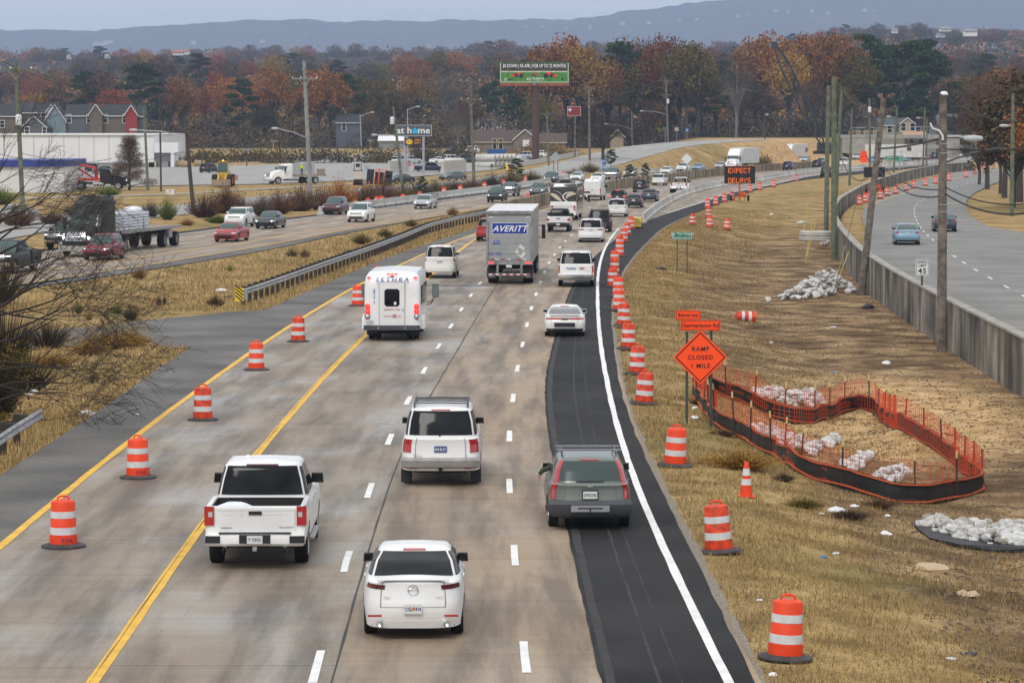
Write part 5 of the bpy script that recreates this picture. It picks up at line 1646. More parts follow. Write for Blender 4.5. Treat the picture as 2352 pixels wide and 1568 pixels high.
for k, (x_, y_, z_, s_, lb) in enumerate(((.9,.42,1.15,.62, 'left brown box in the bed of the white dual wheel pickup'),(.9,-.25,1.20,.72, 'right larger brown box in the bed of the white dual wheel pickup'))):
 o = tag(MB().box((0,0,0),(.6, s_, s_)).box((0,0, s_ / 2 + .004),(.61,.05,.006)).obj('cardboard_box', mat('cardboard', (.33,.19,.10),.9)), lb, 'box', 'boxes in the pickup bed')
 o.matrix_world = M4 @ Matrix.Translation((x_, y_, z_))
FARV = [  # outbound vehicles further off: preset, name, colour, x, y, curve, label
 (SUVP, 'sport_utility', 'navy', 1809,391.5, OW, 'navy SUV driving along the median wall past the white freight trucks', 'SUV', {}),
 (SUVP, 'pickup_truck', 'black', 1877,387, D1, 'black pickup with red lamps ahead of the navy SUV', 'pickup truck', {}),
 (SUVP, 'sport_utility', 'white', 1887,381, D1, 'white SUV just beyond the black pickup by the pole cluster', 'SUV', {}),
 (SUVP, 'sport_utility', 'dark', 1897,407, off(BAR, 2.) if 0 else BAR, 'dark SUV alone on the ramp lane right of the new barrier by the tall poles', 'SUV', {}),
 (VAN, 'minivan', 'white', 1937,382, D2, 'white minivan with wide dark rear glass right of the pole cluster', 'minivan', {}),
 (SEDAN, 'sedan', 'slate', 1921,376.5, D1, 'blue grey car beyond the white minivan', 'car', {}),
 (SEDAN, 'sedan', 'blue', 2079,372, D2, 'pale blue sedan right of the green Nashville sign', 'car', {}),
 (SUVP, 'pickup_truck', 'black', 2100,369.5, D2, 'black pickup right of the green Nashville sign', 'pickup truck', {}),
 (SEDAN, 'sedan', 'dark', 2126,368.5, D2, 'dark sedan with glowing brake lights in the far queue', 'car', dict(brake=True)),
 (SUVP, 'sport_utility', 'navy', 2147,366, D2, 'navy SUV left of the nearest grey pole in the far queue', 'SUV', {}),
 (SUVP, 'sport_utility', 'silver', 2093,363.5, D1, 'silver SUV behind the black pickup in the far queue', 'SUV', {}),
 (SUVP, 'sport_utility', 'white', 2121,361.5, D1, 'white SUV in the back row of the far queue', 'SUV', {}),
 (SUVP, 'sport_utility', 'black', 2066,364, D1, 'black SUV behind the pale blue sedan', 'SUV', {}),
 (SMALL, 'hatchback', 'white', 2201,363.5, BAR, 'white hatchback farthest right on the highway, beyond the wooden pole', 'car', {}),
 ]
for pre, nm, col, x, y, cv, lab, cat, kw in FARV:
 r, sh, cab = quick(pre, nm, lab, cat, col, **kw)
 place(r, x, y, cv, L=pre['L'], inset=.9)
# ------------------------------------------------------------------ inbound traffic
def toward(pre, name, label, cat, col, x, y, curve=IY2, **k):
 lt = k.pop('lights', 'on')
 r, sh, cab = quick(pre, name, label, cat, col, lights=lt, glass=k.pop('glass', M_GLASSG), **k)
 place(r, x, y, curve, toward=True, L=k.get('L', pre['L']), inset=.9)
 return r
toward(SMALL, 'sport_utility', 'dark red crossover with lit headlights in front of the black flatbed truck', 'SUV', 'crimson', 226,597, IY1, W=1.86, H=1.68)
toward(SEDAN, 'sedan', 'red sedan in the middle of the inbound lanes behind the flatbed trailer', 'car', 'red', 521,555, IY2, lights='off')
toward(BOXY, 'sport_utility', 'small boxy white SUV with seven slot grille behind the red sedan', 'SUV', 'white', 543,522, IW, L=4.25, W=1.82, H=1.68, rails=M_METAL)
toward(SEDAN, 'sedan', 'black sedan with bright headlights right of the boxy white SUV', 'car', 'dark', 612,525, IY2)
toward(SUVP, 'sport_utility', 'maroon SUV next to the near end of the inbound barrier', 'SUV', 'maroon', 763,493, IW, lights='off')
toward(SUVP, 'sport_utility', 'white SUV right of the maroon SUV on the inbound lanes', 'SUV', 'white', 822,510, IY2)
r = toward(SEDAN, 'sedan', 'silver sedan with a bicycle carried on its back', 'car', 'silver', 971,479.5, IW, L=4.6)
CAR_BIKE = r
toward(SUVP, 'sport_utility', 'black SUV with headlights on, left of the grey trailer on the inbound side', 'SUV', 'black', 1138,464.5, IY2)
toward(SUVP, 'sport_utility', 'dark grey crossover partly behind the motor home on the inbound side', 'SUV', 'grey', 1234,451.5, IY2)
toward(SUVP, 'sport_utility', 'dark blue SUV behind the dark grey crossover', 'SUV', 'slate', 1263,420.5, IW)
toward(SEDAN, 'sedan', 'white sedan above the roof of the motor home', 'car', 'white', 1323,417, IW)
toward(SEDAN, 'sedan', 'white sedan above the white panel van', 'car', 'pearl', 1370,419, IY2)
toward(SEDAN, 'sedan', 'white sedan left of the leaning diamond sign behind the stained median wall', 'car', 'white', 1528,402, IY2, lights='off')
toward(SUVP, 'sport_utility', 'white SUV behind the diamond sign on the inbound side', 'SUV', 'white', 1566,395, IW)
toward(SEDAN, 'sedan', 'grey blue sedan right of the diamond sign, roof above the median wall', 'car', 'blue', 1600,393, IY2, lights='off')
toward(SEDAN, 'sedan', 'silver sedan nearest the front of the left white freight truck', 'car', 'silver', 1652,389, IY2, lights='off')
toward(SMALL, 'sport_utility', 'pale crossover behind the silver sedan left of the left white freight truck', 'SUV', 'pearl', 1640,385.5, IW)
toward(SUVP, 'pickup_truck', 'white pickup beside the trailer of the left white freight truck', 'pickup truck', 'white', 1714,382, IY2, lights='off')
toward(SEDAN, 'sedan', 'silver sedan with headlights beside the right white freight truck', 'car', 'silver', 1846,373, IY2)
toward(SEDAN, 'sedan', 'blue sedan on the far inbound lanes behind the pole cluster', 'car', 'blue', 1926,371, IY2, lights='off')
toward(SUVP, 'sport_utility', 'silver SUV with a dark grille left of the stack of orange signs', 'SUV', 'silver', 1966,367.5, IY2, lights='off')
for (nm, lab, col, x, y, cv, kw) in (('pickup_truck', 'dark pickup just behind the black flatbed truck cab, at the left', 'black', 141,573, IW, dict(W=2.05, H=1.97)),
 ('pickup_truck', 'dark green pickup next to the barrier left of the motor home', 'slate', 1167,451, IW, dict(L=5.3, W=1.8, H=1.75)),
 ('pickup_truck', 'grey pickup with chrome cross grille behind the median wall', 'grey', 1404,413, IW, dict(L=5.8, W=2.03, H=1.95)),
 ('pickup_truck', 'dark pickup cut by the left edge of the picture', 'black', -2,628, IY1, dict(L=5.9, W=2.05, H=1.95))):
 r, sh, fb, cab = pickup(nm, lab, 'pickup truck', col, lights='on' if x != 141 else 'on', **kw)
 place(r, x, y, cv, toward=True, L=kw.get('L', 5.85), inset=1.0)
toward(BOXY, 'sport_utility', 'tan boxy jeep behind the stained median wall', 'SUV', 'tan', 1445,409, IY2, L=4.4)
r, sh, cab = quick(SEDAN, 'sedan', 'light blue sedan driving away on the frontage road, nearer of the two', 'car', 'blue', pz=.78, ptext='TN 4521', L=4.84, W=1.83, glass=M_GLASSG)
place(r, 2083,562, FC, L=4.84, inset=.9, base=.6)
r, sh, cab = quick(SEDAN, 'sedan', 'dark blue green sedan on the frontage road behind the wooden pole', 'car', 'slate', L=5.0, W=1.86, glass=M_GLASSG, brake=False, pz=.72)
place(r, 2170,532, FC, L=5.0, inset=.9, base=.6)
for (pre, nm, lab, cat, col, x, y, tw, yw) in ((SUVP, 'pickup_truck', 'dark grey pickup coming down the climbing road', 'pickup truck', 'grey', 1483,333, True, math.radians(205)),
 (SUVP, 'sport_utility', 'white SUV coming down the climbing road behind the grey pickup', 'SUV', 'white', 1550,322.5, True, math.radians(205)),
 (SUVP, 'sport_utility', 'red jeep standing at the top of the climbing road', 'SUV', 'red', 1610,318, True, math.radians(178)),
 (SEDAN, 'sedan', 'pale blue sedan at the top of the climbing road behind white posts', 'car', 'blue', 1672,317.5, True, math.radians(180)),
 (SEDAN, 'sedan', 'grey sedan on the lower road behind the brush, right of the big dark pickup', 'car', 'grey', 1067,414, True, math.radians(222)),
 (SEDAN, 'sedan', 'dark sedan half hidden in the brush below the big sign', 'car', 'dark', 948,421, True, math.radians(222)),
 (SEDAN, 'sedan', 'silver sedan behind the bare branches at the left edge', 'car', 'silver', 84,504, True, math.radians(215))):
 r, sh, cab = quick(pre, nm, lab, cat, col, glass=M_GLASSG)
 p = HIT(x, y, .05)
 r.location = p
 r.rotation_euler = (0,0, yw)
PARK = [(SUVP, 'sport_utility', 'silver', 976,359,18, 'silver SUV on the driveway above the row of parked cars'),(SUVP, 'sport_utility', 'navy', 1042,354.5,178, 'dark SUV parked left of the brown brick building'),
 (SUVP, 'pickup_truck', 'white', 1079,352,180, 'white vehicle peeking out left of the brick building'),(SUVP, 'sport_utility', 'white', 914,378.5,75, 'white SUV parked behind the leaning pole of the big sign'),
 (SUVP, 'sport_utility', 'silver', 945,377,40, 'silver SUV parked under the big sign'),(SEDAN, 'sedan', 'white', 1010,376,35, 'white sedan at the left end of the parked row'),
 (VAN, 'minivan', 'pearl', 1040,374.5,35, 'white minivan second in the parked row'),(SUVP, 'sport_utility', 'slate', 1070,373,35, 'dark blue SUV third in the parked row'),
 (SMALL, 'hatchback', 'red', 1092,371.5,45, 'red hatchback between two dark parked cars'),(SEDAN, 'sedan', 'dark', 1114,370.5,35, 'dark sedan parked left of the blue dumpster'),
 (SEDAN, 'sedan', 'white', 1174,368.5,155, 'white sedan parked right of the blue dumpster'),(SUVP, 'station_wagon', 'silver', 1203,366,160, 'silver estate parked left of the billboard post'),
 (SUVP, 'sport_utility', 'white', 1233,363,160, 'white SUV parked at the foot of the billboard post'),(SEDAN, 'sedan', 'grey', 1247,360.5,160, 'grey sedan parked right of the billboard post'),
 (VAN, 'cargo_van', 'black', 481,397,70, 'black van parked left of the yellow loader'),(SEDAN, 'sedan', 'slate', 243,400,20, 'dark blue sedan parked left of the bare conical tree'),
 (SUVP, 'sport_utility', 'dark', 214,398,20, 'dark SUV parked behind the tow truck'),(SUVP, 'sport_utility', 'white', 174,386,160, 'white SUV parked by the long white building')]
for pre, nm, col, x, y, dg_, lab in PARK:
 r, sh, cab = quick(pre, nm, lab, {'sedan': 'car', 'sport_utility': 'SUV', 'minivan': 'minivan', 'hatchback': 'car', 'station_wagon': 'car', 'pickup_truck': 'pickup truck', 'cargo_van': 'van'}[nm], col, group='cars parked on the lot')
 p = HIT(x, y, .12)
 a = math.radians(dg_)
 r.rotation_euler = (0,0, a)
 r.location = p - Vector((math.cos(a), math.sin(a),0)) * pre['L'] / 2
r, sh, fb, cab = pickup('pickup_truck', 'dark blue crew cab pickup standing behind the big sign posts', 'pickup truck', 'navy', L=5.9)
p = HIT(988,397,.1)
r.rotation_euler = (0,0, math.radians(3))
r.location = p - Vector((2.9,0,0))
bk = thing('bicycle', 'black mountain bicycle carried on the back of the silver sedan', 'bicycle')
fr_ = MB().tube([(0,0,.68),(.42,0,.95),(1.0,0,.92),(1.08,0,.68)], .018,6).tube([(.42,0,.95),(.5,0,.42),(1.0,0,.88)], .018,6).tube([(0,0,.34),(.5,0,.36),(.4,0,.92)], .014,6).tube([(1.0,0,1.0),(1.12,0,.34)], .02,6).tube([(1.0,-.3,1.05),(1.0,.3,1.05)], .014,6)
fr_.obj('frame', M_BLACK, bk)
for x_ in (0,1.1):
 tw_ = [(x_ + .34 * math.cos(t),0,.34 + .34 * math.sin(t)) for t in [i * math.pi / 12 for i in range(25)]]
 wh = MB().tube(tw_, .022,6, False)
 for k in range(8):
  a = k * math.pi / 4
  wh.tube([(x_, 0,.34),(x_ + .33 * math.cos(a),0,.34 + .33 * math.sin(a))], .004,3)
 wh.obj('wheel', M_TYRE, bk)
MB().box((.38,0,.98),(.22,.1,.04)).obj('saddle', M_BLACK, bk)
M4 = Matrix.Translation(CAR_BIKE.location) @ Matrix.Rotation(CAR_BIKE.rotation_euler.z, 4, 'Z')
bk.matrix_world = M4 @ Matrix.Translation((-.22,-.2,.55)) @ Matrix.Rotation(math.pi / 2,4, 'Z')
# ------------------------------------------------------------------ walls and barriers
n = NB('weathered_wall_concrete', .9)
o_ = n.g.outputs['Object']
st = n.noise(1., 5, mp=(.45,.45,.12), rough=.6)
bl = n.noise(.35,4)
c = n.ramp(st, [(.36,(.05,.046,.037)),(.48,(.15,.135,.105)),(.58,(.27,.245,.20)),(.72,(.40,.37,.31))])
c = n.mix(.9, c, n.ramp(bl, [(.38,.35),(.60,1.2)]), 'MULTIPLY')
n.bump(n.noise(6,4),.4,.04)
M_WALL = n.done(c)
n = NB('stained_median_concrete', .9)
c = n.ramp(n.noise(1., 5, mp=(.8,.8,.25), rough=.65), [(.35,(.055,.042,.028)),(.5,(.22,.17,.10)),(.65,(.42,.35,.23))])
M_MWALL = n.done(c)
def wall(name, label, pts, tops, bots, th, m, cap=None, coping=.05):
 root = thing(name, label, 'wall')
 n_ = len(pts)
 for i in range(n_ - 1):
  a, b = pts[i], pts[i + 1]
  d = (b - a).normalized()
  nn = Vector((-d.y, d.x, 0)) * th / 2
  g = d * .008
  V = []
  for p, zt, zb in ((a + g, tops[i], bots[i]),(b - g, tops[i + 1], bots[i + 1])):
   for s_ in (1,-1):
    V += [(p.x + nn.x * s_, p.y + nn.y * s_, zb),(p.x + nn.x * s_, p.y + nn.y * s_, zt)]
  F = [(0,1,5,4),(2,6,7,3),(1,3,7,5),(0,2,3,1),(4,5,7,6)]
  link('wall_panel', mesh('wall_panel', V, F, m), root)
  if cap:
   n2 = nn * (1 + coping * 2 / th)
   V = []
   for p, zt in ((a + g * .5, tops[i]),(b - g * .5, tops[i + 1])):
    for s_ in (1,-1):
     V += [(p.x + n2.x * s_, p.y + n2.y * s_, zt + .001),(p.x + n2.x * s_, p.y + n2.y * s_, zt + .09)]
   link('coping', mesh('coping', V, F, cap), root)
 return root
wy = [40 + 4.6 * i for i in range(29)] + [175 + 6 * i for i in range(22)] + [310 + 10 * i for i in range(26)]
wy = [y for k, y in enumerate(wy) if k == 0 or y > wy[k - 1]]
wpts = [Vector((float(WALLX(y)), y, 0)) for y in wy]
for i in range(len(wpts)):
 wpts[i].x += 0
wall('retaining_wall', 'long stained concrete retaining wall curving along the frontage road', wpts, [WALLZ(y) - .1 for y in wy], [-2.2] * len(wy),.34, M_WALL, mat('wall_cap', (.33,.31,.27),.9, var=.3, scale=2))
my = [250,256,262] + list(range(268,640,8))
my = [y for y in my if y >= 300]
wall('median_wall', 'brown stained concrete median wall between the two carriageways', [Vector((float(OW(y)), y, 0)) for y in my], [1.22] * len(my), [-.1] * len(my),.4, M_MWALL)
def jersey_mesh(L):
 b = MB()
 up = [(-.30,.17),(-.17,.33),(-.085,.81),(.085,.81),(.17,.33),(.30,.17)]
 b.prism(up, -L / 2 + .015, L / 2 - .015, 'X')
 for a, c_ in ((-L / 2 + .015,-L * .27),(-L * .17, L * .17),(L * .27, L / 2 - .015)):
  b.prism([(-.30,0),(-.30,.171),(.30,.171),(.30,0)], a, c_, 'X')
 return b.mesh('jersey_barrier', M_BARRIER)
JM = jersey_mesh(6.0)
JS = [M_BARRIER, mat('barrier_concrete_warm', (.47,.44,.38),.85, var=.2, scale=.8, bump=.3, bscale=20), mat('barrier_concrete_pale', (.58,.57,.54),.85, var=.15, scale=1.1, bump=.3, bscale=20)]
def barrier_line(cv, y0, y1, where, grp, x_off=0.):
 y, k = y0,0
 while y < y1:
  sl = cv.slope(y + 3)
  dy = 6.02 / math.hypot(1, sl)
  x0, x1 = float(cv(y)) + x_off, float(cv(y + dy)) + x_off
  k += 1
  o = link('jersey_barrier', JM)
  o.material_slots[0].link = 'OBJECT'
  o.material_slots[0].material = JS[rs.choice([0,0,1,2])]
  o.location = ((x0 + x1) / 2, y + dy / 2,0.01)
  o.rotation_euler = (0,0, math.atan2(dy, x1 - x0) + rs.uniform(-.004,.004))
  tag(o, '%s grey concrete barrier section from the near end, %s' % (ordinal(k), where), 'barrier', grp)
  y += dy
barrier_line(BAR, P(1476,512).y, 745, 'right of the outbound lanes', 'barriers right of the outbound lanes')
barrier_line(IBAR, P(721,494).y, 640, 'beyond the inbound lanes', 'barriers beyond the inbound lanes')
pa = P(1462,524)
at_ = thing('crash_attenuator', 'crash cushion with yellow and black striped face at the start of the right barrier', 'attenuator', pa, math.atan2(1, BAR.slope(pa.y)))
for k in range(3):
 MB().box((.5 + k * 1.0,0,.50),(.96,.76,.72)).obj('cushion_box', mat('galvanised', (.45,.46,.47),.5,.5, var=.2), at_)
 MB().box((.5 + k * 1.0,0,.875),(.9,.7,.03)).obj('cushion_lid', M_BARRIER, at_)
fc = MB().box((-.02,0,.52),(.05,.80,.76)).obj('striped_face', mat('yellow_face', (.80,.55,.02),.5), at_)
for k in range(5):
 MB().box((-.05,-.30 + k * .15,.52),(.008,.055,.80), rx=-.7).obj('black_stripe', M_BLACK, fc)
# ------------------------------------------------------------------ guardrails
M_GALV = mat('weathered_galvanised', (.36,.37,.38),.55,.5, var=.25, scale=1.5)
M_WPOST = mat('dark_wood_block', (.035,.03,.026),.95)
def guardrail(label, tops):
 pts = resample([P(a, b, .75) for a, b in tops], max(4, int(sum((P(*tops[i + 1], .75) - P(*tops[i], .75)).length for i in range(len(tops) - 1)) / 1.9)))
 root = thing('guardrail', label, 'guardrail', (0,0,0))
 prof = [(0,.0),(.05,-.03),(.075,-.06),(.05,-.10),(0,-.14),(.0,-.17),(.05,-.20),(.075,-.24),(.05,-.28),(0,-.31)]
 V = []
 for i, p in enumerate(pts):
  d = (pts[min(i + 1, len(pts) - 1)] - pts[max(i - 1,0)]).normalized()
  nn = Vector((d.y, -d.x, 0))
  V += [p + nn * a + Vector((0,0, b)) for a, b in prof]
 k = len(prof)
 F = [(i * k + j, (i + 1) * k + j, (i + 1) * k + j + 1, i * k + j + 1) for i in range(len(pts) - 1) for j in range(k - 1)]
 me = mesh('rail', V, F, M_GALV)
 shade(me, 60)
 link('rail', me, root)
 pm, bm_ = MB().box((0,0,-.42),(.15,.18,.95)).mesh('post', M_WPOST), MB().box((0,0,-.14),(.20,.24,.36)).mesh('spacer_block', M_WPOST)
 for i, p in enumerate(pts[1:-1]):
  d = (pts[i + 2] - pts[i]).normalized()
  q = p - Vector((d.y, -d.x, 0)) * .32
  q2 = p - Vector((d.y, -d.x, 0)) * .12
  for me_, w_ in ((pm, q),(bm_, q2)):
   o = link(me_.name.split('.')[0], me_, root)
   o.location = w_
   o.rotation_euler = (0,0, math.atan2(d.y, d.x))
 return root, pts
gr, gp = guardrail('long grey steel guardrail along the grass median, bending right into the distance', [(558,664),(603,650),(747,600),(859.7,562),(930,536),(988,512),(1050,497),(1116,484),(1180,468),(1250,454)])
guardrail('short grey steel guardrail end at the left edge, beneath the bare tree', [(-160,1085),(-60,1035),(0,996),(40,970),(94,938)])
p = gp[0]
om = thing('object_marker', 'yellow and black striped marker board at the near end of the long guardrail', 'marker', p + Vector((-.15,-.3,0)))
b_ = MB().box((0,0,-.25),(.44,.04,.66)).obj('board', mat('yellow_face', (.80,.55,.02),.5), om)
for k in range(4):
 MB().box((0,-.024,-.46 + k * .17),(.52,.006,.065), ry=.7).obj('black_stripe', M_BLACK, b_)
MB().box((.25,.35,-.25),(.25,.6,.5)).obj('end_box', M_GALV, om)
# ------------------------------------------------------------------ drums
M_ORANGE = mat('drum_orange', (.80,.052,.004),.5, var=.08, scale=3)
M_ORDIRT = mat('dirty_drum_orange', (.66,.05,.006),.55, var=.45, scale=5)
M_WBAND = mat('reflective_white_band', (.66,.67,.68),.35, var=.12, scale=6)
M_BASE = mat('drum_rubber_base', (.055,.055,.058),.85, var=.3, scale=4)
def drum_parts():
 q = []
 b = MB().lathe([(.295,.04),(.29,.255),(.275,.26),(.275,.43),(.27,.44),(.268,.60),(.262,.61),(.262,.76),(.258,.77),(.252,.93),(.235,.965),(.17,.985),(.001,.99)], 28)
 q.append(('body', b.mesh('body', M_ORANGE, True), None))
 for z0, z1, r0 in ((.262,.425,.281),(.610,.762,.268)):
  q.append(('white_band', MB().lathe([(r0 - .01, z0),(r0, z0 + .008),(r0 - .003, z1 - .008),(r0 - .012, z1)], 28).mesh('white_band', M_WBAND, True), None))
 q.append(('handle', MB().tube([(-.13,0,.97),(-.12,0,1.035),(-.06,0,1.065),(.06,0,1.065),(.12,0,1.035),(.13,0,.97)], .022,8).mesh('handle', M_ORANGE, True), None))
 q.append(('rubber_base', MB().lathe([(.47,.0),(.465,.03),(.38,.055),(.31,.075),(.295,.05)], 28).mesh('rubber_base', M_BASE, True), None))
 return q
DP = drum_parts()
NDR = [0]
def drum(p, label, grp='orange and white traffic drums', tilt=(0,0), dirty=False, rz=None, sc=1.):
 root = thing('traffic_drum', label, 'traffic drum', p, rs.uniform(-1.2,1.2) if rz is None else rz, grp)
 root.rotation_euler = (tilt[0], tilt[1], root.rotation_euler.z)
 root.scale = (sc, sc, sc)
 dirty = dirty or rs.random() < .3
 for nm, me, _ in DP:
  o = link(nm, me, root)
  if dirty and nm == 'body':
   o.material_slots[0].link = 'OBJECT'
   o.material_slots[0].material = M_ORDIRT
 return root
def toppt(x, yt, z=0.):
 """ground point of a drum whose top shows at (x, yt)"""
 s = (yt - YH) / (CAMH - z - 1.06)
 return P(x, yt + 1.06 * s, z)
LDR = ['nearest drum at the left edge, black scribble on its foot', 'second drum of the left row, scribbled foot', 'third drum of the left row', 'fourth drum of the left row', 'fifth drum of the left row', 'sixth drum of the left row, left of the shuttle bus']
for (x, y), lb in zip([(146,1254),(317,1096),(466,964),(589,849),(685,784),(822,702)], LDR):
 d_ = drum(P(x, y, .01), lb, rz=rs.uniform(-.8,.8))
 if 'scribble' in lb:
  for k in range(3):
   o = link('scribble', text_mesh(rs.choice(['J', 'b', 'a']) if 0 else '526'[k], .085, M_INK, bold=.003, shear=.3, extrude=.001), d_)
   a = -math.pi / 2 - d_.rotation_euler.z + (k - 1) * .3 + .35
   o.location = (.303 * math.cos(a),.303 * math.sin(a),.12)
   o.rotation_euler = (math.pi / 2,0, a + math.pi / 2)
drum(P(868,655,.01), 'drum whose orange top shows above the roof of the shuttle bus')
RDR = [(1803,1510),(1652,1266),(1550,1068),(1479,926),(1463,858),(1443,800),(1432,748),(1421,713),(1420,681),(1407,657),(1411,633),(1412,612),(1423,588),(1423,574),(1433,555),(1441,541),(1450,526)]
for k, (x, y) in enumerate(RDR):
 p = HIT(x, y, .03) if k < 5 else P(x, y, .02)
 til = {0: (.0,.05),1: (-.03,-.07),2: (0,.06),3: (0,.07),4: (0,.04)}.get(k, (rs.uniform(-.02,.02), rs.uniform(-.02,.04)))
 lb = {0: 'nearest drum at the bottom right, on the brown grass', 1: 'dented leaning drum in the grass, second of the right row'}.get(k, '%s drum from the camera in the right row' % ordinal(k + 1))
 drum(p, lb, tilt=til, dirty=k in (1,3,4), rz=.2 if k < 2 else None)
for k, (x, y) in enumerate([(1590,517),(1629.6,522),(1669,528),(1627,499),(1625,478),(1643.6,471.5),(1663.8,464),(1681,460),(1722.7,442),(1745,437),(1777,430),(1829,416)]):
 drum(HIT(x, y, .02), ['lone drum on the grass above the green memorial sign', 'middle drum of three standing on the grass', 'right leaning drum of three on the grass', 'drum on the grass edge below the ramp lane'][k] if k < 4 else '%s drum along the ramp lane edge towards the message board and beyond' % ordinal(k - 3),
 tilt=(0,(.03,.03,.10,.06)[k] if k < 4 else .02))
for k, (x, y) in enumerate([(1973.5,471),(1987.6,466),(1998,461),(2022.5,457),(2038,450),(2057.7,445),(2081,438),(2098,433),(2125.7,427),(2148.8,422),(2179.6,415.5),(2219,407),(2239,400),(2263,393.5)]):
 drum(P(x, y, .62), '%s drum from the near end of the row on the frontage road' % ordinal(k + 1), grp='drums along the frontage road')
IDR = [((1000 + a / 2.351) / 1.658,(550 + b / 2.351) / 1.658) for a, b in ((943,477),(1022,463),(1070,457),(1257,440),(1408,417),(1623,382),(1770,362),(1987,335),(2155,312))]
IDR += [((1900 + a / 2.351) / 1.658,(550 + b / 2.351) / 1.658) for a, b in ((40,313),(237,277),(315,270),(465,250),(575,240),(823,225),(885,218),(1152,202),(1302,189),(1330,187),(1430,180),(1536,173),(1820,158))]
for k, (x, y) in enumerate(IDR):
 drum(toppt(x, y), '%s drum from the left behind the inbound barrier line' % ordinal(k + 1), grp='drums behind the inbound barrier')
x, y = R3((257,525))[0]
drum(P(x, y), 'drum standing at the end of the guardrail left of the motor home')
d_ = drum(HIT(1737,729,.24), 'crushed drum lying on its side in the dirt', tilt=(0,-1.5), dirty=True, rz=.1)
bpy.data.objects.remove([c_ for c_ in d_.children if c_.name.startswith('rubber_base')][0])
p = HIT(1714,1141)
cn = thing('traffic_cone', 'tall narrow orange cone with two white collars standing in the grass', 'traffic cone', p)
MB().lathe([(.16,0),(.13,.25),(.06,.82),(.05,.86),(.001,.87)], 20).obj('cone', M_ORANGE, cn, True)
for z0, z1 in ((.30,.45),(.53,.70)):
 f_ = lambda z: .13 - (z - .25) * (.07 / .57) + .006
 MB().lathe([(f_(z0) - .01, z0),(f_(z0), z0 + .004),(f_(z1), z1),(f_(z1) - .01, z1 + .003)], 20).obj('white_collar', M_WBAND, cn, True)
MB().box((0,0,.02),(.38,.38,.045)).obj('cone_base', M_ORANGE, cn)
# ------------------------------------------------------------------ signs
M_POST = mat('green_steel_post', (.045,.06,.05),.6)
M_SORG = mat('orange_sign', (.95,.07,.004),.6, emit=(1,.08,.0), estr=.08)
M_SGRN = mat('green_sign', (.0,.19,.11),.5)
M_SBLU = mat('blue_sign', (.03,.16,.45),.5)
M_SWHT = mat('white_sign', (.72,.73,.72),.5)
M_BLKI = mat('black_sign_ink', (.01,.01,.01),.5)
M_SBACK = mat('sign_back', (.40,.41,.42),.5,.6)
M_WOOD = mat('weathered_pole_wood', (.17,.145,.12),.95, var=.45, scale=3, bump=.5, bscale=12)
M_WOODG = mat('green_treated_pole', (.135,.155,.105),.95, var=.3, scale=3, bump=.4, bscale=12)
M_WOODD = mat('dark_pole_wood', (.07,.055,.045),.95, var=.3, scale=3)
def rrect(w_, h_, r_=.08, n_=5):
 pts = []
 for cx, cz, a0 in ((w_ / 2 - r_, h_ / 2 - r_, 0),(-w_ / 2 + r_, h_ / 2 - r_, 90),(-w_ / 2 + r_, -h_ / 2 + r_, 180),(w_ / 2 - r_, -h_ / 2 + r_, 270)):
  for k in range(n_ + 1):
   a = math.radians(a0 + 90 * k / n_)
   pts.append((cx + r_ * math.cos(a), cz + r_ * math.sin(a)))
 return pts
def sign(name, label, cx, cy, Y, w_, h_, m, border=None, texts=(), posts=(), postm=None, pr=.04, rot=0., yaw=0., th=.02, r_=.06, name2='board'):
 """flat sign facing the camera side; posts: x offset, bottom (grid y)"""
 c_ = AT(cx, cy, Y)
 root = thing(name, label, 'sign', c_, yaw)
 b = MB().prism(rrect(w_, h_, r_),-th / 2, th / 2).obj(name2, m, root)
 b.rotation_euler = (0, rot, 0)
 if border:
  i_ = .03 * min(w_, h_) / .9 + .01
  o1, o2 = rrect(w_ - 2 * i_, h_ - 2 * i_, max(.02, r_ - i_)), rrect(w_ - 3.4 * i_, h_ - 3.4 * i_, max(.012, r_ - 1.7 * i_))
  k = len(o1)
  V = [(x, -th / 2 - .004, z) for x, z in o1] + [(x, -th / 2 - .004, z) for x, z in o2]
  link('border', mesh('border', V, [(i, (i + 1) % k, (i + 1) % k + k, i + k) for i in range(k)], border), b)
 for (s, size, x, z, mm_, kw) in texts:
  sign_text(root, s, size, mm_, x, z, y=-th / 2 - .006, **kw)
 for px_, yb in posts:
  g = HIT(cx + px_ * FPX / Y, yb)
  zb = TZ1(c_.x + px_, Y) - c_.z
  top_ = h_ / 2 * (.96 if rot == 0 else 1.3) if not isinstance(px_, tuple) else 0
  MB().box((px_, .05 + pr, (zb + top_) / 2),(pr * 2, pr * 2, top_ - zb)).obj('post', postm or M_POST, root)
 return root
g = HIT(1633,981)
YS_ = g.y
s_ = FPX / YS_
sign('ramp_closed_sign', 'orange diamond sign reading RAMP CLOSED 1 MILE on green posts', 1608.6,820.2, YS_, 1.17,1.17, M_SORG, M_BLKI,
 [('RAMP', .135,0,.19, M_BLKI, dict(bold=.004, space=1.15)),('CLOSED', .135,0,-.065, M_BLKI, dict(bold=.004, space=1.15)),('1 MILE', .135,0,-.32, M_BLKI, dict(bold=.004, space=1.15))],
 posts=[(-.40,972),(.33,981)], rot=math.pi / 4, r_=.07)
for i_ in bpy.data.objects:
 if i_.name.startswith('post') and i_.parent and i_.parent.name == 'ramp_closed_sign' and i_.data.vertices[0].co.x > 0:
  i_.scale = (1,1,1.12)
sign('road_name_sign', 'small orange sign reading Belvoir ave above the other orange signs', 1580,723.5, YS_ - .05,.75,.285, M_SORG, M_BLKI, [('Belvoir ave', .105,0,-.045, M_BLKI, dict(bold=.002, xscale=.9))], r_=.04)
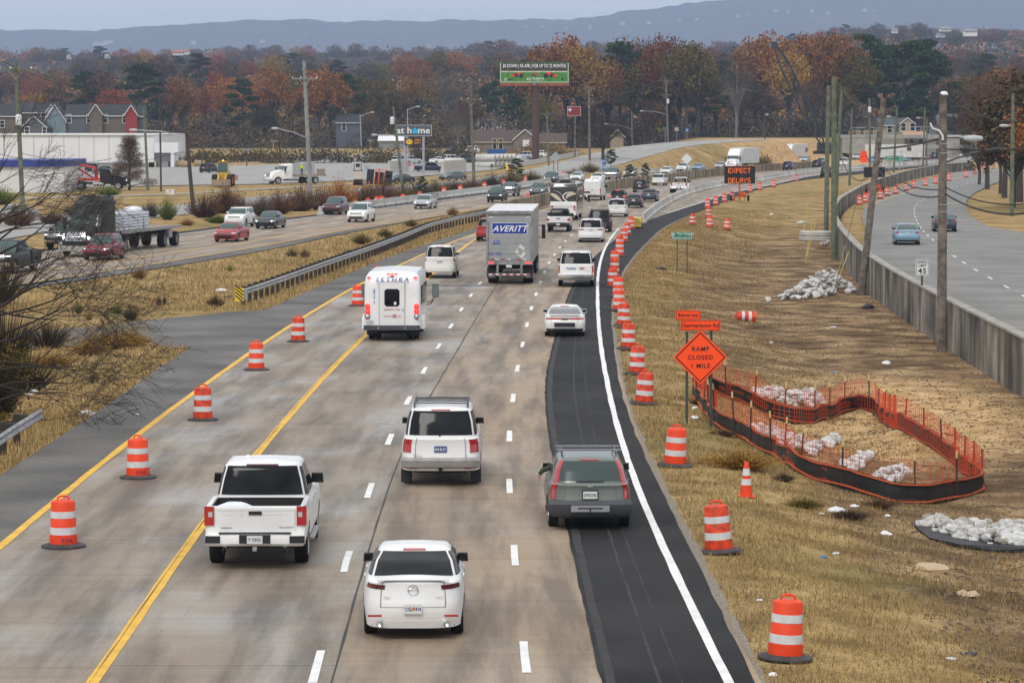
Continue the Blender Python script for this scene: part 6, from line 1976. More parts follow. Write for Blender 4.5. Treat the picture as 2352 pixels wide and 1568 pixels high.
sign('road_name_sign', 'orange sign reading Germantown Rd right above the diamond sign', 1609,747, YS_ - .03,1.19,.31, M_SORG, M_BLKI, [('Germantown Rd', .13,0,-.06, M_BLKI, dict(bold=.002, xscale=.9))], r_=.04)
g = HIT(1567,625)
sign('memorial_sign', 'green sign reading Sgt. Tim Chapin Memorial Highway on two posts', 1566.7,541.6, g.y, 46.5 * g.y / FPX, 18 * g.y / FPX, M_SGRN, M_WHITET,
 [('Sgt. Tim Chapin', .115 * g.y / 150 * 1.15,0,.04, M_WHITET, dict(xscale=.92)),('MEMORIAL HIGHWAY', .07 * g.y / 150 * 1.1,0,-.16, M_WHITET, dict(xscale=.9))], posts=[(-.30,623),(.32,628)], pr=.03)
g = P(2115.6,762,-1.)
YW = float(P(2118,660,1.2).y) - 1.2
sign('speed_limit_sign', 'white SPEED LIMIT 45 sign on a dark green post before the retaining wall', 2118.5,614, g.y, 31 * g.y / FPX, 38 * g.y / FPX, M_SWHT, M_BLKI,
 [('SPEED', .115,0,.19, M_BLKI, dict(bold=.003, space=1.1)),('LIMIT', .115,0,.03, M_BLKI, dict(bold=.003, space=1.1)),('45', .245,0,-.28, M_BLKI, dict(bold=.005, space=1.1, xscale=1.15))], posts=[(0., 762)], pr=.045)
FONT = {'E': ['11111', '10000', '10000', '11110', '10000', '10000', '11111'], 'X': ['10001', '10001', '01010', '00100', '01010', '10001', '10001'], 'P': ['11110', '10001', '10001', '11110', '10000', '10000', '10000'],
 'C': ['01110', '10001', '10000', '10000', '10000', '10001', '01110'], 'T': ['11111', '00100', '00100', '00100', '00100', '00100', '00100'], 'D': ['11110', '10001', '10001', '10001', '10001', '10001', '11110'],
 'L': ['10000', '10000', '10000', '10000', '10000', '10000', '11111'], 'A': ['01110', '10001', '10001', '11111', '10001', '10001', '10001'], 'Y': ['10001', '10001', '01010', '00100', '00100', '00100', '00100'],
 'S': ['01111', '10000', '10000', '01110', '00001', '00001', '11110']}
M_LED = mat('amber_led', (.9,.2,.02),.4, emit=(1., .17,.02), estr=.6)
M_PANEL = mat('message_panel', (.010,.010,.011),.5)
def message_board(label, cx, cy, g, w_, h_, lines, lift=True):
 root = thing('message_board', label, 'message sign', (AT(cx, cy, g.y).x, g.y, g.z),.05)
 zc = AT(cx, cy, g.y).z - g.z
 b = MB().box((0,0, zc),(w_, .16, h_)).obj('panel', M_PANEL, root)
 MB().box((0,-.02, zc + h_ / 2 + .04),(w_, .24,.05)).obj('panel_edge', mat('board_orange', (.55,.07,.015),.5), b)
 for li, (s, zz) in enumerate(lines):
  d_ = w_ / 48
  bb = MB()
  x0 = -len(s) * 6 * d_ / 2
  for k, ch in enumerate(s):
   for r_, row in enumerate(FONT[ch]):
    for q, v in enumerate(row):
     if v == '1':
      bb.box((x0 + (k * 6 + q + .5) * d_, -.085, zc + zz + (3 - r_) * d_ * 1.12),(d_ * .82,.006, d_ * .9))
  o = bb.obj('lettering', M_LED, b)
  o['kind'] = 'stuff'
 om_ = mat('trailer_orange', (.62,.075,.012),.5)
 mt = MB().box((0,.05, zc / 2),(.16,.16, zc)).obj('mast', om_, root)
 MB().box((0,.05,.55),(1.9,.10,.10)).obj('frame_beam', om_, root)
 for sg in (-1,1):
  w2 = MB().lathe([(.001,-.1),(.34,-.1),(.36,0),(.34,.1),(.001,.1)], 20, 'X').obj('wheel', M_TYRE, root, True)
  w2.location = (sg * 1.02,.05,.36)
  MB().box((sg * .6,-.05,.34),(.08,.08,.68)).obj('jack', om_, root)
 MB().box((.35,.0,.82),(.75,.6,.42)).obj('battery_box', om_, root)
 return root
g = HIT(1696,462)
message_board('black message board on an orange trailer reading EXPECT DELAYS', 1699,402.3, g, 70.5 * g.y / FPX, 39.5 * g.y / FPX, [('EXPECT', .52),('DELAYS', -.62)])
g = P(2005.7,444.6,.62)
message_board('blank dark message board on an orange trailer behind the leaning pole', 2008.3,395.9, g, 48.7 * g.y / FPX, 23 * g.y / FPX, [])
def far_sign(name, label, cx, cy, Y, wpx, hpx, m, texts=(), posts=(), border=None, rot=0., pm=None, pr=.06, r_=.05):
 k = Y / FPX
 return sign(name, label, cx, cy, Y, wpx * k, hpx * k, m, border, [(s, sz * k, x * k, z * k, mm_, kw) for s, sz, x, z, mm_, kw in texts], [(x * k, y) for x, y in posts], pm or M_SBACK, pr, rot, r_=r_)
far_sign('guide_sign', 'green distance sign reading Nashville 137 Birmingham 151', 2053.6,365,585,42,13.5, M_SGRN, [('Nashville', 4.2,-7,1.4, M_WHITET, dict(xscale=.95)),('137', 4.2,14,1.4, M_WHITET, {}),('Birmingham', 4.2,-6,-4.6, M_WHITET, dict(xscale=.92)),('151', 4.2,14,-4.6, M_WHITET, {})], [(-11,390),(12,388)], M_WHITET)
far_sign('lane_sign', 'white sign reading NO TRUCKS LEFT LANE', 2071,351.5,605,15.5,19.5, M_SWHT, [('NO', 3,0,5, M_BLKI, {}),('TRUCKS', 3,0,1, M_BLKI, {}),('LEFT', 3,0,-3.2, M_BLKI, {}),('LANE', 3,0,-7.4, M_BLKI, {})], [(-4,385),(4,385)])
sh_ = far_sign('route_shield', 'blue and red interstate 59 shield between the poles', 2003,366,600,11,13, M_SBLU, [('59', 5.4,0,-4, M_WHITET, dict(bold=.02))], [(0,388)])
for k, (dx, dy, w_, h_, t_) in enumerate(((0,-11.5,11,5, ''),(0,-6.8,16,5, ''),(0,.5,18,10, 'DETOUR'),(0,9.5,17,8, ''))):
 far_sign('detour_sign', ['topmost orange sign of the stack', 'second orange sign of the stack', 'wide orange sign of the stack', 'lowest orange sign of the stack, with an arrow'][k] + ' left of the interstate shield', 1984 + dx, 360 + dy, 600 + k * .08, w_, h_, M_SORG, [(t_, 3,0,-1, M_BLKI, {})] if t_ else [], [(0,388)] if k == 3 else [])
far_sign('mile_marker', 'tall blue marker reading WEST 24 MILE 184 on the median wall', 1387.6,380.5,478,8.6,27, M_SBLU, [('WEST', 2.6,0,9, M_WHITET, {}),('24', 3,0,4.2, mat('shield_red', (.5,.03,.03),.5), {}),('MILE', 2.6,0,-.8, M_WHITET, {}),('184', 4,0,-6.4, M_WHITET, dict(bold=.008)),('.6', 2.6,0,-11.4, M_WHITET, {})], [(0,410)], pr=.03)
far_sign('diamond_sign', 'back of a pale diamond sign on two dark posts behind the inbound drums', 1276.3,361,520,18,18, M_SBACK, [], [(-4.5,400),(5,400)], rot=math.pi / 4, pm=M_POST)
far_sign('diamond_sign', 'back of a white diamond sign leaning on a dark post behind the median wall', 1577.5,365,505,18,18, M_SWHT, [], [(1,412)], rot=math.pi / 4, pm=M_POST)
far_sign('stop_sign', 'red STOP sign in front of the parked silver SUV', 1166 * 0 + 941,376.5,560,11,9, mat('stop_red', (.45,.02,.02),.5), [('STOP', 4,0,-1.8, M_WHITET, dict(bold=.01))], [(0,402)], r_=.3, pr=.03)
far_sign('stop_sign', 'small red sign on a post right of the yellow loader', 540,408,470,13,11, mat('faded_red', (.42,.06,.05),.6), [('STOP', 3,0,-1, M_WHITET, {})], [(1,445)], r_=.1, pr=.03)
far_sign('yard_sign', 'small white yard sign with a red letter on the grass island', 390.5,441,380,19,12, M_SWHT, [('T', 8,0,-4, mat('shield_red', (.5,.03,.03),.5), dict(bold=.02)),('/', 4,-6,-2, M_BLKI, {}),('/', 4,6,-2, M_BLKI, {})], [(0,447)], pr=.02)
far_sign('street_sign', 'green street name sign on a post at the top of the road', 1528,294,690,10,3, M_SGRN, [], [(0,318)], pr=.04)
far_sign('yield_sign', 'small pale triangular sign beside the tall pole', 1554,297,700,9,8, M_SBACK, [], [(0,318)], pr=.03)
far_sign('information_sign', 'small blue sign on the street light post', 1616 * 0 + 1578,299,700,8,8, M_SBLU, [('H', 4,0,-2, M_WHITET, {})], [(0,318)], pr=.03)
far_sign('regulatory_sign', 'pale rectangular sign back on a dark post behind the tilted trailer', 842,385,520,11,11, M_SBACK, [], [(0,405)], pr=.03)
def posts_at(root, Y, xs, y0, y1, m, r_, nm='post'):
 for x in xs:
  a = AT(x, y0, Y)
  g_ = TZ1(a.x, Y)
  MB().tube([(a.x - root.location.x, .25, g_ - root.location.z),(a.x - root.location.x, .25, a.z - root.location.z)], r_, 10).obj(nm, m, root, True)
YA_ = 530
M_LILAC = mat('lilac_post', (.36,.33,.38),.6)
r = far_sign('store_sign', 'large grey sign reading at home with a blue house for its o', 949.5,300, YA_, 86,27, mat('sign_grey', (.075,.082,.095),.5), [('at h', 15,-21,-6.5, M_WHITET, dict(bold=.03, xscale=1.1)),('me', 15,24,-6.5, M_WHITET, dict(bold=.03, xscale=1.1))], border=M_PLATE)
k_ = YA_ / FPX
MB().prism([(-5.5 * k_, -6.5 * k_),(5.5 * k_, -6.5 * k_),(5.5 * k_, 2 * k_),(0,7 * k_),(-5.5 * k_, 2 * k_)], -.03,-.012).obj('house_emblem', mat('cyan_house', (.0,.42,.72),.4), r).location = (3.5 * k_, 0,0)
posts_at(r, YA_, (930.5,972.5),290,401, M_LILAC, .22)
M_TNT = mat('tnt_yellow', (.85,.6,.03),.5)
r = far_sign('fireworks_sign', 'black sign reading TNT fireworks OPEN DAILY below the store sign', 949,326, YA_, 39,16, M_BLKI, [('OPEN', 4,10,2, mat('sign_amber', (.85,.35,.05),.5), dict(bold=.01)),('DAILY', 4,10,-4, mat('sign_amber', (.85,.35,.05),.5), dict(bold=.01))])
star = []
for i in range(24):
 a = i * math.pi / 12
 rr = (9.5 if i % 2 == 0 else 6.5) * k_
 star.append((rr * math.cos(a), rr * .75 * math.sin(a)))
MB().prism(star, -.04,-.012).obj('burst', M_TNT, r).location = (-9 * k_, 0,0)
sign_text(r, 'TNT', 5.5 * k_, mat('shield_red', (.5,.03,.03),.5),-9 * k_, -2.4 * k_, -.05, bold=.02)
YB_ = 664.
k_ = YB_ / FPX
bb = far_sign('billboard', 'billboard reading $0 DOWN 0% APR FOR UP TO 72 MONTHS above red tractors', 1227.5,167.5, YB_, 159,47, mat('billboard_green', (.06,.24,.03),.5, var=.4, scale=1.5), r_=.05, border=M_PLATE)
MB().box((0,-.02,16.2 * k_),(152 * k_, .03,12 * k_)).obj('black_band', M_BLKI, bb)
MB().box((0,-.02,7.4 * k_),(152 * k_, .03,5.5 * k_)).obj('hedge_band', mat('hedge', (.06,.05,.02),.8, var=.6, scale=1), bb)
MB().box((0,-.03,2.5 * k_),(152 * k_, .03,2.6 * k_)).obj('fence_band', mat('fence_cream', (.62,.58,.48),.7, var=.4, scale=3), bb)
sign_text(bb, '$0 DOWN | 0% APR | FOR UP TO 72 MONTHS', 8.3 * k_, M_WHITET, 0,12.0 * k_, -.045, bold=.03, xscale=.615, extrude=.006)
M_TRR = mat('tractor_red', (.75,.05,.02),.5)
for x_, s_, f_ in ((-36,1., -1),(0,.55,1),(33,1.1,1)):
 t_ = MB().box((0,-.05,0),(16 * k_ * s_, .03,6 * k_ * s_)).box((f_ * 13 * k_ * s_, -.05,-3 * k_ * s_),(9 * k_ * s_, .03,5 * k_ * s_)).box((f_ * 8 * k_ * s_, -.05,0),(9 * k_ * s_, .03,2.2 * k_ * s_), ry=f_ * .5).obj('tractor_picture', M_TRR, bb)
 t_.location = (x_ * k_, 0,-3 * k_)
 for dx, rr in ((-6 * f_, 5),(5 * f_, 3.6)):
  MB().lathe([(.001,-.02),(rr * k_ * s_, -.02),(rr * k_ * s_, 0)], 16, 'Y').lathe([(.001,-.03),(rr * .6 * k_ * s_, -.03)], 16, 'Y').obj('tractor_wheel', M_BLKI, t_).location = (dx * k_ * s_, -.07,-3.5 * k_ * s_)
sign_text(bb, 'KC', 6 * k_, M_WHITET, -12 * k_, -17.5 * k_, -.04, bold=.04)
sign_text(bb, 'KUBOTA', 4.6 * k_, M_WHITET, 9 * k_, -15.5 * k_, -.04, bold=.02)
sign_text(bb, 'OF CHATTANOOGA', 1.6 * k_, M_WHITET, 9 * k_, -18.4 * k_, -.04)
MB().box((64 * k_, -.04,-14 * k_),(5 * k_, .02,5 * k_), ry=.78).obj('diamond_emblem', M_BLKI, bb)
MB().lathe([(2 * k_, -.03),(3 * k_, -.03),(3 * k_, 0)], 16, 'Y', c=(-66 * k_, -.02,-15 * k_)).obj('ring_emblem', M_WHITET, bb)
MB().box((-54 * k_, -.03,-15 * k_),(14 * k_, .02,2 * k_)).obj('wordmark', M_BLKI, bb)
MB().box((0,.25,-26.8 * k_),(159 * k_, .9,6.5 * k_)).obj('apron', mat('billboard_rust', (.30,.085,.045),.7, var=.3, scale=2), bb)
sign_text(MB().box((0,-.24,-26 * k_),(18 * k_, .06,3.4 * k_)).obj('name_plate', M_BLKI, bb), 'LAMAR', 2.2 * k_, M_WHITET, 0,-27 * k_, -.29)
MB().box((3 * k_, 1.3,0),(157 * k_, .9,50 * k_)).obj('back_panel', M_BLACK, bb)
for k in range(14):
 MB().box((-73 * k_ + k * 11.2 * k_, -.6,-25 * k_),(.06,1.2,.06)).obj('catwalk_bracket', M_BLACK, bb)
g_ = TZ1(bb.location.x, YB_)
MB().tube([(.3,.9, g_ - bb.location.z),(.3,.9,-20 * k_)], .78,18).obj('column', mat('column_brown', (.075,.035,.025),.6), bb, True)
r = far_sign('red_cross_sign', 'dark red sign with a white cross on a tall pole', 1318.6,255.5,690,32,23, mat('dark_red_sign', (.20,.012,.015),.5), border=M_PLATE)
k_ = 690 / FPX
MB().box((-9.5 * k_, -.03,3 * k_),(8.5 * k_, .02,2 * k_)).box((-9.5 * k_, -.032,3 * k_),(2 * k_, .024,8.5 * k_)).obj('white_cross', M_WHITET, r)
posts_at(r, 690,(1321,),268,325, M_WOOD, .18)
# ------------------------------------------------------------------ freight trucks coming towards us
def tractor(root, F_, m, day=False, aero=True):
 h = Shell([(.55,.50, F_ - 2.3, F_ - .1,1.0),(.9,.75, F_ - 2.3, F_, 1.08),(1.35,1.25, F_ - 2.3, F_ - .05,1.0),(1.95,1.60, F_ - 2.3, F_ - .25,.86),(2.05,1.66, F_ - 2.3, F_ - .5,.70)], n=6, nr=10, ns=12, crown=.05)
 h.rows = [q[:5] + (.1,1.) for q in h.rows]
 link('bonnet', h.mesh('bonnet', m, arches((F_ - 1.25,),.52,2.16,.3)), root)
 top = 2.7 if day else 3.95
 b = F_ - (3.7 if day else 5.4)
 rows = [(.75,.75, b, F_ - 2.0,1.2),(1.9,1.9, b, F_ - 1.95,1.23),(2.75,2.75, b, F_ - 2.45,1.20)]
 rows += [(2.9,2.8, b + .1, F_ - 2.7,1.0)] if day else [(3.4,3.3, b, F_ - 2.9,1.2),(top, top - .2, b + .1, F_ - 3.7,1.05)]
 c = Shell(rows, n=10, nr=12, ns=14, crown=.05)
 link('cab', c.mesh('cab', m, smooth=50), root)
 link('windshield', c.patch('windshield', M_GLASSG, 2.06,2.94,1.12,1.9,10,4, off_=.02), root)
 for a, b_ in ((1.70,1.92),(3.08,3.30)):
  link('side_window', c.patch('side_window', M_GLASS, a, b_, 1.1,1.8,4,3, off_=.02), root)
 g = link('grille', h.patch('grille', M_CHROME, 2.22,2.78,1.6,3.4,8,5, off_=.02, th=.05), root)
 for k in range(6):
  link('grille_slot', h.patch('grille_slot', M_BLACK, 2.25,2.75,1.72 + k * .27,1.86 + k * .27,6,1, off_=.03, th=.02), g)
 for sg in (-1,1):
  p = h.pt(2.5 + sg * .42,2.0)
  MB().lathe([(.001,.04),(.11,.03),(.13,-.05)], 12, 'X').obj('headlight', M_HEADL, root).location = p
  MB().box((F_ - 2.2, sg * 1.45,2.1),(.12,.2,.75)).tube([(F_ - 2.2, sg * 1.2,2.3),(F_ - 2.2, sg * 1.45,2.3)], .02).obj('mirror', M_BLACK, root)
  add_wheel(root, F_ - 1.25, sg * 1.02,.52,.28, None, 'steel')
  for x_ in (F_ - 6.2, F_ - 7.4):
   for yy in (1.08,.78):
    add_wheel(root, x_, sg * yy, .52,.26, None, 'steel')
  MB().lathe([(.001, F_ - 4.6),(.3, F_ - 4.6),(.3, F_ - 3.2),(.001, F_ - 3.2)], 14, 'X', c=(0, sg * .95,.75)).obj('fuel_tank', M_METAL, root)
 MB().box((F_ + .02,0,.55),(.25,2.3,.36)).obj('bumper', M_CHROME, root)
 MB().box((F_ - 5.0,0,.85),(6.5,.9,.25)).obj('chassis', M_UNDER, root)
 return c
def box_trailer(root, L, m, lw=1.28, h0=1.15, h1=4.08):
 MB().box((L / 2,0,(h0 + h1) / 2),(L, lw * 2, h1 - h0)).obj('box', m, root)
 MB().box((L / 2,0, h1 + .015),(L - .02, lw * 2 - .02,.03)).obj('roof', M_PLATE, root)
 for k in range(int(L / 1.2)):
  for sg in (-1,1):
   MB().box((.6 + k * 1.2, sg * (lw + .006),(h0 + h1) / 2),(.05,.02, h1 - h0 - .1)).obj('side_post', m, root)
 for x_ in (1.4,2.6):
  for sg in (-1,1):
   add_wheel(root, x_, sg * 1.05,.52,.5, None, 'steel')
 MB().box((L / 2 + 1,0,1.0),(L - 3,.9,.22)).obj('frame', M_UNDER, root)
M_TWH = mat('trailer_white', (.66,.66,.64),.5, var=.12, scale=1)
for lab, x, y, tx, TLn in (('left white freight truck with a plain white box trailer', 1680,390, '', 14.6),('right white freight truck lettered CRST on its box trailer', 1803,372.5, 'CRST', 16.0)):
 r = thing('freight_truck', lab, 'truck')
 box_trailer(r, TLn, M_TWH)
 tractor(r, TLn + 5.6, PAINT['white'])
 if tx:
  o = link('lettering', text_mesh(tx, 1.0, M_BLKI, bold=.03, shear=.1, extrude=.02), r)
  o.location, o.rotation_euler = (2.2,1.31,2.2),(math.pi / 2,0, math.pi)
  o = link('lettering', text_mesh('CRST', .3, GREYINK, bold=.01, shear=.3, extrude=.02), r)
  o.location, o.rotation_euler = (TLn + 2.3,0,3.55),(math.pi / 2,0, math.pi / 2)
 place(r, x, y, IY2, toward=True, L=TLn + 5.6, inset=.9)
r = thing('freight_trailer', 'white box trailer with a small dark emblem behind the green distance sign', 'trailer')
box_trailer(r, 15, M_TWH)
rear = MB().box((10.5,-1.31,3.1),(1.2,.02,.9)).obj('emblem', mat('emblem_dark_red', (.10,.03,.035),.6), r)
r.location = P(1994,374)
r.rotation_euler = (0,0, math.radians(30))
r = thing('flatbed_truck', 'black sleeper cab truck with chrome grille pulling a flatbed of white stacked goods', 'truck')
TLn = 14.6
MB().box((TLn / 2,0,1.42),(TLn, 2.56,.10)).obj('deck', mat('worn_deck', (.28,.22,.16),.9, var=.3, scale=2), r)
for sg in (-1,1):
 MB().box((TLn / 2, sg * 1.29,1.38),(TLn, .05,.20)).obj('side_rail', M_METAL, r)
 for x_ in (1.2,4.2):
  add_wheel(r, x_, sg * 1.05,.52,.5, None, 'steel')
MB().box((TLn / 2,.45,1.15),(TLn - .6,.16,.5)).box((TLn / 2,-.45,1.15),(TLn - .6,.16,.5)).obj('beam', M_UNDER, r)['kind'] = 'stuff'
MB().box((2.7,1.1,.95),(.9,.3,.6)).obj('tool_box', M_METAL, r)
tractor(r, TLn + 6.2, PAINT['black'])
place(r, 184,588, off(IY2,-2.) if 0 else Curve([(float(IY2(y)) - 1.8, y) for y in range(120,400,10)]), toward=True, L=TLn + 6.2, inset=1.0)
FB = Matrix.Translation(r.location) @ Matrix.Rotation(r.rotation_euler.z, 4, 'Z')
M_BAG = mat('shrink_wrapped_white', (.66,.68,.72),.4, var=.12, scale=6)
M_SLOT = mat('blue_grey_print', (.16,.26,.42),.6)
for k in range(7):
 s = thing('goods_stack', '%s white wrapped stack from the truck cab on the black flatbed' % ordinal(7 - k), 'stack of goods', group='white stacks on the flatbed')
 for q in range(6):
  MB().box((0,0,.12 + q * .2),(1.08,2.0,.15), taper=.97).obj('layer', M_BAG, s, True)
  MB().box((0,0,.02 + q * .2),(1.0,1.9,.05)).obj('spacer', M_SLOT, s)
 s.matrix_world = FB @ Matrix.Translation((TLn - 6.6 + k * 1.14 - (0 if k else .3),0,1.47)) @ Matrix.Rotation(rs.uniform(-.02,.02),4, 'Z')
sk2 = bpy.data.objects.new('tarpaulin', bpy.data.meshes['sack'])
COL.objects.link(sk2)
sk2.matrix_world = FB @ Matrix.Translation((TLn - 6.2,.2,2.66)) @ Matrix.Diagonal((2., 2.2,1.3,1))
tag(sk2, 'white crumpled tarpaulin on top of the flatbed load', 'tarpaulin')
# ------------------------------------------------------------------ machines and odds and ends on the left
def at_g(x, y, rz=0., dz=0.):
 p = HIT(x, y)
 p.z += dz
 return p, rz
M_CAT = mat('loader_yellow', (.62,.38,.05),.5, var=.2, scale=3)
p, _ = at_g(511,430,0,.1)
r = thing('wheel_loader', 'yellow wheel loader facing the camera on the parking lot', 'loader', p, -math.pi / 2)
for x_ in (0,-3.0):
 for sg in (-1,1):
  add_wheel(r, x_, sg * 1.15,.85,.6, M_CAT, 'steel')
Shell([(.9,.9,-4.2,-.2,.8),(1.9,1.9,-4.3,-.1,.85),(2.2,2.2,-4.2,-1.0,.75)], n=10, nr=6, ns=6).mesh('engine_cover', M_CAT)
link('engine_cover', bpy.data.meshes['engine_cover'], r)
cb = Shell([(1.7,1.7,-1.9,-.2,.72),(2.4,2.4,-1.9,-.25,.74),(3.35,3.35,-1.8,-.5,.66),(3.5,3.5,-1.95,-.3,.76)], n=12, nr=8, ns=8)
link('cab', cb.mesh('cab', M_CAT), r)
link('windshield', cb.patch('windshield', M_GLASSG, 2.05,2.95,.2,1.95,6,4, off_=.02), r)
for sg in (-1,1):
 MB().tube([(-.3, sg * .5,1.7),(1.0, sg * .5,1.2),(1.9, sg * .5,.5)], .14,6).obj('lift_arm', M_CAT, r)
MB().prism([(1.7,.1),(2.5,.08),(2.55,.16),(1.9,1.0),(1.7,1.0)], -1.3,1.3, 'Y').obj('bucket', mat('worn_bucket', (.22,.17,.10),.7, var=.4), r)
MB().lathe([(.1,3.52),(.1,3.7),(.001,3.72)], 10, c=(-1.1,0,0)).obj('beacon', mat('lit_amber_beacon', (1,.4,.02),.4, emit=(1,.35,.02), estr=3.), r)
p, _ = at_g(650,424,0,.1)
r = thing('work_truck', 'white day cab work truck with open back on the parking lot', 'truck', p, math.radians(212))
tractor(r, 2.6, PAINT['white'], True)
MB().box((-4.0,0,1.25),(5.2,2.3,.25)).box((-6.3,0,1.7),(.15,2.3,.9)).obj('flat_bed', mat('rusty_bed', (.30,.24,.18),.9, var=.4), r)
M_TOW = mat('tow_red', (.55,.03,.015),.4)
p, _ = at_g(205,437,0,.1)
r = thing('tow_truck', 'black and red car carrier truck beside the white building corner', 'truck', p, .04)
tractor(r, 5.2, PAINT['black'], True)
MB().box((-2.2,0,1.35),(7.6,2.4,.34)).obj('carrier_deck', M_TOW, r)
MB().box((-2.6,-1.22,1.40),(4,.05,.16)).obj('yellow_strip', M_CAT, r)
for sg in (-1,1):
 MB().tube([(1.0, sg * 1.1,1.5),(.9, sg * 1.1,2.9),(-1.2, sg * 1.1,3.3),(-4.6, sg * 1.1,3.2)], .13,6).obj('upper_frame', M_TOW, r)
MB().tube([(.6,0,1.5),(-1.9,0,3.1)], .14).obj('ramp_strut', M_TOW, r)
r2, sh, cab = quick(SEDAN, 'sedan', 'white damaged sedan carried on the lower deck of the tow truck', 'car', 'white')
r2.location, r2.rotation_euler = p + Vector((-5.6,.2,1.55)),(0,0,.04)
M_WWALL = mat('white_metal_wall', (.74,.74,.75),.6, var=.05, scale=.3)
M_BLUE = mat('blue_fascia', (.02,.045,.26),.5)
M_DOORG = mat('grey_band', (.25,.25,.25),.7)
def boxthing(name, label, cat, parts):
 root = thing(name, label, cat)
 for nm, c_, d_, m in parts:
  MB().box(c_, d_).obj(nm, m, root)
 return root
def span(x0, x1, yt, yb, Y, dp=6.):
 """box filling grid columns x0..x1 from row yt down to row yb at distance Y"""
 a, b = AT(x0, yt, Y), AT(x1, yb, Y)
 return ((a.x + b.x) / 2, Y + dp / 2,(a.z + b.z) / 2),(abs(b.x - a.x), dp, abs(a.z - b.z))
c_, d_ = span(-60,146,372,444,400,20)
sb = boxthing('store_building', 'low white clapboard building with a bright blue band at the left edge', 'building', [])
for k in range(18):
 hh = d_[2] / 18
 MB().box((c_[0], c_[1], c_[2] - d_[2] / 2 + hh * (k + .5)),(d_[0] + .02 * (k % 2), d_[1], hh - .02)).obj('siding_board', M_WWALL, sb)
c2, d2 = span(-60,147.5,368,383,399.6,20.8)
MB().box(c2, d2).obj('blue_band', M_BLUE, sb)
wb_ = thing('long_building', 'long white windowless warehouse behind the tow truck', 'building')
for k in range(12):
 c_, d_ = span(-60 + k * 34.5,-60 + (k + 1) * 34.5 - .1,309,386,622,60)
 MB().box((c_[0], c_[1], c_[2]),(d_[0], d_[1] + (k % 2) * .04, d_[2])).obj('wall_panel', M_WWALL, wb_)
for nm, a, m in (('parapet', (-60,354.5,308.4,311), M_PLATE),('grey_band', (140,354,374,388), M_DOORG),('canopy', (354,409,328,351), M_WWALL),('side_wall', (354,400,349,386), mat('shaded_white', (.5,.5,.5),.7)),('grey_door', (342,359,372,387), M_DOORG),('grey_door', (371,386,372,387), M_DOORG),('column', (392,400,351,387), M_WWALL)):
 c_, d_ = span(*a, 621.6 if nm != 'side_wall' else 624,58 if nm in ('parapet',) else 8)
 MB().box(c_, d_).obj(nm, m, wb_)
for k, (x, y) in enumerate([(413,385),(426,386),(455,384)]):
 p = HIT(x, y)
 o = MB().lathe([(.001,-.7),(.7,-.7),(.75,0),(.7,.7),(.001,.7)], 14, 'X').obj('hay_bale', mat('straw', (.35,.26,.14),.95, var=.3, scale=4))
 o.location = p + Vector((0,0,.72))
 tag(o, ['left', 'middle', 'right'][k] + ' round straw bale at the back of the parking lot', 'bale', 'straw bales')
for k, (x, y) in enumerate([(419,386),(468,387),(357,388)]):
 o = MB().lathe([(.13,0),(.13,1.5),(.08,1.58),(.001,1.6)], 10).obj('bollard', M_CAT, None, True)
 o.location = HIT(x, y)
 tag(o, 'yellow bollard ' + ['right of the warehouse, left one', 'right of the warehouse, right one', 'at the warehouse doors'][k], 'bollard', 'yellow bollards')
# houses -----------------------------------------------------------
def gable_house(name, label, x0, x1, ye, yr, yb, Y, wm, rm, dp=9., gable='side', windows=(), trim=M_PLATE, dormer=False, cat='house'):
 """ye eave row, yr ridge row, yb foot row"""
 a, b = AT(x0, ye, Y), AT(x1, yb, Y)
 zr = AT(x0, yr, Y).z
 W_, H0 = b.x - a.x, a.z
 zb = min(b.z, TZ1((a.x + b.x) / 2, Y)) - .2
 root = thing(name, label, cat, ((a.x + b.x) / 2, Y, zb))
 h_ = H0 - zb
 rr = zr - zb
 if gable == 'front':      # ridge runs away from us: the gable faces the camera
  MB().prism([(-W_ / 2,0),(W_ / 2,0),(W_ / 2, h_),(0, rr - .12),(-W_ / 2, h_)], 0, dp).obj('wall', wm, root)
  for sg in (-1,1):
   MB().add([(sg * (W_ / 2 + .35),-.35, h_ - .25),(0,-.35, rr),(0, dp + .3, rr),(sg * (W_ / 2 + .35), dp + .3, h_ - .25),(sg * (W_ / 2 + .35),-.35, h_ - .45),(0,-.35, rr - .2),(0, dp + .3, rr - .2),(sg * (W_ / 2 + .35), dp + .3, h_ - .45)],
 [(0,1,2,3),(4,7,6,5),(0,4,5,1),(0,3,7,4),(3,2,6,7)]).obj('roof', rm, root)
   MB().tube([(sg * (W_ / 2 + .35),-.38, h_ - .32),(0,-.38, rr - .08)], .11,4).obj('barge_board', trim, root)
 else:
  MB().box((0, dp / 2, h_ / 2),(W_, dp, h_)).obj('wall', wm, root)
  MB().prism([(-.4, h_ - .1),(dp / 2, rr),(dp + .4, h_ - .1),(dp + .4, h_ - .28),(-.4, h_ - .28)], -W_ / 2 - .3, W_ / 2 + .3, 'X').obj('roof', rm, root)
  MB().box((0,-.42, h_ - .2),(W_ + .5,.06,.2)).obj('gutter', trim, root)
 for wx, wy_, ww_, wh_ in windows:
  q = AT(wx, wy_, Y)
  f = MB().box((q.x - root.location.x, -.03, q.z - zb),(ww_ + .3,.06, wh_ + .3)).obj('window', trim, root)
  MB().box((q.x - root.location.x, -.07, q.z - zb),(ww_, .05, wh_)).obj('pane', M_GLASS, f)
  MB().box((q.x - root.location.x, -.10, q.z - zb),(ww_, .03,.08)).obj('sash', trim, f)
 return root
RF = mat('charcoal_shingles', (.035,.036,.042),.9, var=.3, scale=1.5)
RFB = mat('brown_shingles', (.09,.06,.05),.9, var=.3, scale=1.5)
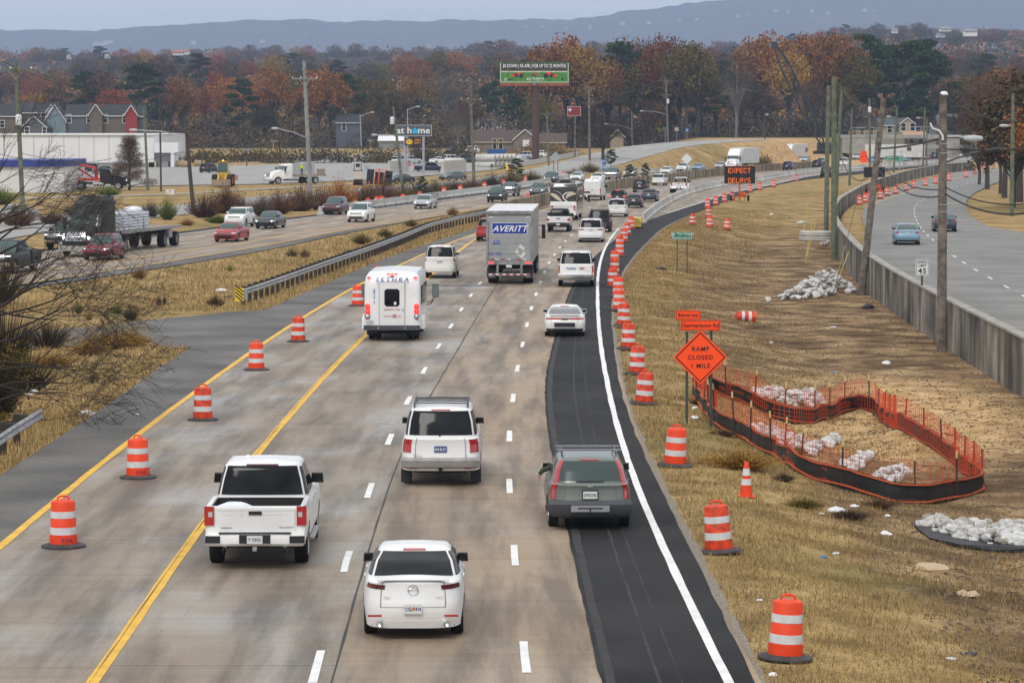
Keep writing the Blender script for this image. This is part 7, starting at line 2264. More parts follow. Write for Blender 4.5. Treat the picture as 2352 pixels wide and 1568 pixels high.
SB, SG, SBR, SR = [mat(nm, c, .8, var=.08, scale=.5) for nm, c in (('blue_siding', (.17,.235,.265)),('grey_siding', (.10,.105,.12)),('brown_siding', (.13,.11,.085)),('red_siding', (.26,.025,.02)))]
YH_ = 755.
gable_house('townhouse', 'leftmost brown townhouse with a dark roof at the picture edge', -30,46,266,240,330, YH_ + 6, SBR, RF, windows=[(5,285,1., 1.6)])
gable_house('townhouse', 'small grey gabled wing in front of the white gabled townhouse', 50,106,292,266,330, YH_ - 8, SG, RF, gable='front', windows=[(62,300,1., 1.6),(102,300,.8,1.6)])
gable_house('townhouse', 'brown townhouse with white gables left of the blue one', 47,128,258,236,330, YH_ + 8, SBR, RF, windows=[(100,269,1., 1.9)])
gable_house('white_gable', 'white gable end above the brown townhouse', 108,128,256,240,262, YH_ + 4, M_WWALL, RF, gable='front', dp=3)
gable_house('townhouse', 'pale blue gabled townhouse with dark roof and grey front', 103,151,278,241,335, YH_, SB, RF, gable='front', dp=8)
gable_house('townhouse', 'grey townhouse front with two white windows beside the blue gable', 151,212,265,240,335, YH_ + 1, SG, RF, dp=8, windows=[(158,273,1.1,1.9),(205,273,1.1,1.9)])
gable_house('townhouse', 'brown gabled townhouse between the grey and the red one', 206,235,262,239,335, YH_ - 1, SBR, RF, gable='front', dp=8)
gable_house('townhouse', 'brown townhouse front with two white windows left of the red gable', 235,292,265,240,335, YH_ + .5, SBR, RF, dp=8, windows=[(242,273,1.1,1.9),(287,273,1.1,1.9)])
gable_house('townhouse', 'red gabled townhouse at the right end of the row', 288,315,264,241,335, YH_ - 1, SR, RF, gable='front', dp=8)
gable_house('townhouse', 'narrow dark roofed townhouse right of the red gable', 315,330,266,241,335, YH_ + 1, SG, RF, dp=8)
gable_house('house', 'grey house with white gable trim among the bare trees right of the store pole', 772,830,281,262,305,860, SG, RF, windows=[(790,292,1., 2)])
gable_house('house', 'low white roofed house in the dark brush left of the big sign', 870,930,322,312,335,800, M_DOORG, M_WWALL)
gable_house('house', 'white gabled house behind the brush left of the tall wooden pole', 1095,1160,285,268,310,900, M_WWALL, RF)
gable_house('house', 'pale gabled house behind the bare tree beside the climbing road', 1404,1432,312,297,330,715, mat('tan_brick', (.28,.23,.17),.9), RF, gable='front')
M_BRK = NB('brown_brick', .9)
bt_ = M_BRK.t.nodes.new('ShaderNodeTexBrick')
bt_.inputs['Scale'].default_value = 1.6
bt_.inputs['Color1'].default_value = (.17,.12,.085,1)
bt_.inputs['Color2'].default_value = (.22,.16,.115,1)
bt_.inputs['Mortar'].default_value = (.2,.17,.14,1)
M_BRK.L(M_BRK.g.outputs['Object'], bt_.inputs['Vector'])
M_BRICK = M_BRK.done(bt_.outputs[0])
bh = gable_house('brick_building', 'brown brick office with a brown hipped roof and cream fascia beneath the billboard', 1090,1222,325,299,350,735, M_BRICK, RFB, dp=10, cat='building', trim=mat('cream_fascia', (.55,.48,.36),.7), windows=[(1136,331,.8,2.2),(1150,331,.8,2.2)])
gable_house('brick_building', 'gabled end wing of the brown brick office with a red and white sign', 1180,1232,320,297,352,731, M_BRICK, RFB, gable='front', dp=10, cat='building')
gable_house('brick_building', 'right wing of the brown brick office behind the billboard column', 1232,1300,326,306,352,738, M_BRICK, RFB, dp=10, cat='building', trim=mat('cream_fascia', (.55,.48,.36),.7))
far_sign('notice_board', 'small white and red notice on the brick office wall', 1208.5,329,730,15,15, M_SWHT, [('-', 8,0,2, M_BLKI, {})], [])
for lab, x0, x1, ye, yr, wm, rm, ga, Y in (('grey two storey house with dark green roof above the highway sign', 2020,2085,287,271, mat('putty_siding', (.30,.29,.25),.8), mat('green_roof', (.05,.075,.075),.8), 's', 800),
 ('brown roofed house right of the tall thin pole', 2085,2150,290,262, mat('putty_siding', (.30,.29,.25),.8), RFB, 's', 830),
 ('tan gabled house right of the green roofed house', 2068,2100,283,270, mat('tan_siding', (.36,.31,.23),.8), RFB, 'f', 795),
 ('house with orange tinted roof behind the traffic queue', 2078,2128,312,302, mat('tan_siding', (.36,.31,.23),.8), mat('orange_roof', (.42,.24,.14),.8), 's', 780),
 ('pale grey rear house at the right above the wall', 2140,2200,285,262, M_DOORG, mat('pale_roof', (.34,.35,.34),.8), 's', 840),
 ('brown house left of the tall poles on the far bank', 1958,2020,292,272, mat('putty_siding', (.30,.29,.25),.8), RFB, 's', 850)):
 gable_house('house', lab, x0, x1, ye, yr, 345, Y, wm, rm, gable='front' if ga == 'f' else 'side', windows=[((x0 + x1) / 2 - 9, ye + 9,1.1,1.8),((x0 + x1) / 2 + 12, ye + 9,1.1,1.8)])
M_BRG = mat('bridge_concrete', (.34,.33,.30),.9, var=.2, scale=.4)
br = thing('overpass', 'grey concrete overpass abutment and pier at the far right of the highway', 'bridge')
for nm, a, dp in (('abutment', (1935,2010,317,352),8),('parapet', (1925,2230,310,318),9),('far_barrier', (2060,2245,333,341),1),('pier', (2165,2204,315,368),3),('pier', (2230,2245,318,366),3)):
 c_, d_ = span(*a, 770 if nm != 'far_barrier' else 765, dp)
 MB().box(c_, d_).obj(nm, M_BRG, br)
fn = thing('timber_fence', 'pale timber railing on the embankment above the abutment', 'fence')
for k in range(16):
 c_, d_ = span(1949 + k * 5.6,1949.9 + k * 5.6,300,310,764,.1)
 MB().box(c_, d_).obj('post', mat('new_timber', (.46,.35,.20),.9), fn)
for yy in (300.5,303.5):
 c_, d_ = span(1949,2035, yy, yy + .8,763.8,.05)
 MB().box(c_, d_).obj('rail', mat('new_timber', (.46,.35,.20),.9), fn)
# crane ------------------------------------------------------------
M_CRN = mat('crane_black', (.025,.028,.035),.6)
YC = 700.
cr_ = thing('crawler_crane', 'black lattice boom crane behind the right white freight truck', 'crane')
b0, b1 = AT(1893,338, YC), AT(1778,100, YC)
ax = (b1 - b0).normalized()
sd_ = Vector((ax.z, 0,-ax.x))
up_ = Vector((0,1,0))
Lb = (b1 - b0).length
nb = 30
for sg in (-1,1):
 for tg_ in (-1,1):
  MB().tube([b0 + ax * Lb * t + (sd_ * sg + up_ * tg_) * (.28 + .75 * min(1, t * 5,(1 - t) * 5)) for t in (0,.2,.8,1)], .15,4).obj('boom_chord', M_CRN, cr_)
lc = MB()
for k in range(nb):
 t0, t1 = k / nb, (k + 1) / nb
 w0, w1 = [.28 + .75 * min(1, t * 5,(1 - t) * 5) for t in (t0, t1)]
 p0, p1 = b0 + ax * Lb * t0, b0 + ax * Lb * t1
 s_ = 1 if k % 2 else -1
 for tg_ in (-1,1):
  lc.tube([p0 + sd_ * w0 * s_ + up_ * w0 * tg_, p1 - sd_ * w1 * s_ + up_ * w1 * tg_], .05,3)
  lc.tube([p0 + up_ * w0 * s_ + sd_ * w0 * tg_, p1 - up_ * w1 * s_ + sd_ * w1 * tg_], .05,3)
lc.obj('lacing', M_CRN, cr_)['kind'] = 'stuff'
MB().box(b1 + Vector((0,0,-.4)),(1.3,1.3,1.6)).obj('boom_head', M_CRN, cr_)
for dx in (-.5,1.8):
 MB().tube([b1, AT(1908,322, YC) + Vector((dx, 0,0))], .05,4).obj('stay_cable', M_CRN, cr_)
c_, d_ = span(1880,1916,328,348, YC, 4)
MB().box(c_, d_).obj('crane_house', M_CRN, cr_)
c_, d_ = span(1872,1922,347,354, YC, 5)
MB().box(c_, d_).obj('crawler_track', M_UNDER, cr_)
p = HIT(1733,314)
r = thing('portable_toilet', 'turquoise portable toilet with white roof on the mound above the freight truck', 'portable toilet', p)
MB().box((0,0,1.1),(1.25,1.25,2.1), taper=.96).obj('cabin', mat('turquoise', (.0,.42,.36),.5), r)
MB().lathe([(.68,2.12),(.62,2.28),(.3,2.38),(.001,2.4)], 16).obj('roof', M_WWALL, r)
for k, (x, y) in enumerate([(1712,312),(1752,312)]):
 bq = thing('striped_barricade', ['left', 'right'][k] + ' orange and white barricade beside the turquoise toilet', 'barricade', HIT(x, y))
 for q in range(3):
  MB().box((0,0,.5 + q * .55),(1.5,.06,.3)).obj('board', M_WBAND if q % 2 else M_ORANGE, bq)
 MB().box((-.6,.05,.9),(.08,.08,1.8)).obj('leg', M_SBACK, bq)
 MB().box((.6,.05,.9),(.08,.08,1.8)).obj('leg', M_SBACK, bq)
p = HIT(1141,362)
r = thing('dumpster', 'blue steel dumpster between parked cars in front of the brick office', 'dumpster', p)
MB().prism([(-2.1,.2),(1.9,.2),(2.2,1.9),(-2.2,1.9)], -.9,.9).obj('bin', mat('dumpster_blue', (.015,.09,.27),.6, var=.2), r)
for k in range(5):
 MB().box((-1.6 + k * .8,-.93,1.05),(.1,.08,1.6)).obj('rib', mat('dumpster_blue', (.015,.09,.27),.6), r)
k = 0
for row, (x0, yy) in enumerate([(1112,384),(1112,375)]):
 for q in range(6):
  p = HIT(1112 + 22 + q * 9.5,388)
  o = MB().lathe([(.58,-1.9),(.72,-1.9),(.72,1.9),(.58,1.9),(.58,-1.9)], 18, 'X').obj('concrete_pipe', M_BARRIER, None, True)
  o.location = p + Vector((-1.6, q * 1.3,.75 + row * 1.42))
  o.rotation_euler = (0,0, math.radians(-8))
  k += 1
  tag(o, '%s concrete pipe from the left in the %s layer of the pipe stack' % (ordinal(q + 1), ['lower', 'upper'][row]), 'concrete pipe', 'stacked concrete pipes')
kk = 0
for seg in ([(1186,384),(1260,372)], [(1245,374),(1330,358)], [(893,401),(935,397)], [(1016,401),(1068,396)], [(660,410),(720,403)]):
 a, b = [HIT(*q) for q in seg]
 nseg = max(1, int((b - a).length / 3.1))
 for q in range(nseg):
  kk += 1
  o = link('concrete_block', bpy.data.meshes.get('concrete_block') or MB().prism([(-.3,0),(.3,0),(.2,.35),(.12,.95),(-.12,.95),(-.2,.35)], -1.45,1.45, 'X').mesh('concrete_block', M_BARRIER))
  m_ = a.lerp(b, (q + .5) / nseg)
  o.location = (m_.x, m_.y, TZ1(m_.x, m_.y) + .1)
  if seg[0][0] in (893,1016,660):
   o.scale = (1,1.6,2.4)
  o.rotation_euler = (0,0, math.atan2(b.y - a.y, b.x - a.x))
  tag(o, '%s loose concrete barrier piece stored by the parking lot, counted from the billboard side' % ordinal(kk), 'barrier', 'stored concrete pieces')
M_OF = mat('orange_frame', (.70,.11,.03),.55)
p = toppt(835,452)
YQ = P(835,462).y
r = thing('equipment_stand', 'tall orange frame stand with a white board, black box and camera head', 'road equipment')
for nm, a, m in (('leg', (810,812.5,418,464), M_OF),('leg', (834,836.5,418,464), M_OF),('leg', (847,849,416,460), M_OF),('crossbar', (810,836,421,423.5), M_OF),('crossbar', (836,849,428,430), M_OF),('crossbar', (812,850,458,461), M_OF),
 ('white_board', (811.5,832,393,413), mat('cream_board', (.56,.50,.43),.6)),('black_box', (812,833,412,426), M_PANEL),('mast_post', (812.5,814,374,393), M_BLACK),('mast_post', (829,830.5,374,393), M_BLACK),
 ('top_plate', (808.5,832,372.5,374.3), M_WWALL),('camera_head', (817,826,376,384), M_BLACK),('shelf', (811,834,391,393), M_BLACK)):
 c_, d_ = span(*a, YQ, .25 if nm != 'camera_head' else .8)
 MB().box(c_, d_).obj(nm, m, r)
YQ = 415.
c_, d_ = span(843,900,392,424, YQ, .5)
r = thing('equipment_trailer', 'tilted black and orange equipment trailer lying in the brush', 'trailer', Vector(c_))
r.rotation_euler = (0,.10,0)
for nm, x_, z_, w_, h_, m in (('left_panel', -1.25,0,.95,2.0, M_PANEL),('right_panel', 1.2,0,1.0,2.0, M_PANEL),('top_beam', .1,1.03,2.2,.1, M_OF),('mast', -.1,0,.16,2.3, M_OF),('upright', -.65,-.1,.07,1.8, M_OF),('upright', .55,-.1,.07,1.8, M_OF),('orange_plate', 1.15,.3,.5,.3, M_OF),('rear_mesh', .0,-.1,1.3,1.7, M_UNDER)):
 MB().box((x_, .1 if nm == 'rear_mesh' else 0, z_),(w_, .1, h_)).obj(nm, m, r)
# ------------------------------------------------------------------ people
def person(label, p, rz, top, legs_, vest=None, hat=None, sit=False, arm=0.):
 sk_ = [(0,0,.95),(0,0,1.15),(0,0,1.38),(0,0,1.50),(0,0,1.60),(0,.02,1.72),
 (-.11,0,.90),(-.12,.06,.50),(-.13,-.02,.09),(-.13,.12,.04),(.11,0,.90),(.12,-.08,.50),(.13,-.14,.10),(.13,.0,.05),
 (-.20,0,1.40),(-.27,-.03,1.13),(-.25,.12 + arm, .92 + arm),(-.24,.2 + arm, .87 + arm),(.20,0,1.40),(.27,-.02,1.13),(.26,.10,.90),(.26,.14,.83)]
 ed = [(0,1),(1,2),(2,3),(3,4),(4,5),(0,6),(6,7),(7,8),(8,9),(0,10),(10,11),(11,12),(12,13),(2,14),(14,15),(15,16),(16,17),(2,18),(18,19),(19,20),(20,21)]
 rd = [.15,.14,.15,.07,.09,.09,.10,.07,.045,.045,.10,.07,.045,.045,.07,.05,.04,.045,.07,.05,.04,.045]
 me = bpy.data.meshes.new('body')
 me.from_pydata(sk_, ed, [])
 o = bpy.data.objects.new('tmp', me)
 COL.objects.link(o)
 o.modifiers.new('s', 'SKIN')
 for v, r_ in zip(me.skin_vertices[0].data, rd):
  v.radius = (r_, r_)
 me.skin_vertices[0].data[0].use_root = True
 ss = o.modifiers.new('u', 'SUBSURF')
 ss.levels = 1
 m2 = bpy.data.meshes.new_from_object(o.evaluated_get(bpy.context.evaluated_depsgraph_get()))
 bpy.data.objects.remove(o)
 m2.materials.clear()
 for m in (top, legs_, M_SKIN):
  m2.materials.append(m)
 for f in m2.polygons:
  z = f.center.z
  f.material_index = 2 if z > 1.49 or (abs(f.center.x) > .2 and z < .95 + arm) else (1 if z < 1.0 else 0)
  f.use_smooth = True
 root = thing('person', label, 'person', p, rz)
 m2.name = 'body'
 link('body', m2, root)
 if hat:
  MB().lathe([(.15,1.70),(.12,1.73),(.10,1.80),(.001,1.84)], 12, c=(0,.02,0)).obj('hard_hat', hat, root, True)
 if vest:
  Shell([(1.0,1.0,-.15,.15,.19),(1.2,1.2,-.155,.155,.20),(1.44,1.44,-.12,.12,.20)], n=3, nr=6, ns=4, crown=.02).mesh('vest', vest)
  link('vest', bpy.data.meshes['vest' if 'vest.001' not in bpy.data.meshes else 'vest.001'], root)
 return root
M_HV = mat('hi_vis_yellow', (.55,.75,.03),.6)
M_NVY = mat('navy_cloth', (.02,.03,.07),.9)
person('worker in yellow vest and white hard hat standing on the white work truck', HIT(690,427) + Vector((0,3,1.45)),1.2, M_HV, M_NVY, M_HV, M_WHITET, arm=.15)
person('worker in an orange and yellow vest behind the white work truck', HIT(705,424) + Vector((0,2,.3)),-1., M_OF, M_OF, M_HV, M_WHITET)
person('man in a dark blue shirt and pale trousers walking right of the concrete pipes', HIT(1130,397) + Vector((0,0,.05)),.3, M_NVY, mat('khaki_cloth', (.35,.30,.22),.9))
p = HIT(1165,390)
r = thing('fire_hydrant', 'yellow fire hydrant right of the walking man', 'hydrant', p)
MB().lathe([(.2,0),(.16,.06),(.15,.6),(.2,.63),(.14,.8),(.05,.88),(.001,.9)], 14).obj('barrel', M_TNT, r, True)
MB().lathe([(.08,-.25),(.08,.25)], 10, 'X', c=(0,0,.5)).obj('outlet', M_TNT, r)
r.scale = (1.4,1.4,1.4)
# ------------------------------------------------------------------ poles and wires
POLES = {}
def pole(key, label, xb, yb, xt, yt, r_, m, arms=(), lamp=None, name='utility_pole', cat='utility pole', kit=None, z=None):
 b = HIT(xb, yb) if z is None else P(xb, yb, z)
 t = AT(xt, yt, b.y)
 root = thing(name, label, cat, b)
 MB().tube([(0,0,-.3),(t - b) * .5, t - b], [r_ * 1.15, r_, r_ * .8], 10).obj('pole', m, root, True)
 k_ = b.y / FPX
 for ya, hw in arms:
  f = (yb - ya) / (yb - yt)
  c_ = (t - b) * f
  MB().box(c_ + Vector((0,-r_ - .07,0)),(hw * 2 * k_, .12,.14)).obj('crossarm', m, root)
  for sx in (-.95,-.3,.95):
   MB().lathe([(.05,0),(.09,.08),(.05,.16),(.001,.18)], 8, c=c_ + Vector((sx * hw * k_, -r_ - .07,.07))).obj('insulator', M_WWALL if hw > 20 else M_DGREY, root)
  for sx in (-1,1):
   MB().tube([c_ + Vector((sx * hw * k_ * .5,-r_ - .02,0)), c_ + Vector((0,-r_, -.9))], .03,4).obj('brace', M_SBACK, root)
 if lamp:
  x0, y0, x1, y1 = lamp
  a, c_ = AT(x0, y0, b.y) - b, AT(x1, y1, b.y) - b
  MB().tube([a, a.lerp(c_, .5) + Vector((0,0,.12 * abs(c_.x - a.x) * .4)), c_], .05,6).obj('lamp_arm', M_SBACK, root, True)
  sg = 1 if c_.x > a.x else -1
  MB().lathe([(.001,-.5),(.13,-.35),(.16,0),(.10,.35),(.001,.42)], 10, 'X', c=c_ + Vector((sg * .2,0,0))).obj('lamp_head', mat('lamp_head', (.42,.44,.45),.4), root, True)
 if kit:
  a = AT(kit[0], kit[1], b.y) - b
  MB().lathe([(.26,-.5),(.28,-.45),(.28,.4),(.2,.5),(.001,.52)], 12, c=a + Vector((0,-r_ - .1,0))).obj('transformer', M_WWALL, root, True)
 POLES[key] = t
 return root
Z4 = lambda a, b: T4((a, b))[0]
pole('p1', 'big grey wooden pole in front of the speed limit sign, tied with black cables', 2163,808,2166,215,.20, M_WOOD, lamp=(*Z4(1665,1225), *Z4(1860,1240)), z=-1.0)
r = bpy.data.objects['utility_pole']
b = r.location
cl = lambda x, y, dy=-.3: AT(x, y, b.y) - b + Vector((0, dy, 0))
MB().tube([cl(2134,283), cl(2140,295), cl(2155,300), cl(2163,312), cl(2163,322)], .045,6).obj('white_conduit', M_WWALL, r, True)
MB().lathe([(.17,-.06),(.19,.0),(.12,.1),(.001,.12)], 10, c=cl(2168,216,0)).obj('pole_cap', M_WWALL, r)
for yy in (330,352,470,486):
 MB().tube([cl(2156, yy), cl(2180, yy)], .02,4).obj('step_bolt', M_SBACK, r)
pole('p2', 'leaning grey wooden pole behind the retaining wall bend', 1977.5,676,2030,226,.20, M_WOOD, z=-1.0)
pole('p3', 'thick green pole right beside the retaining wall bend', 1916,596,1915.5,175,.21, M_WOODG, z=-1.0)
pole('p4', 'green pole just left of the thick green one', 1897,537,1903,197,.20, M_WOODG, z=-.9)
pole('p5', 'green pole leaning right behind the thick green one', 1919,470,1933,206,.20, M_WOODG, z=-.6)
pole('p6', 'slim green pole between the orange sign stack and the pole cluster', 1950.6,429,1957,250,.17, M_WOODG, z=-.2)
pole('p7', 'slim pole carrying a grey meter box right of the orange sign stack', 1998.5,402,1997,226,.19, M_WOODG, z=-.1, kit=(1997,252))
pole('p8', 'slim green pole crossing the green distance sign', 2052.6,397,2060,247,.18, M_WOODG, lamp=(2058,272,2044,268), z=0)
pole('p9', 'green pole left of its grey twin in the far queue', 2120,383,2124.5,247,.18, M_WOODG, lamp=(2124,272,2112,271), z=0)
pole('p10', 'grey pole right of its green twin in the far queue', 2128,383,2129,272,.17, M_WOOD, z=0)
pole('p11', 'distant pole with crossarm on the skyline right of the pines', 2158,330,2158.7,190,.20, M_WOODG, arms=[(196,10)], z=1)
pole('p12', 'green pole with small bracket lamp at the right edge', 2323.8,494,2326.8,214,.19, M_WOODG, lamp=(2325,290,2312,289), z=.6)
pole('c1', 'pole with two crossarms in front of the crane', 1814.4,318,1811.9,162,.22, M_WOODG, arms=[(177,9),(200,11)], z=4)
pole('c2', 'slim pole with a lamp left of the crane', 1757,370,1756,260,.16, M_WOODD, lamp=(1756,263,1760,263), z=0)
pole('l1', 'grey pole with crossarm at the far left', 54,508,35.9,142,.20, M_WOODG, arms=[(160,38)], kit=(44,276), z=0)
pole('l2', 'heaviest grey pole with street lamp arm in the middle of the brush', 713.4,455,698.2,139,.26, mat('silver_pole', (.26,.265,.25),.8, var=.25, scale=2), arms=[(181,29)], lamp=(711,320,636,295), z=0)
pole('l3', 'brown pole with double crossarms left of the billboard', 1089,427,1079.7,177,.22, M_WOOD, arms=[(187,23),(229,23)], z=0)
pole('l4', 'dark leaning pole in the brush behind the flatbed', 445,488,424.6,269,.19, M_WOODD, lamp=(431,317,312,299), z=0)
pole('l5', 'green pole right of the bare conical tree', 340,437,331,248,.17, M_WOODG, z=0)
pole('l6', 'green leaning pole crossing the big store sign', 925,434,903,245,.19, M_WOODG, kit=(901,277), lamp=(914,313,864,310), z=0)
pole('l7', 'thin brown lamp pole behind the flatbed load', 370,439,366.9,229,.12, M_WOODD, z=0)
pole('m1', 'brown pole with double crossarms left of the bare round tree', 1355,396,1352.5,198,.22, M_WOOD, arms=[(203,16),(237,16)], z=0)
pole('m2', 'thin pale pole in the trees right of the red cross sign', 1422.5,334,1418.7,212,.18, M_WOODG, arms=[(214,8)], kit=(1414,234))
pole('m3', 'pole with double crossarms and street lamp beside the climbing road', 1535,358,1530,181,.22, M_WOOD, arms=[(186,13),(218,13)], lamp=(1534,264,1476,255), kit=(1534,233))
pole('m4', 'green pole standing in the bare round tree', 1452.6,366,1451,255,.17, M_WOODG, lamp=(1452,297,1395,285))
pole('m5', 'green pole right of the billboard column', 1261,400,1256,254,.18, M_WOODG, arms=[(261,13)], z=0)
M_SLP = mat('street_light_steel', (.46,.47,.48),.5,.4)
for k, (xb, yb, xt, yt, lx, ly, lb) in enumerate([(831,362,827,265,854,258, 'steel street light right of the heavy grey pole'),(1155,385,1153,250,1176,245, 'steel street light behind the big store sign'),(1452 + 0,330,1449,262,1470,258, 'steel street light in the trees left of the tall double crossarm pole'),
 (1098,335,1100,248,1112,243, 'steel street light left of the brick office'),(1579,317,1577,252,1560,244, 'steel street light beside the small blue sign')]):
 if k == 2:
  continue
 if k == 1:
  xb, xt, lx = 937,936,958
 pole('s%d' % k, lb, xb, yb, xt, yt, .09, M_SLP, lamp=(xt, yt + 3, lx, ly), name='street_light', cat='street light')
for k, (x, y, h_) in enumerate([(628,361,36),(1045 * 0 + 851.5,364,41),(685 * 0 + 567,384,40)]):
 b = HIT(x, y)
 r = thing('lot_light', ['short tan lamp post behind the white work truck', 'short tan lamp post behind the equipment stand', 'dark lamp post left of the heavy grey pole'][k], 'lamp post', b)
 hh = h_ * b.y / FPX
 MB().tube([(0,0,0),(0,0, hh)], .12,8).obj('post', M_CAT if k < 2 else M_WOODD, r)
 MB().box((0,0, hh),(1.1,1.1,.5), taper=1.3).obj('lamp', M_DOORG, r)
M_WIRE = mat('black_cable', (.02,.02,.02),.7)
def wire(label, a, b, sag, r_=.025, n_=14):
 a = POLES[a] if isinstance(a, str) else a
 b = POLES[b] if isinstance(b, str) else b
 pts = [a.lerp(b, t / n_) - Vector((0,0, sag * 4 * (t / n_) * (1 - t / n_))) for t in range(n_ + 1)]
 o = MB().tube(pts, r_, 4).obj('cable', M_WIRE, None, True)
 tag(o, label, 'cable')
A4 = lambda a, b, Y: AT(*Z4(a, b), Y)
y1, y2, y3, y12 = POLES['p1'].y, POLES['p2'].y, POLES['p3'].y, POLES['p12'].y
wire('cable from the thick green pole top sagging to the leaning pole top', 'p3', 'p2', 1.2)
wire('cable from the leaning pole top down towards the far right poles', 'p2', A4(1230,1070,330),.5)
wire('cable from the big grey pole top sagging out of the right edge', A4(1640,848, y1), A4(2420,1075, y1 - 10),.45)
wire('cable rising to the bracket of the right edge pole', A4(1900,1050,300), A4(2230,870, y12),.4)
wire('thick upper cable from the big grey pole to the leaning pole', A4(1045,1330, y2), A4(1600,1240, y1),.1,.05)
wire('thick cable from the pole cluster to the right, upper', A4(640,1170, y3), A4(1110,1085,300),.3,.04)
wire('straight cable from the big grey pole to the right edge', A4(1650,1335, y1), A4(2400,1335, y1),.05,.03)
wire('rising thick cable from the big grey pole to the right edge pole', A4(1660,1450, y1), A4(2260,1335, y12),-.3,.05)
R4p = lambda a, b, Y: AT(*R4((a, b))[0], Y)
wire('lower black cable sagging from the leaning pole to the big grey pole', R4p(1045,225, y2), R4p(1600,462, y1),.55,.035)
wire('second lower cable sagging from the leaning pole to the big grey pole', R4p(1045,165, y2), R4p(1600,405, y1),.45,.03)
wire('lower black cable from the big grey pole to the right edge', R4p(1640,440, y1), R4p(2400,610, y1 - 12),.35,.04)
wire('upper black cable from the big grey pole to the right edge', R4p(1640,380, y1), R4p(2400,528, y1 - 12),.3,.03)
wire('cable looping from the pole cluster down to the leaning pole', R4p(670,-10, y3), R4p(1000,245, y2),1.4,.035)
wire('guy wire running down beside the thick green pole', R4p(895,345,240), R4p(640,1345,150),.0,.02)
for k, (sp_a, sp_b, sg_) in enumerate([('l1', 'l2', 4.),('l2', 'l3', 3.),('l3', 'm1', 2.5),('m1', 'm3', 2.),('m3', 'c1', 2.5)]):
 for q in range(2):
  o_ = Vector(((-1.2,1.2)[q], 0,-(.6 if q else 0.)))
  wire('%s long line wire %s' % (['upper', 'lower'][q], ['between the two leftmost crossarm poles', 'from the heavy grey pole to the brown pole', 'passing in front of the billboard column', 'over the bare round tree', 'from the climbing road to the crane'][k]), POLES[sp_a] + o_, POLES[sp_b] + o_, sg_, .03)
for k, (a, b, c_, d_, Y) in enumerate([((0,565),(1430,905),1.5,0,260),((0,1380),(1000,1420),.6,0,250),((200,1375),(1640,1352),1.2,0,300),((1330,1075),(2351,995),.7,0,420),((1740,1365),(2351,1437),.7,0,420)]):
 wire('thin service cable number %s on the left, counted downwards' % ['one', 'two', 'three', 'four', 'five'][k], AT(*T1(a)[0], Y), AT(*T1(b)[0], Y + 60), c_, .025)
for k, (a, b) in enumerate([((415,520),(370,790)),((445,535),(365,800)),((457,685),(400,1000)),((485,695),(395,1040)),((750,905),(640,1340)),((780,960),(655,1300))]):
 q = HIT(*R4(b)[0])
 t_ = R4p(a[0], a[1], q.y + .4)
 o = MB().tube([q, t_], .032,6).obj('guy_guard', mat('guy_yellow', (.50,.42,.10),.6))
 tag(o, '%s thin yellow guy wire guard from the left, leaning in the dirt' % ordinal(k + 1), 'guy wire guard', 'yellow guy wire guards')
# ------------------------------------------------------------------ silt fence and rocks
M_SILT = mat('black_silt_fabric', (.014,.014,.016),.55, var=.3, scale=3, bump=.5, bscale=4)
M_NET = mat('orange_safety_netting', (.62,.07,.015),.7)
M_NETB = mat('orange_band', (.50,.10,.03),.7)
loop = [(232,700),(300,792),(380,885),(500,935),(600,1000),(720,1062),(880,1165),(1080,1245),(1300,1310),(1500,1362),(1740,1378),(1960,1335),(2096,1297),
 (1992,1205),(1882,1105),(1760,1020),(1650,950),(1550,900),(1400,800),(1300,765),(1180,805),(1000,862),(880,866),(750,832),(600,752),(470,705),(350,650),(245,640),(232,700)]
lw_ = [HIT(*RP(q)[0]) for q in loop]
segs = []
for i in range(len(lw_) - 1):
 n_ = max(2, int((lw_[i + 1] - lw_[i]).length / .35))
 for k in range(n_):
  q = lw_[i].lerp(lw_[i + 1], k / n_)
  segs.append(q)
segs.append(lw_[-1])
for q in segs:
 q.z = TZ1(q.x, q.y)
sf = thing('silt_fence', 'black silt fence topped with orange safety netting around the dug pit', 'silt fence')
ns_ = len(segs)
V, F1 = [], []
prf = [(0,-.05),(.03,.12),(-.02,.30),(.03,.46),(0,.56)]
for i, q in enumerate(segs):
 d = (segs[min(i + 1, ns_ - 1)] - segs[max(i - 1,0)]).normalized()
 nn = Vector((-d.y, d.x, 0))
 wv = .05 * math.sin(i * .9) + .04 * math.sin(i * 2.3)
 for a, z in prf:
  V.append(q + nn * (a + wv * z * 1.5) + Vector((0,0, z - .04 * math.sin(i * .7))))
k5 = len(prf)
F1 = [(i * k5 + j, (i + 1) * k5 + j, (i + 1) * k5 + j + 1, i * k5 + j + 1) for i in range(ns_ - 1) for j in range(k5 - 1)]
me = mesh('fabric', V, F1, M_SILT)
me.polygons.foreach_set('use_smooth', [True] * len(me.polygons))
link('fabric', me, sf)
for z0, z1 in ((.50,.545),(.06,.10)):
 V = []
 for i, q in enumerate(segs):
  d = (segs[min(i + 1, ns_ - 1)] - segs[max(i - 1,0)]).normalized()
  nn = Vector((-d.y, d.x, 0))
  wv = .05 * math.sin(i * .9) + .04 * math.sin(i * 2.3)
  for s_ in (-1,1):
   for z in (z0, z1):
    V.append(q + nn * (wv * z * 1.5 + s_ * .035) + Vector((0,0, z - .04 * math.sin(i * .7))))
 F_ = []
 for i in range(ns_ - 1):
  a, b = i * 4, i * 4 + 4
  F_ += [(a, b, b + 1, a + 1),(a + 2, a + 3, b + 3, b + 2),(a + 1, b + 1, b + 3, a + 3)]
 link('orange_band', mesh('orange_band', V, F_, M_NETB), sf)
net = MB()
PC_ = sum(segs, Vector()) / len(segs)
acc = 0
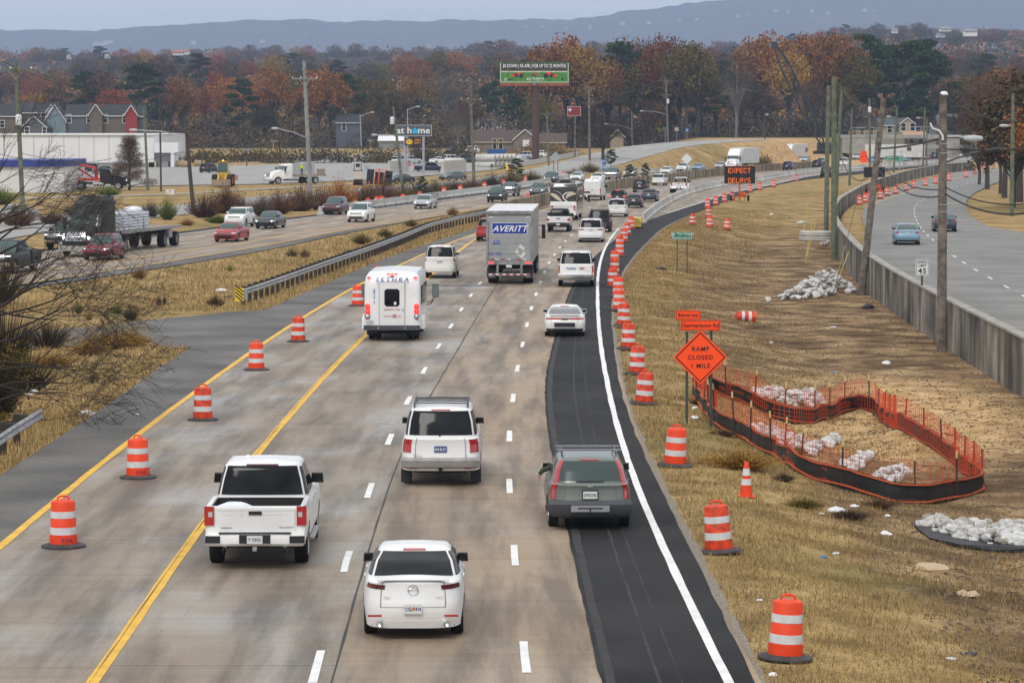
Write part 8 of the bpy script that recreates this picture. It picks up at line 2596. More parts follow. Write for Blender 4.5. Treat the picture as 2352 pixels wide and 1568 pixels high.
for i in range(ns_ - 1):
 a, b = segs[i], segs[i + 1]
 for k in range(2):
  q = a.lerp(b, k / 2) + (PC_ - a).normalized() * .07
  sx = .02 * math.sin(i)
  net.add([q + Vector((-.006,0,.04)), q + Vector((.006,0,.04)), q + Vector((.006 + sx, 0,1.10 + .03 * math.sin(i * .8))), q + Vector((-.006 + sx, 0,1.10 + .03 * math.sin(i * .8)))], [(0,1,2,3)])
 for z in (.10,.22,.35,.48,.60,.72,.84,.96,1.08):
  zz = z + .03 * math.sin(i * .8)
  z2 = z + .03 * math.sin((i + 1) * .8)
  o1, o2 = (PC_ - a).normalized() * .07,(PC_ - b).normalized() * .07
  net.add([a + o1 + Vector((0,0, zz)), b + o2 + Vector((0,0, z2)), b + o2 + Vector((0,0, z2 + .011)), a + o1 + Vector((0,0, zz + .011))], [(0,1,2,3)])
o = link('netting', mesh('netting', net.v, net.f, M_NET), sf)
o['kind'] = 'stuff'
stm = MB().box((0,0,.5),(.045,.045,1.25)).mesh('stake', mat('dark_stake', (.05,.035,.025),.9))
stt = MB().box((0,0,1.2),(.048,.048,.18)).mesh('stake_tip', mat('pale_stake_tip', (.60,.48,.20),.8))
for i in range(0, ns_, 6):
 o = link('stake', stm, sf)
 o.location = segs[i] + Vector((0,.05,0))
 o.rotation_euler = (rs.uniform(-.08,.08), rs.uniform(-.08,.08),0)
 link('stake_tip', stt, o)
def rock_mesh(i):
 bm = bmesh.new()
 bmesh.ops.create_icosphere(bm, subdivisions=1, radius=.5)
 rr = random.Random(i)
 for v in bm.verts:
  v.co *= rr.uniform(.78,1.15)
  v.co.z *= .75
 me = bpy.data.meshes.new('rock')
 bm.to_mesh(me)
 bm.free()
 me.materials.append(mat('pale_limestone', (.58,.58,.57),.9, var=.22, scale=3, bump=.3, bscale=8))
 return me
RK = [rock_mesh(i) for i in range(8)]
mr_ = MATS['pale_limestone']
t_ = mr_.node_tree
oi_, hs_, mg_ = t_.nodes.new('ShaderNodeObjectInfo'), t_.nodes.new('ShaderNodeMix'), t_.nodes.new('ShaderNodeMath')
hs_.data_type = 'RGBA'
hs_.inputs[7].default_value = (.22,.18,.13,1)
mg_.operation = 'POWER'
mg_.inputs[1].default_value = 4.
t_.links.new(oi_.outputs['Random'], mg_.inputs[0])
t_.links.new(mg_.outputs[0], hs_.inputs[0])
src_ = t_.nodes['Principled BSDF'].inputs['Base Color'].links[0].from_socket
t_.links.new(src_, hs_.inputs[6])
t_.links.new(hs_.outputs[2], t_.nodes['Principled BSDF'].inputs['Base Color'])
def rock_pile(label, poly, n_, s0, s1, height, conv=RP, name='rock_pile', grow=.8):
 pw = [HIT(*conv(q)[0]) for q in poly]
 cen = sum(pw, Vector()) / len(pw)
 root = thing(name, label, 'rock pile', cen)
 xs, ys_ = [p.x for p in pw], [p.y for p in pw]
 R_ = random.Random(len(label))
 k, tries = 0,0
 while k < n_ and tries < n_ * 30:
  tries += 1
  x, y = R_.uniform(min(xs), max(xs)), R_.uniform(min(ys_), max(ys_))
  ins, dmin = False, 1e9
  for i in range(len(pw)):
   a, b = pw[i], pw[(i + 1) % len(pw)]
   if (a.y > y) != (b.y > y) and x < (b.x - a.x) * (y - a.y) / (b.y - a.y) + a.x:
    ins = not ins
   d = b - a
   t = max(0, min(1,((x - a.x) * d.x + (y - a.y) * d.y) / max(d.x ** 2 + d.y ** 2,1e-6)))
   dmin = min(dmin, math.hypot(x - a.x - t * d.x, y - a.y - t * d.y))
  if not ins:
   continue
  s_ = R_.uniform(s0, s1)
  o = link('rock', RK[R_.randrange(8)], root)
  zz = TZ1(x, y) + s_ * .22 + min(height, dmin * grow) * R_.uniform(.35,1.)
  o.location = Vector((x, y, zz)) - cen
  o.scale = (s_ * R_.uniform(.8,1.3), s_, s_ * R_.uniform(.7,1.1))
  o.rotation_euler = (R_.uniform(-.5,.5), R_.uniform(-.5,.5), R_.uniform(0,6.3))
  k += 1
rock_pile('tall heap of pale rocks against the retaining wall', [(140,1400),(330,1330),(480,1270),(600,1260),(800,1290),(860,1320),(640,1350),(450,1395)], 290,.28,.55,1.25, R4, grow=.9)
rock_pile('few loose rocks left of the tall rock heap', [(25,1400),(70,1385),(110,1400),(60,1420)], 6,.25,.4,.1, R4)
rock_pile('small rubble heap at the foot of the thick green pole', [(520,915),(580,885),(625,875),(560,915)], 26,.2,.4,.3, R4)
rock_pile('rock heap behind the far netting of the pit', [(560,665),(700,690),(900,705),(1040,690),(1095,740),(1000,765),(850,755),(700,720)], 170,.2,.42,.35)
rock_pile('rock strip along the left inside of the silt fence', [(610,900),(680,910),(820,960),(1000,1010),(1060,1040),(1000,1075),(880,1060),(720,1000),(620,950)], 190,.16,.36,.2)
rock_pile('small rock heap in the middle of the pit', [(1020,1000),(1110,950),(1175,960),(1100,1020),(1040,1030)], 55,.18,.38,.35)
rock_pile('rock heap by the black plastic inside the pit', [(1145,1160),(1230,1110),(1330,1065),(1385,1075),(1310,1150),(1230,1195)], 85,.16,.34,.2)
rock_pile('rock heap inside the nearest bend of the fence', [(1375,1215),(1480,1175),(1580,1160),(1615,1180),(1540,1240),(1420,1250)], 85,.16,.34,.2)
rock_pile('pale rock bed on black plastic at the right edge', [(1620,490),(1720,470),(1900,520),(2100,545),(2351,520),(2420,560),(2420,650),(2150,650),(1950,615),(1750,560)], 290,.16,.40,.28, R6)
pw = [HIT(*R6(q)[0]) for q in [(1575,475),(1640,480),(2450,590),(2450,668),(2150,668),(1900,640),(1700,580)]]
o = link('plastic_sheet', mesh('plastic_sheet', [p + Vector((0,0,.05 + .05 * (i % 2))) for i, p in enumerate(pw)] + [p - Vector((0,0,.3)) for p in pw], [tuple(range(7))] + [(i, (i + 1) % 7,(i + 1) % 7 + 7, i + 7) for i in range(7)], M_SILT))
tag(o, 'black plastic sheet beneath the rock bed at the right edge', 'plastic sheet')
p = HIT(*R4((495,860))[0])
r = thing('manhole_ring', 'pale precast concrete ring lying beside the poles', 'concrete ring', p)
for z0, s_ in ((0,1.),(.42,.97)):
 MB().lathe([(1.45 * s_, z0),(1.5 * s_, z0 + .04),(1.5 * s_, z0 + .34),(1.44 * s_, z0 + .38),(.001, z0 + .39)], 28).obj('ring', M_BARRIER, r, True)
LIT = [((1700,790), R6, 'crumpled brown cardboard lying in the dirt', 'cardboard', .75, mat('cardboard_pale', (.48,.36,.24),.9)),((1960,970), R6, 'torn pale paper sack below the cardboard', 'paper', .55, mat('cardboard_pale', (.48,.36,.24),.9)),
 ((1400,545), R6, 'white folded plastic scrap above the cardboard', 'litter', .35, M_WWALL),((1060,390), R6, 'white plastic bag heap near the fence foot', 'litter', .5, M_WWALL),((1180,355), R6, 'small white paper scrap near the fence foot', 'litter', .25, M_WWALL),
 ((955,405), R6, 'tiny white cup on the grass', 'litter', .15, M_WWALL),((1410,420), R6, 'white scrap beside the dark branches', 'litter', .22, M_WWALL),((1170,698), R6, 'red and white can on the grass', 'litter', .12, M_TAIL),
 ((1055,680), R6, 'pale crushed bottle on the grass', 'litter', .22, M_PLATE),((970,705), R6, 'blue wrapper on the grass', 'litter', .18, M_SBLU),((530,1000), R6, 'small white wrapper on the grass near the road', 'litter', .14, M_WWALL),
 ((620,1515), R6, 'white plastic strip next to the nearest drum', 'litter', .2, M_WWALL),((1985,1370), R6, 'dark grey plastic bag at the lower right', 'litter', .3, M_DGREY),((1845,1405), R6, 'pale clear bottle at the lower right', 'litter', .22, M_PLATE),
 ((1130,250), RP, 'pale round rock in the dirt', 'litter', .45, M_BARRIER),((1470,480), RP, 'pale plastic tangle on the dirt below the wall', 'litter', .5, M_PLATE),((245,765), RP, 'white crumpled paper at the sign post foot', 'litter', .3, M_WWALL),
 ((240,830), RP, 'white pipe piece beside the sign posts', 'litter', .4, M_WWALL),((730,345), RP, 'small white scrap above the pit', 'litter', .25, M_WWALL),((1355,122), RP, 'dark rubber tyre scrap near the wall', 'litter', .9, M_BLACK),((1130,535), RP, 'blue scrap on the tan dirt', 'litter', .2, M_SBLU),
 ((1450,1120), lambda q: R3(q), 'dark rag on the grass below the memorial sign', 'litter', .8, M_BLACK),((90,630), R4, 'white scrap on the upper dirt', 'litter', .6, M_WWALL),((370,712), R4, 'pale flat slab on the upper dirt', 'litter', 1.4, M_BARRIER),
 ((960,690), lambda q: Q([q], 0,1200,1.8085), 'white flattened cup by the left shoulder', 'litter', .3, M_WWALL),((600,688), R1, 'torn white wrapper at the left verge', 'litter', .6, M_WWALL),((215,540), R1, 'white plastic bag caught in the bush at the left', 'litter', .7, M_WWALL),
 ((1980,1200), RL, 'pile of white and pink bags beside the marker board', 'litter', .8, M_WWALL),((2035,1255), RL, 'black bag beside the marker board', 'litter', .5, M_BLACK)]
for k, (q, cv_, lb, ct, s_, m) in enumerate(LIT):
 bm = bmesh.new()
 bmesh.ops.create_icosphere(bm, subdivisions=2, radius=.5)
 rr = random.Random(k)
 for v in bm.verts:
  v.co.x *= rr.uniform(.7,1.25)
  v.co.y *= rr.uniform(.7,1.25)
  v.co.z = v.co.z * .28 * rr.uniform(.3,1.8)
 me = bpy.data.meshes.new('litter')
 bm.to_mesh(me)
 bm.free()
 me.materials.append(m)
 o = link({'cardboard': 'cardboard_sheet', 'paper': 'paper_sack'}.get(ct, 'litter'), me)
 o.location = HIT(*cv_(q)[0]) + Vector((0,0,.06 * s_))
 o.scale = (s_, s_ * .8, s_)
 o.rotation_euler = (0,0, rr.uniform(0,3))
 tag(o, lb, ct)
# ------------------------------------------------------------------ trees
def quads(C, size, seed, flat=0.):
 """leaf-sized faces with random tilt at the points C"""
 g = np.random.default_rng(seed)
 n_ = len(C)
 a = g.normal(size=(n_, 3))
 a[:, 2] *= (1 - flat)
 a /= np.linalg.norm(a, axis=1)[:, None]
 b = g.normal(size=(n_, 3))
 b -= (b * a).sum(1)[:, None] * a
 b /= np.linalg.norm(b, axis=1)[:, None]
 s = (size * g.uniform(.5,1.3, n_))[:, None]
 V = np.stack([C + a * s, C + b * s * .6, C - a * s, C - b * s * .6], 1).reshape(-1,3)
 return V, np.arange(n_ * 4).reshape(-1,4)
def leaf_mat(name, a, b, c):
 n = NB(name, .8)
 gi = n.t.nodes.new('ShaderNodeNewGeometry')
 oi = n.t.nodes.new('ShaderNodeObjectInfo')
 col = n.ramp(gi.outputs['Random Per Island'], [(0., a),(.5, b),(1., c)])
 hs = n.t.nodes.new('ShaderNodeHueSaturation')
 mr = n.t.nodes.new('ShaderNodeMapRange')
 mr.inputs[3].default_value, mr.inputs[4].default_value = .65,1.25
 n.L(oi.outputs['Random'], mr.inputs[0])
 n.L(mr.outputs[0], hs.inputs['Value'])
 n.L(col, hs.inputs['Color'])
 n.b.inputs['Specular IOR Level'].default_value = .1
 return n.done(hs.outputs[0])
LM = {'rust': leaf_mat('rust_leaves', (.13,.05,.018),(.30,.115,.032),(.42,.19,.055)), 'red': leaf_mat('red_leaves', (.12,.03,.014),(.24,.06,.022),(.34,.11,.04)),
 'olive': leaf_mat('olive_leaves', (.05,.045,.014),(.13,.10,.025),(.23,.165,.035)), 'gold': leaf_mat('golden_leaves', (.13,.07,.015),(.30,.165,.035),(.40,.24,.06)),
 'pine': leaf_mat('pine_needles', (.010,.020,.009),(.03,.055,.02),(.07,.10,.035)), 'brown': leaf_mat('brown_leaves', (.06,.035,.022),(.14,.078,.045),(.22,.135,.085)),
 'grey': leaf_mat('grey_twigs', (.05,.042,.036),(.10,.085,.072),(.16,.14,.12)), 'dark': leaf_mat('dark_brush', (.022,.018,.011),(.06,.045,.027),(.11,.078,.048)),
 'plum': leaf_mat('plum_leaves', (.07,.035,.022),(.15,.07,.04),(.22,.12,.07)), 'green': leaf_mat('bright_green_leaves', (.06,.09,.01),(.14,.18,.025),(.24,.28,.05))}
M_BARK = mat('bark', (.07,.055,.045),.95, var=.3, scale=4)
M_BARKP = mat('pale_bark', (.22,.20,.18),.95, var=.3, scale=4)
def limb_tree(seed, crown='leaf', n_=3000, lq=.016, wide=.30, base=.22, dense=1.):
 R_ = random.Random(seed)
 g = np.random.default_rng(seed)
 tr = MB()
 tr.tube([(0,0,-.02),(.01 * R_.uniform(-1,1),0, base),(.02 * R_.uniform(-1,1),.01,.55),(0,0,.85)], [.020,.016,.010,.003], 6)
 cl = []
 nb_ = 22 if crown != 'pine' else 16
 for k in range(nb_):
  t = (k + .5) / nb_
  a = k * 2.4 + R_.uniform(-.4,.4)
  z0 = base + .5 * t * .8
  if crown == 'pine':
   rr = wide * (.35 + .75 * math.sin(math.pi * min(1,.25 + t * .8))) * R_.uniform(.6,1.05)
   z1 = base + (.97 - base) * t + .03
   z0 = z1 - .05
   rad = (.11,.11,.035)
  elif crown == 'cone':
   rr, z1, z0 = wide * (1.02 - t) * R_.uniform(.5,.9),.16 + .80 * t, .10 + .80 * t
   rad = (.10,.10,.06)
  else:
   el = math.acos(1 - 1.35 * t) if t < .99 else 1.5
   rr = wide * math.sin(min(el, math.pi / 2 + .25)) * R_.uniform(.65,1.0)
   z1 = .60 + .32 * math.cos(el) * R_.uniform(.85,1.08)
   rad = (.105,.105,.085)
  p = Vector((rr * math.cos(a), rr * math.sin(a), z1))
  m_ = Vector((p.x * .45, p.y * .45, z0 + (z1 - z0) * .35))
  tr.tube([(0,0, z0 * .92), m_, p], [.009 * (1.1 - t * .6),.006,.002], 4, False)
  cl.append((p, rad))
  if crown not in ('pine', 'cone'):
   cl.append((m_.lerp(p, .5) + Vector((0,0,.04)),(.07,.07,.06)))
 C = []
 per = max(1, n_ // len(cl))
 for p, rad in cl:
  q = g.normal(size=(per, 3))
  q /= np.linalg.norm(q, axis=1)[:, None]
  q *= (g.uniform(0,1, per) ** .45)[:, None] * np.array(rad) * g.uniform(.8,1.3)
  C.append(q + np.array(p))
 C = np.concatenate(C)
 if crown == 'bare' or crown == 'cone':
  d = g.normal(size=C.shape) * .6 + np.stack([C[:, 0] * 2.2, C[:, 1] * 2.2, C[:, 2] * 0 + (.55 if crown == 'bare' else .1)], 1)
  d /= np.linalg.norm(d, axis=1)[:, None]
  L_ = g.uniform(.02,.06, len(C))[:, None] * (1 if crown == 'bare' else .8)
  s = np.cross(d, g.normal(size=C.shape))
  s /= np.linalg.norm(s, axis=1)[:, None]
  V = np.stack([C - s * .0007 * dense, C + s * .0007 * dense, C + d * L_], 1).reshape(-1,3)
  cm = fast_mesh('crown', V, np.arange(len(V)).reshape(-1,3))
 else:
  V, Fq = quads(C, lq, seed, .3 if crown == 'pine' else 0)
  cm = fast_mesh('crown', V, Fq)
 return tr.mesh('trunk'), cm
KT = {'leaf': [limb_tree(i, 'leaf', 5200,.0155) for i in range(4)], 'thin': [limb_tree(20 + i, 'leaf', 2600,.013,.27) for i in range(2)], 'pine': [limb_tree(40 + i, 'pine', 5200,.017,.25,.3) for i in range(3)],
 'bare': [limb_tree(60 + i, 'bare', 7000, wide=.28, dense=1.3) for i in range(3)], 'cone': [limb_tree(80, 'cone', 15000, wide=.26, base=.1, dense=3.)], 'narrow': [limb_tree(90, 'leaf', 2600,.014,.14)]}
for L_ in KT.values():
 for t_, c_ in L_:
  t_.materials.append(M_BARK)
  c_.materials.append(LM['rust'])
TN = {'leaf': 'autumn_tree', 'thin': 'thinning_tree', 'pine': 'pine_tree', 'bare': 'bare_tree', 'cone': 'conical_tree', 'narrow': 'narrow_tree'}
CN = {'rust': 'rust coloured', 'red': 'deep red', 'olive': 'olive brown', 'gold': 'golden brown', 'pine': 'dark green', 'brown': 'dull brown', 'grey': 'bare grey', 'dark': 'dark bushy', 'plum': 'plum brown', 'green': 'bright green'}
def tree(label, kind, col, X, Y, h_, group=None, wide=1., z=None):
 t_, c_ = KT[kind][rs.randrange(len(KT[kind]))]
 root = thing(TN[kind], label, 'tree', (X, Y, TZ1(X, Y) - .3 if z is None else z), rs.uniform(0,6.3), group)
 for nm, me, m in (('trunk', t_, M_BARK if col != 'grey' else M_BARKP),('crown', c_, LM[col])):
  o = link(nm, me, root)
  o.scale = (h_ * wide, h_ * wide, h_)
  o.material_slots[0].link = 'OBJECT'
  o.material_slots[0].material = m
def band(prof, x):
 return float(np.interp(x, [a for a, b in prof], [b for a, b in prof]))
PALR = ['rust', 'brown', 'olive', 'brown', 'grey', 'gold', 'red', 'plum', 'pine', 'rust', 'brown']
NEAR = [(10,235, 'leaf', 'brown'),(60,225, 'leaf', 'plum'),(85,205, 'leaf', 'gold'),(125,190, 'leaf', 'brown'),(195,166, 'pine', 'pine'),(235,158, 'leaf', 'plum'),(262,196, 'leaf', 'red'),(325,146, 'pine', 'pine'),(350,158, 'pine', 'pine'),(392,180, 'leaf', 'brown'),
 (420,170, 'leaf', 'rust'),(470,185, 'narrow', 'red'),(500,155, 'narrow', 'red'),(520,168, 'leaf', 'rust'),(560,182, 'pine', 'pine'),(592,165, 'leaf', 'rust'),(630,148, 'leaf', 'rust'),(665,150, 'leaf', 'olive'),(700,190, 'leaf', 'gold'),(735,150, 'leaf', 'rust'),
 (760,155, 'leaf', 'rust'),(800,168, 'pine', 'pine'),(840,170, 'leaf', 'olive'),(880,175, 'leaf', 'olive'),(920,200, 'leaf', 'brown'),(960,145, 'thin', 'gold'),(1000,150, 'bare', 'grey'),(1040,165, 'bare', 'grey'),(1075,210, 'leaf', 'brown'),(1120,195, 'pine', 'pine'),
 (1160,158, 'pine', 'pine'),(1195,170, 'pine', 'pine'),(1255,92, 'leaf', 'rust'),(1300,74, 'leaf', 'rust'),(1335,92, 'leaf', 'gold'),(1395,118, 'thin', 'rust'),(1425,98, 'pine', 'pine'),(1450,70, 'thin', 'plum'),(1490,66, 'thin', 'plum'),(1480,130, 'leaf', 'olive'),
 (1535,76, 'leaf', 'red'),(1575,84, 'leaf', 'olive'),(1600,102, 'leaf', 'olive'),(1560,132, 'leaf', 'gold'),(1610,138, 'pine', 'pine'),(1645,140, 'pine', 'pine'),(1640,196, 'narrow', 'rust'),(1690,116, 'bare', 'grey'),(1735,76, 'leaf', 'rust'),(1770,66, 'leaf', 'rust'),
 (1810,108, 'leaf', 'gold'),(1850,72, 'leaf', 'rust'),(1890,66, 'leaf', 'rust'),(1930,68, 'leaf', 'rust'),(1960,110, 'leaf', 'olive'),(1995,80, 'pine', 'pine'),(2030,104, 'pine', 'pine'),(2075,96, 'pine', 'pine'),(2112,92, 'pine', 'pine'),(2140,118, 'pine', 'pine'),
 (2175,170, 'leaf', 'brown'),(2215,165, 'leaf', 'olive'),(2260,160, 'leaf', 'brown'),(2300,150, 'leaf', 'rust'),(2345,150, 'leaf', 'brown'),(1500,215, 'leaf', 'brown'),(1345,225, 'leaf', 'plum'),(1240,210, 'leaf', 'olive'),(1395,245, 'bare', 'brown'),(1700,200, 'leaf', 'brown'),
 (1750,190, 'leaf', 'brown'),(1870,180, 'leaf', 'brown'),(1930,190, 'leaf', 'olive'),(2190,235, 'bare', 'dark'),(610,235, 'leaf', 'dark'),(850,235, 'bare', 'brown'),(1540,245, 'leaf', 'dark'),(1590,250, 'leaf', 'dark')]
for k, (x, yt, kd, cl_) in enumerate(NEAR):
 low = yt > 200
 Y = rs.uniform(865,960) if not low else rs.uniform(815,860)
 if x > 1230 and not low:
  Y = rs.uniform(830,900)
 X = (x - CX) / FPX * Y
 t_ = AT(x, yt, Y)
 zb = TZ1(X, Y)
 tree('%s %s tree, %s from the left in the near wood' % (CN[cl_], TN[kd].split('_')[0], ordinal(sorted([q[0] for q in NEAR]).index(x) + 1)), kd, cl_, X, Y, max(7, t_.z - zb), 'trees of the near wood', wide=1.0 if kd != 'leaf' else rs.uniform(.8,1.05))
MIDP = [(-50,150),(130,150),(190,128),(340,122),(520,128),(700,118),(800,140),(900,128),(1090,108),(1130,104),(1200,118),(1300,118),(1600,112),(1700,118),(2000,120),(2200,110),(2400,120)]
FARP = [(-50,106),(130,110),(300,112),(480,108),(680,106),(820,104),(1000,102),(1130,92),(1240,94),(1450,96),(1650,92),(1760,90),(1960,58),(2060,54),(2130,55),(2260,60),(2400,56)]
k = 0
for nm, prof, Y0, Y1, n_, hh in (('middle', MIDP, 1250,1700,84,20),('far', FARP, 2300,3000,120,22)):
 for q in range(n_):
  x = -40 + 2440 * (q + rs.uniform(.1,.9)) / n_
  Y = rs.uniform(Y0, Y1)
  cl_ = rs.choice(PALR + ['plum', 'grey', 'plum'])
  top_ = AT(x, band(prof, x) + rs.uniform(-6,20), Y)
  h_ = hh * rs.uniform(.8,1.15)
  tree('%s tree in the %s wood, %s from the left' % (CN[cl_], nm, ordinal(q + 1)), 'pine' if cl_ == 'pine' else 'leaf', cl_, top_.x, Y, h_ * (1 + (nm == 'far') * .2), 'trees of the %s wood' % nm, 1.15, z=top_.z - h_ * (1 + (nm == 'far') * .2))
def mass(name, label, n_, x0, x1, prof, Y0, Y1, hs, cols, seed, per=70, drop=(0,90), sz=.9, wid=.34):
 g = np.random.default_rng(seed)
 px_ = g.uniform(x0, x1, n_)
 Y = g.uniform(Y0, Y1, n_)
 f = (Y - Y0) / (Y1 - Y0)
 yt = np.array([band(prof, q) for q in px_]) + drop[0] + (1 - f) * (drop[1] - drop[0]) + g.uniform(-4,8, n_)
 Z = np.array([AT(a, b, c).z for a, b, c in zip(px_, yt, Y)])
 X = (px_ - CX) / FPX * Y
 h_ = g.uniform(*hs, n_)
 ci = g.integers(0, len(cols), n_)
 for c_ in range(len(cols)):
  m_ = np.where(ci == c_)[0]
  C = np.stack([X[m_], Y[m_], Z[m_] - h_[m_] * .45], 1)[:, None, :] + g.normal(size=(len(m_), per, 3)) * (h_[m_] * wid)[:, None, None] * np.array([1,1,.8]) * .62
  V, Fq = quads(C.reshape(-1,3), sz, seed + c_)
  tag(link(name, fast_mesh(name, V, Fq, LM[cols[c_]])), label + ', ' + CN[cols[c_]] + ' part', kind='stuff')
mass('woodland', 'dense woodland on the slope below the far ridge', 900,-150,2520, FARP, 1700,3000,(16,24), ['brown', 'plum', 'grey', 'olive', 'pine', 'rust'], 5,60,(2,62),1.5)
mass('woodland', 'dense woodland behind the near trees', 620,-100,2480, MIDP, 1000,1600,(14,20), ['brown', 'plum', 'rust', 'olive', 'dark', 'rust', 'gold'], 15,90,(8,88),.8)
mass('undergrowth', 'dark undergrowth under the near wood', 420,-60,2420, [(0,262),(1240,262),(1500,270),(1760,262),(2400,262)], 850,900,(10,13), ['dark', 'brown', 'dark', 'olive'], 25,120,(-30,45),.45)
mass('hedge', 'dark evergreen hedge behind the parking lot', 120,400,1090, [(0,346),(700,335),(1240,322)], 655,685,(5,7), ['dark', 'olive'], 35,160,(-6,14),.28)
mass('hedge', 'brush hedge behind the white warehouse and houses', 130,-40,470, [(0,290),(500,300)], 800,830,(7,9), ['dark', 'brown'], 45,140,(-20,30),.35)
mass('bank_brush', 'brush on the bank beside the climbing road', 60,1120,1330, [(1120,352),(1260,322),(1330,345)], 690,725,(4,6), ['olive', 'gold', 'dark'], 55,200,(-6,14),.22)
mass('bank_brush', 'brown brush on the slope above the inbound lanes', 40,1660,1760, [(1660,352),(1760,350)], 640,680,(3,4), ['brown', 'olive'], 65,200,(-8,10),.2)
for lb, kd, cl_, x, yb, yt, wd in (('bare conical brown tree standing before the white warehouse', 'cone', 'brown', 298,437,305,1.5),('round leafless dark tree beside the climbing road', 'bare', 'dark', 1385,388,285,2.2),('pale leafless tree left of the brick office', 'bare', 'grey', 1052,352,245,1.2),
 ('small dark evergreen right of the round leafless tree', 'pine', 'pine', 1403,398,352,1.2),('small dark evergreen on the bank left of the pole', 'pine', 'pine', 1446,378,338,1.2),('tall narrow evergreen on the bank', 'pine', 'pine', 1482,376,332,.9),
 ('small evergreen left of the diamond sign back', 'pine', 'pine', 1188,418,360,1.2),('tiny evergreen in the brush left of the bicycle', 'pine', 'pine', 968,455,400,.9)):
 b = HIT(x, yb)
 tree(lb, kd, cl_, b.x, b.y, (yb - yt) * b.y / FPX, wide=wd)
for k, (x, yt, Y, kd, cl_, wd) in enumerate([(2270,190,395, 'bare', 'dark', 1.3),(2310,140,350, 'bare', 'brown', 1.2),(2345,120,330, 'bare', 'brown', 1.4),(2300,230,370, 'thin', 'rust', 1.1),(2370,150,300, 'leaf', 'dark', 1.3),(2250,290,420, 'bare', 'dark', 1.5),(2330,280,310, 'leaf', 'dark', 1.4),(2400,200,290, 'thin', 'rust', 1.2)]):
 t_ = AT(x, yt, Y)
 tree('%s tree %s of the cluster at the right edge beyond the frontage road' % (CN[cl_], ordinal(k + 1)), kd, cl_, t_.x, Y, t_.z - .5, 'trees at the right edge', wd, z=.4)
# ------------------------------------------------------------------ shrubs, weeds and grass
def shrub_mesh(seed, n_, flat=.7, leaf=.4):
 g = np.random.default_rng(seed)
 th, r0 = g.uniform(0,6.28, n_), g.uniform(0,1, n_) ** .6
 top = np.stack([r0 * np.cos(th), r0 * np.sin(th),(1 - r0 * .55) * g.uniform(.5,1.1, n_)], 1)
 base_ = np.stack([top[:, 0] * .25, top[:, 1] * .25, np.zeros(n_)], 1)
 s = g.normal(size=(n_, 3)) * .007
 V1 = np.stack([base_ - s, base_ + s, top], 1).reshape(-1,3)
 F1 = np.arange(len(V1)).reshape(-1,3)
 k_ = int(n_ * leaf)
 t_ = g.uniform(.3,1,(k_, 1))
 V2, F2 = quads(base_[:k_] * (1 - t_) + top[:k_] * t_ + g.normal(size=(k_, 3)) * .05,.035, seed)
 F2 = np.concatenate([F2[:, :3], F2[:, [0,2,3]]]) + len(V1)
 return fast_mesh('foliage', np.concatenate([V1, V2]), np.concatenate([F1, F2]), LM['brown'])
SM = [shrub_mesh(i, 900, leaf=.8) for i in range(4)] + [shrub_mesh(9,500, leaf=.0)]
def shrub(label, x, yb, wpx, hpx, col, grp=None, k=None):
 b = HIT(x, yb)
 s = b.y / FPX
 o = link('shrub', SM[rs.randrange(5) if k is None else k])
 o.location = b
 o.scale = (wpx * .62 * s, wpx * .62 * s, hpx * s * 1.15)
 o.rotation_euler = (0,0, rs.uniform(0,6))
 o.material_slots[0].link = 'OBJECT'
 o.material_slots[0].material = LM[col]
 tag(o, label, 'shrub', grp)
BR = [(235,480,60,40, 'brown'),(385,505,50,60, 'green'),(345,500,50,45, 'grey'),(250,452,60,30, 'green'),(470,500,90,60, 'plum'),(520,490,90,78, 'plum'),(560,500,80,60, 'brown'),(600,495,60,55, 'grey'),(640,492,90,62, 'plum'),(690,485,90,66, 'brown'),(735,482,80,62, 'brown'),
 (780,472,90,70, 'rust'),(840,465,70,52, 'brown'),(880,462,80,60, 'plum'),(925,456,70,48, 'olive'),(960,452,70,55, 'grey'),(1000,448,70,40, 'olive'),(1040,442,70,34, 'brown'),(1085,436,70,32, 'brown'),(1130,430,60,36, 'grey'),(1175,424,60,40, 'olive'),(1220,418,60,30, 'olive'),(1320,402,50,20, 'brown'),(1355,396,50,26, 'olive'),
 (180,500,70,40, 'brown'),(120,515,70,40, 'brown'),(40,520,90,60, 'brown'),(0,470,90,50, 'green'),(500,512,70,22, 'green'),(430,518,40,20, 'gold')]
for k, q in enumerate(BR):
 shrub('%s shrub, %s in the brush row before the inbound lanes, from the left' % (CN[q[4]], ordinal(sorted(BR).index(q) + 1)), *q, 'shrubs beyond the inbound lanes')
MW = [(528,622,26,16, 'green'),(670,590,36,26, 'dark'),(700,592,26,24, 'brown'),(830,560,50,28, 'olive'),(885,545,40,24, 'olive'),(945,520,34,20, 'olive'),(1040,495,30,24, 'gold'),(1200,470,40,22, 'brown'),(1235,462,34,20, 'olive'),(590,660,26,14, 'dark'),
 (495,705,44,32, 'dark'),(300,735,40,40, 'dark'),(268,720,30,26, 'green'),(180,720,26,40, 'green'),(205,735,26,30, 'gold'),(320,640,40,30, 'gold'),(365,705,14,32, 'dark'),(378,700,10,26, 'dark'),(800,585,20,14, 'dark'),(860,575,34,22, 'dark'),
 (255,800,130,52, 'gold'),(300,795,90,44, 'gold'),(205,815,100,40, 'gold'),(215,880,26,26, 'brown'),(120,840,120,34, 'gold'),(1700,1075,190,50, 'gold'),(1800,1105,60,24, 'dark'),(1845,1165,110,26, 'olive'),(1950,1190,110,24, 'dark'),(2020,1165,90,26, 'brown'),(1610,930,60,20, 'dark'),(1660,1000,80,16, 'dark')]
for k, q in enumerate(MW):
 shrub('%s weed clump, %s of the verges counted from the left' % (CN[q[4]], ordinal(sorted(MW).index(q) + 1)), *q, 'weed clumps on the verges')
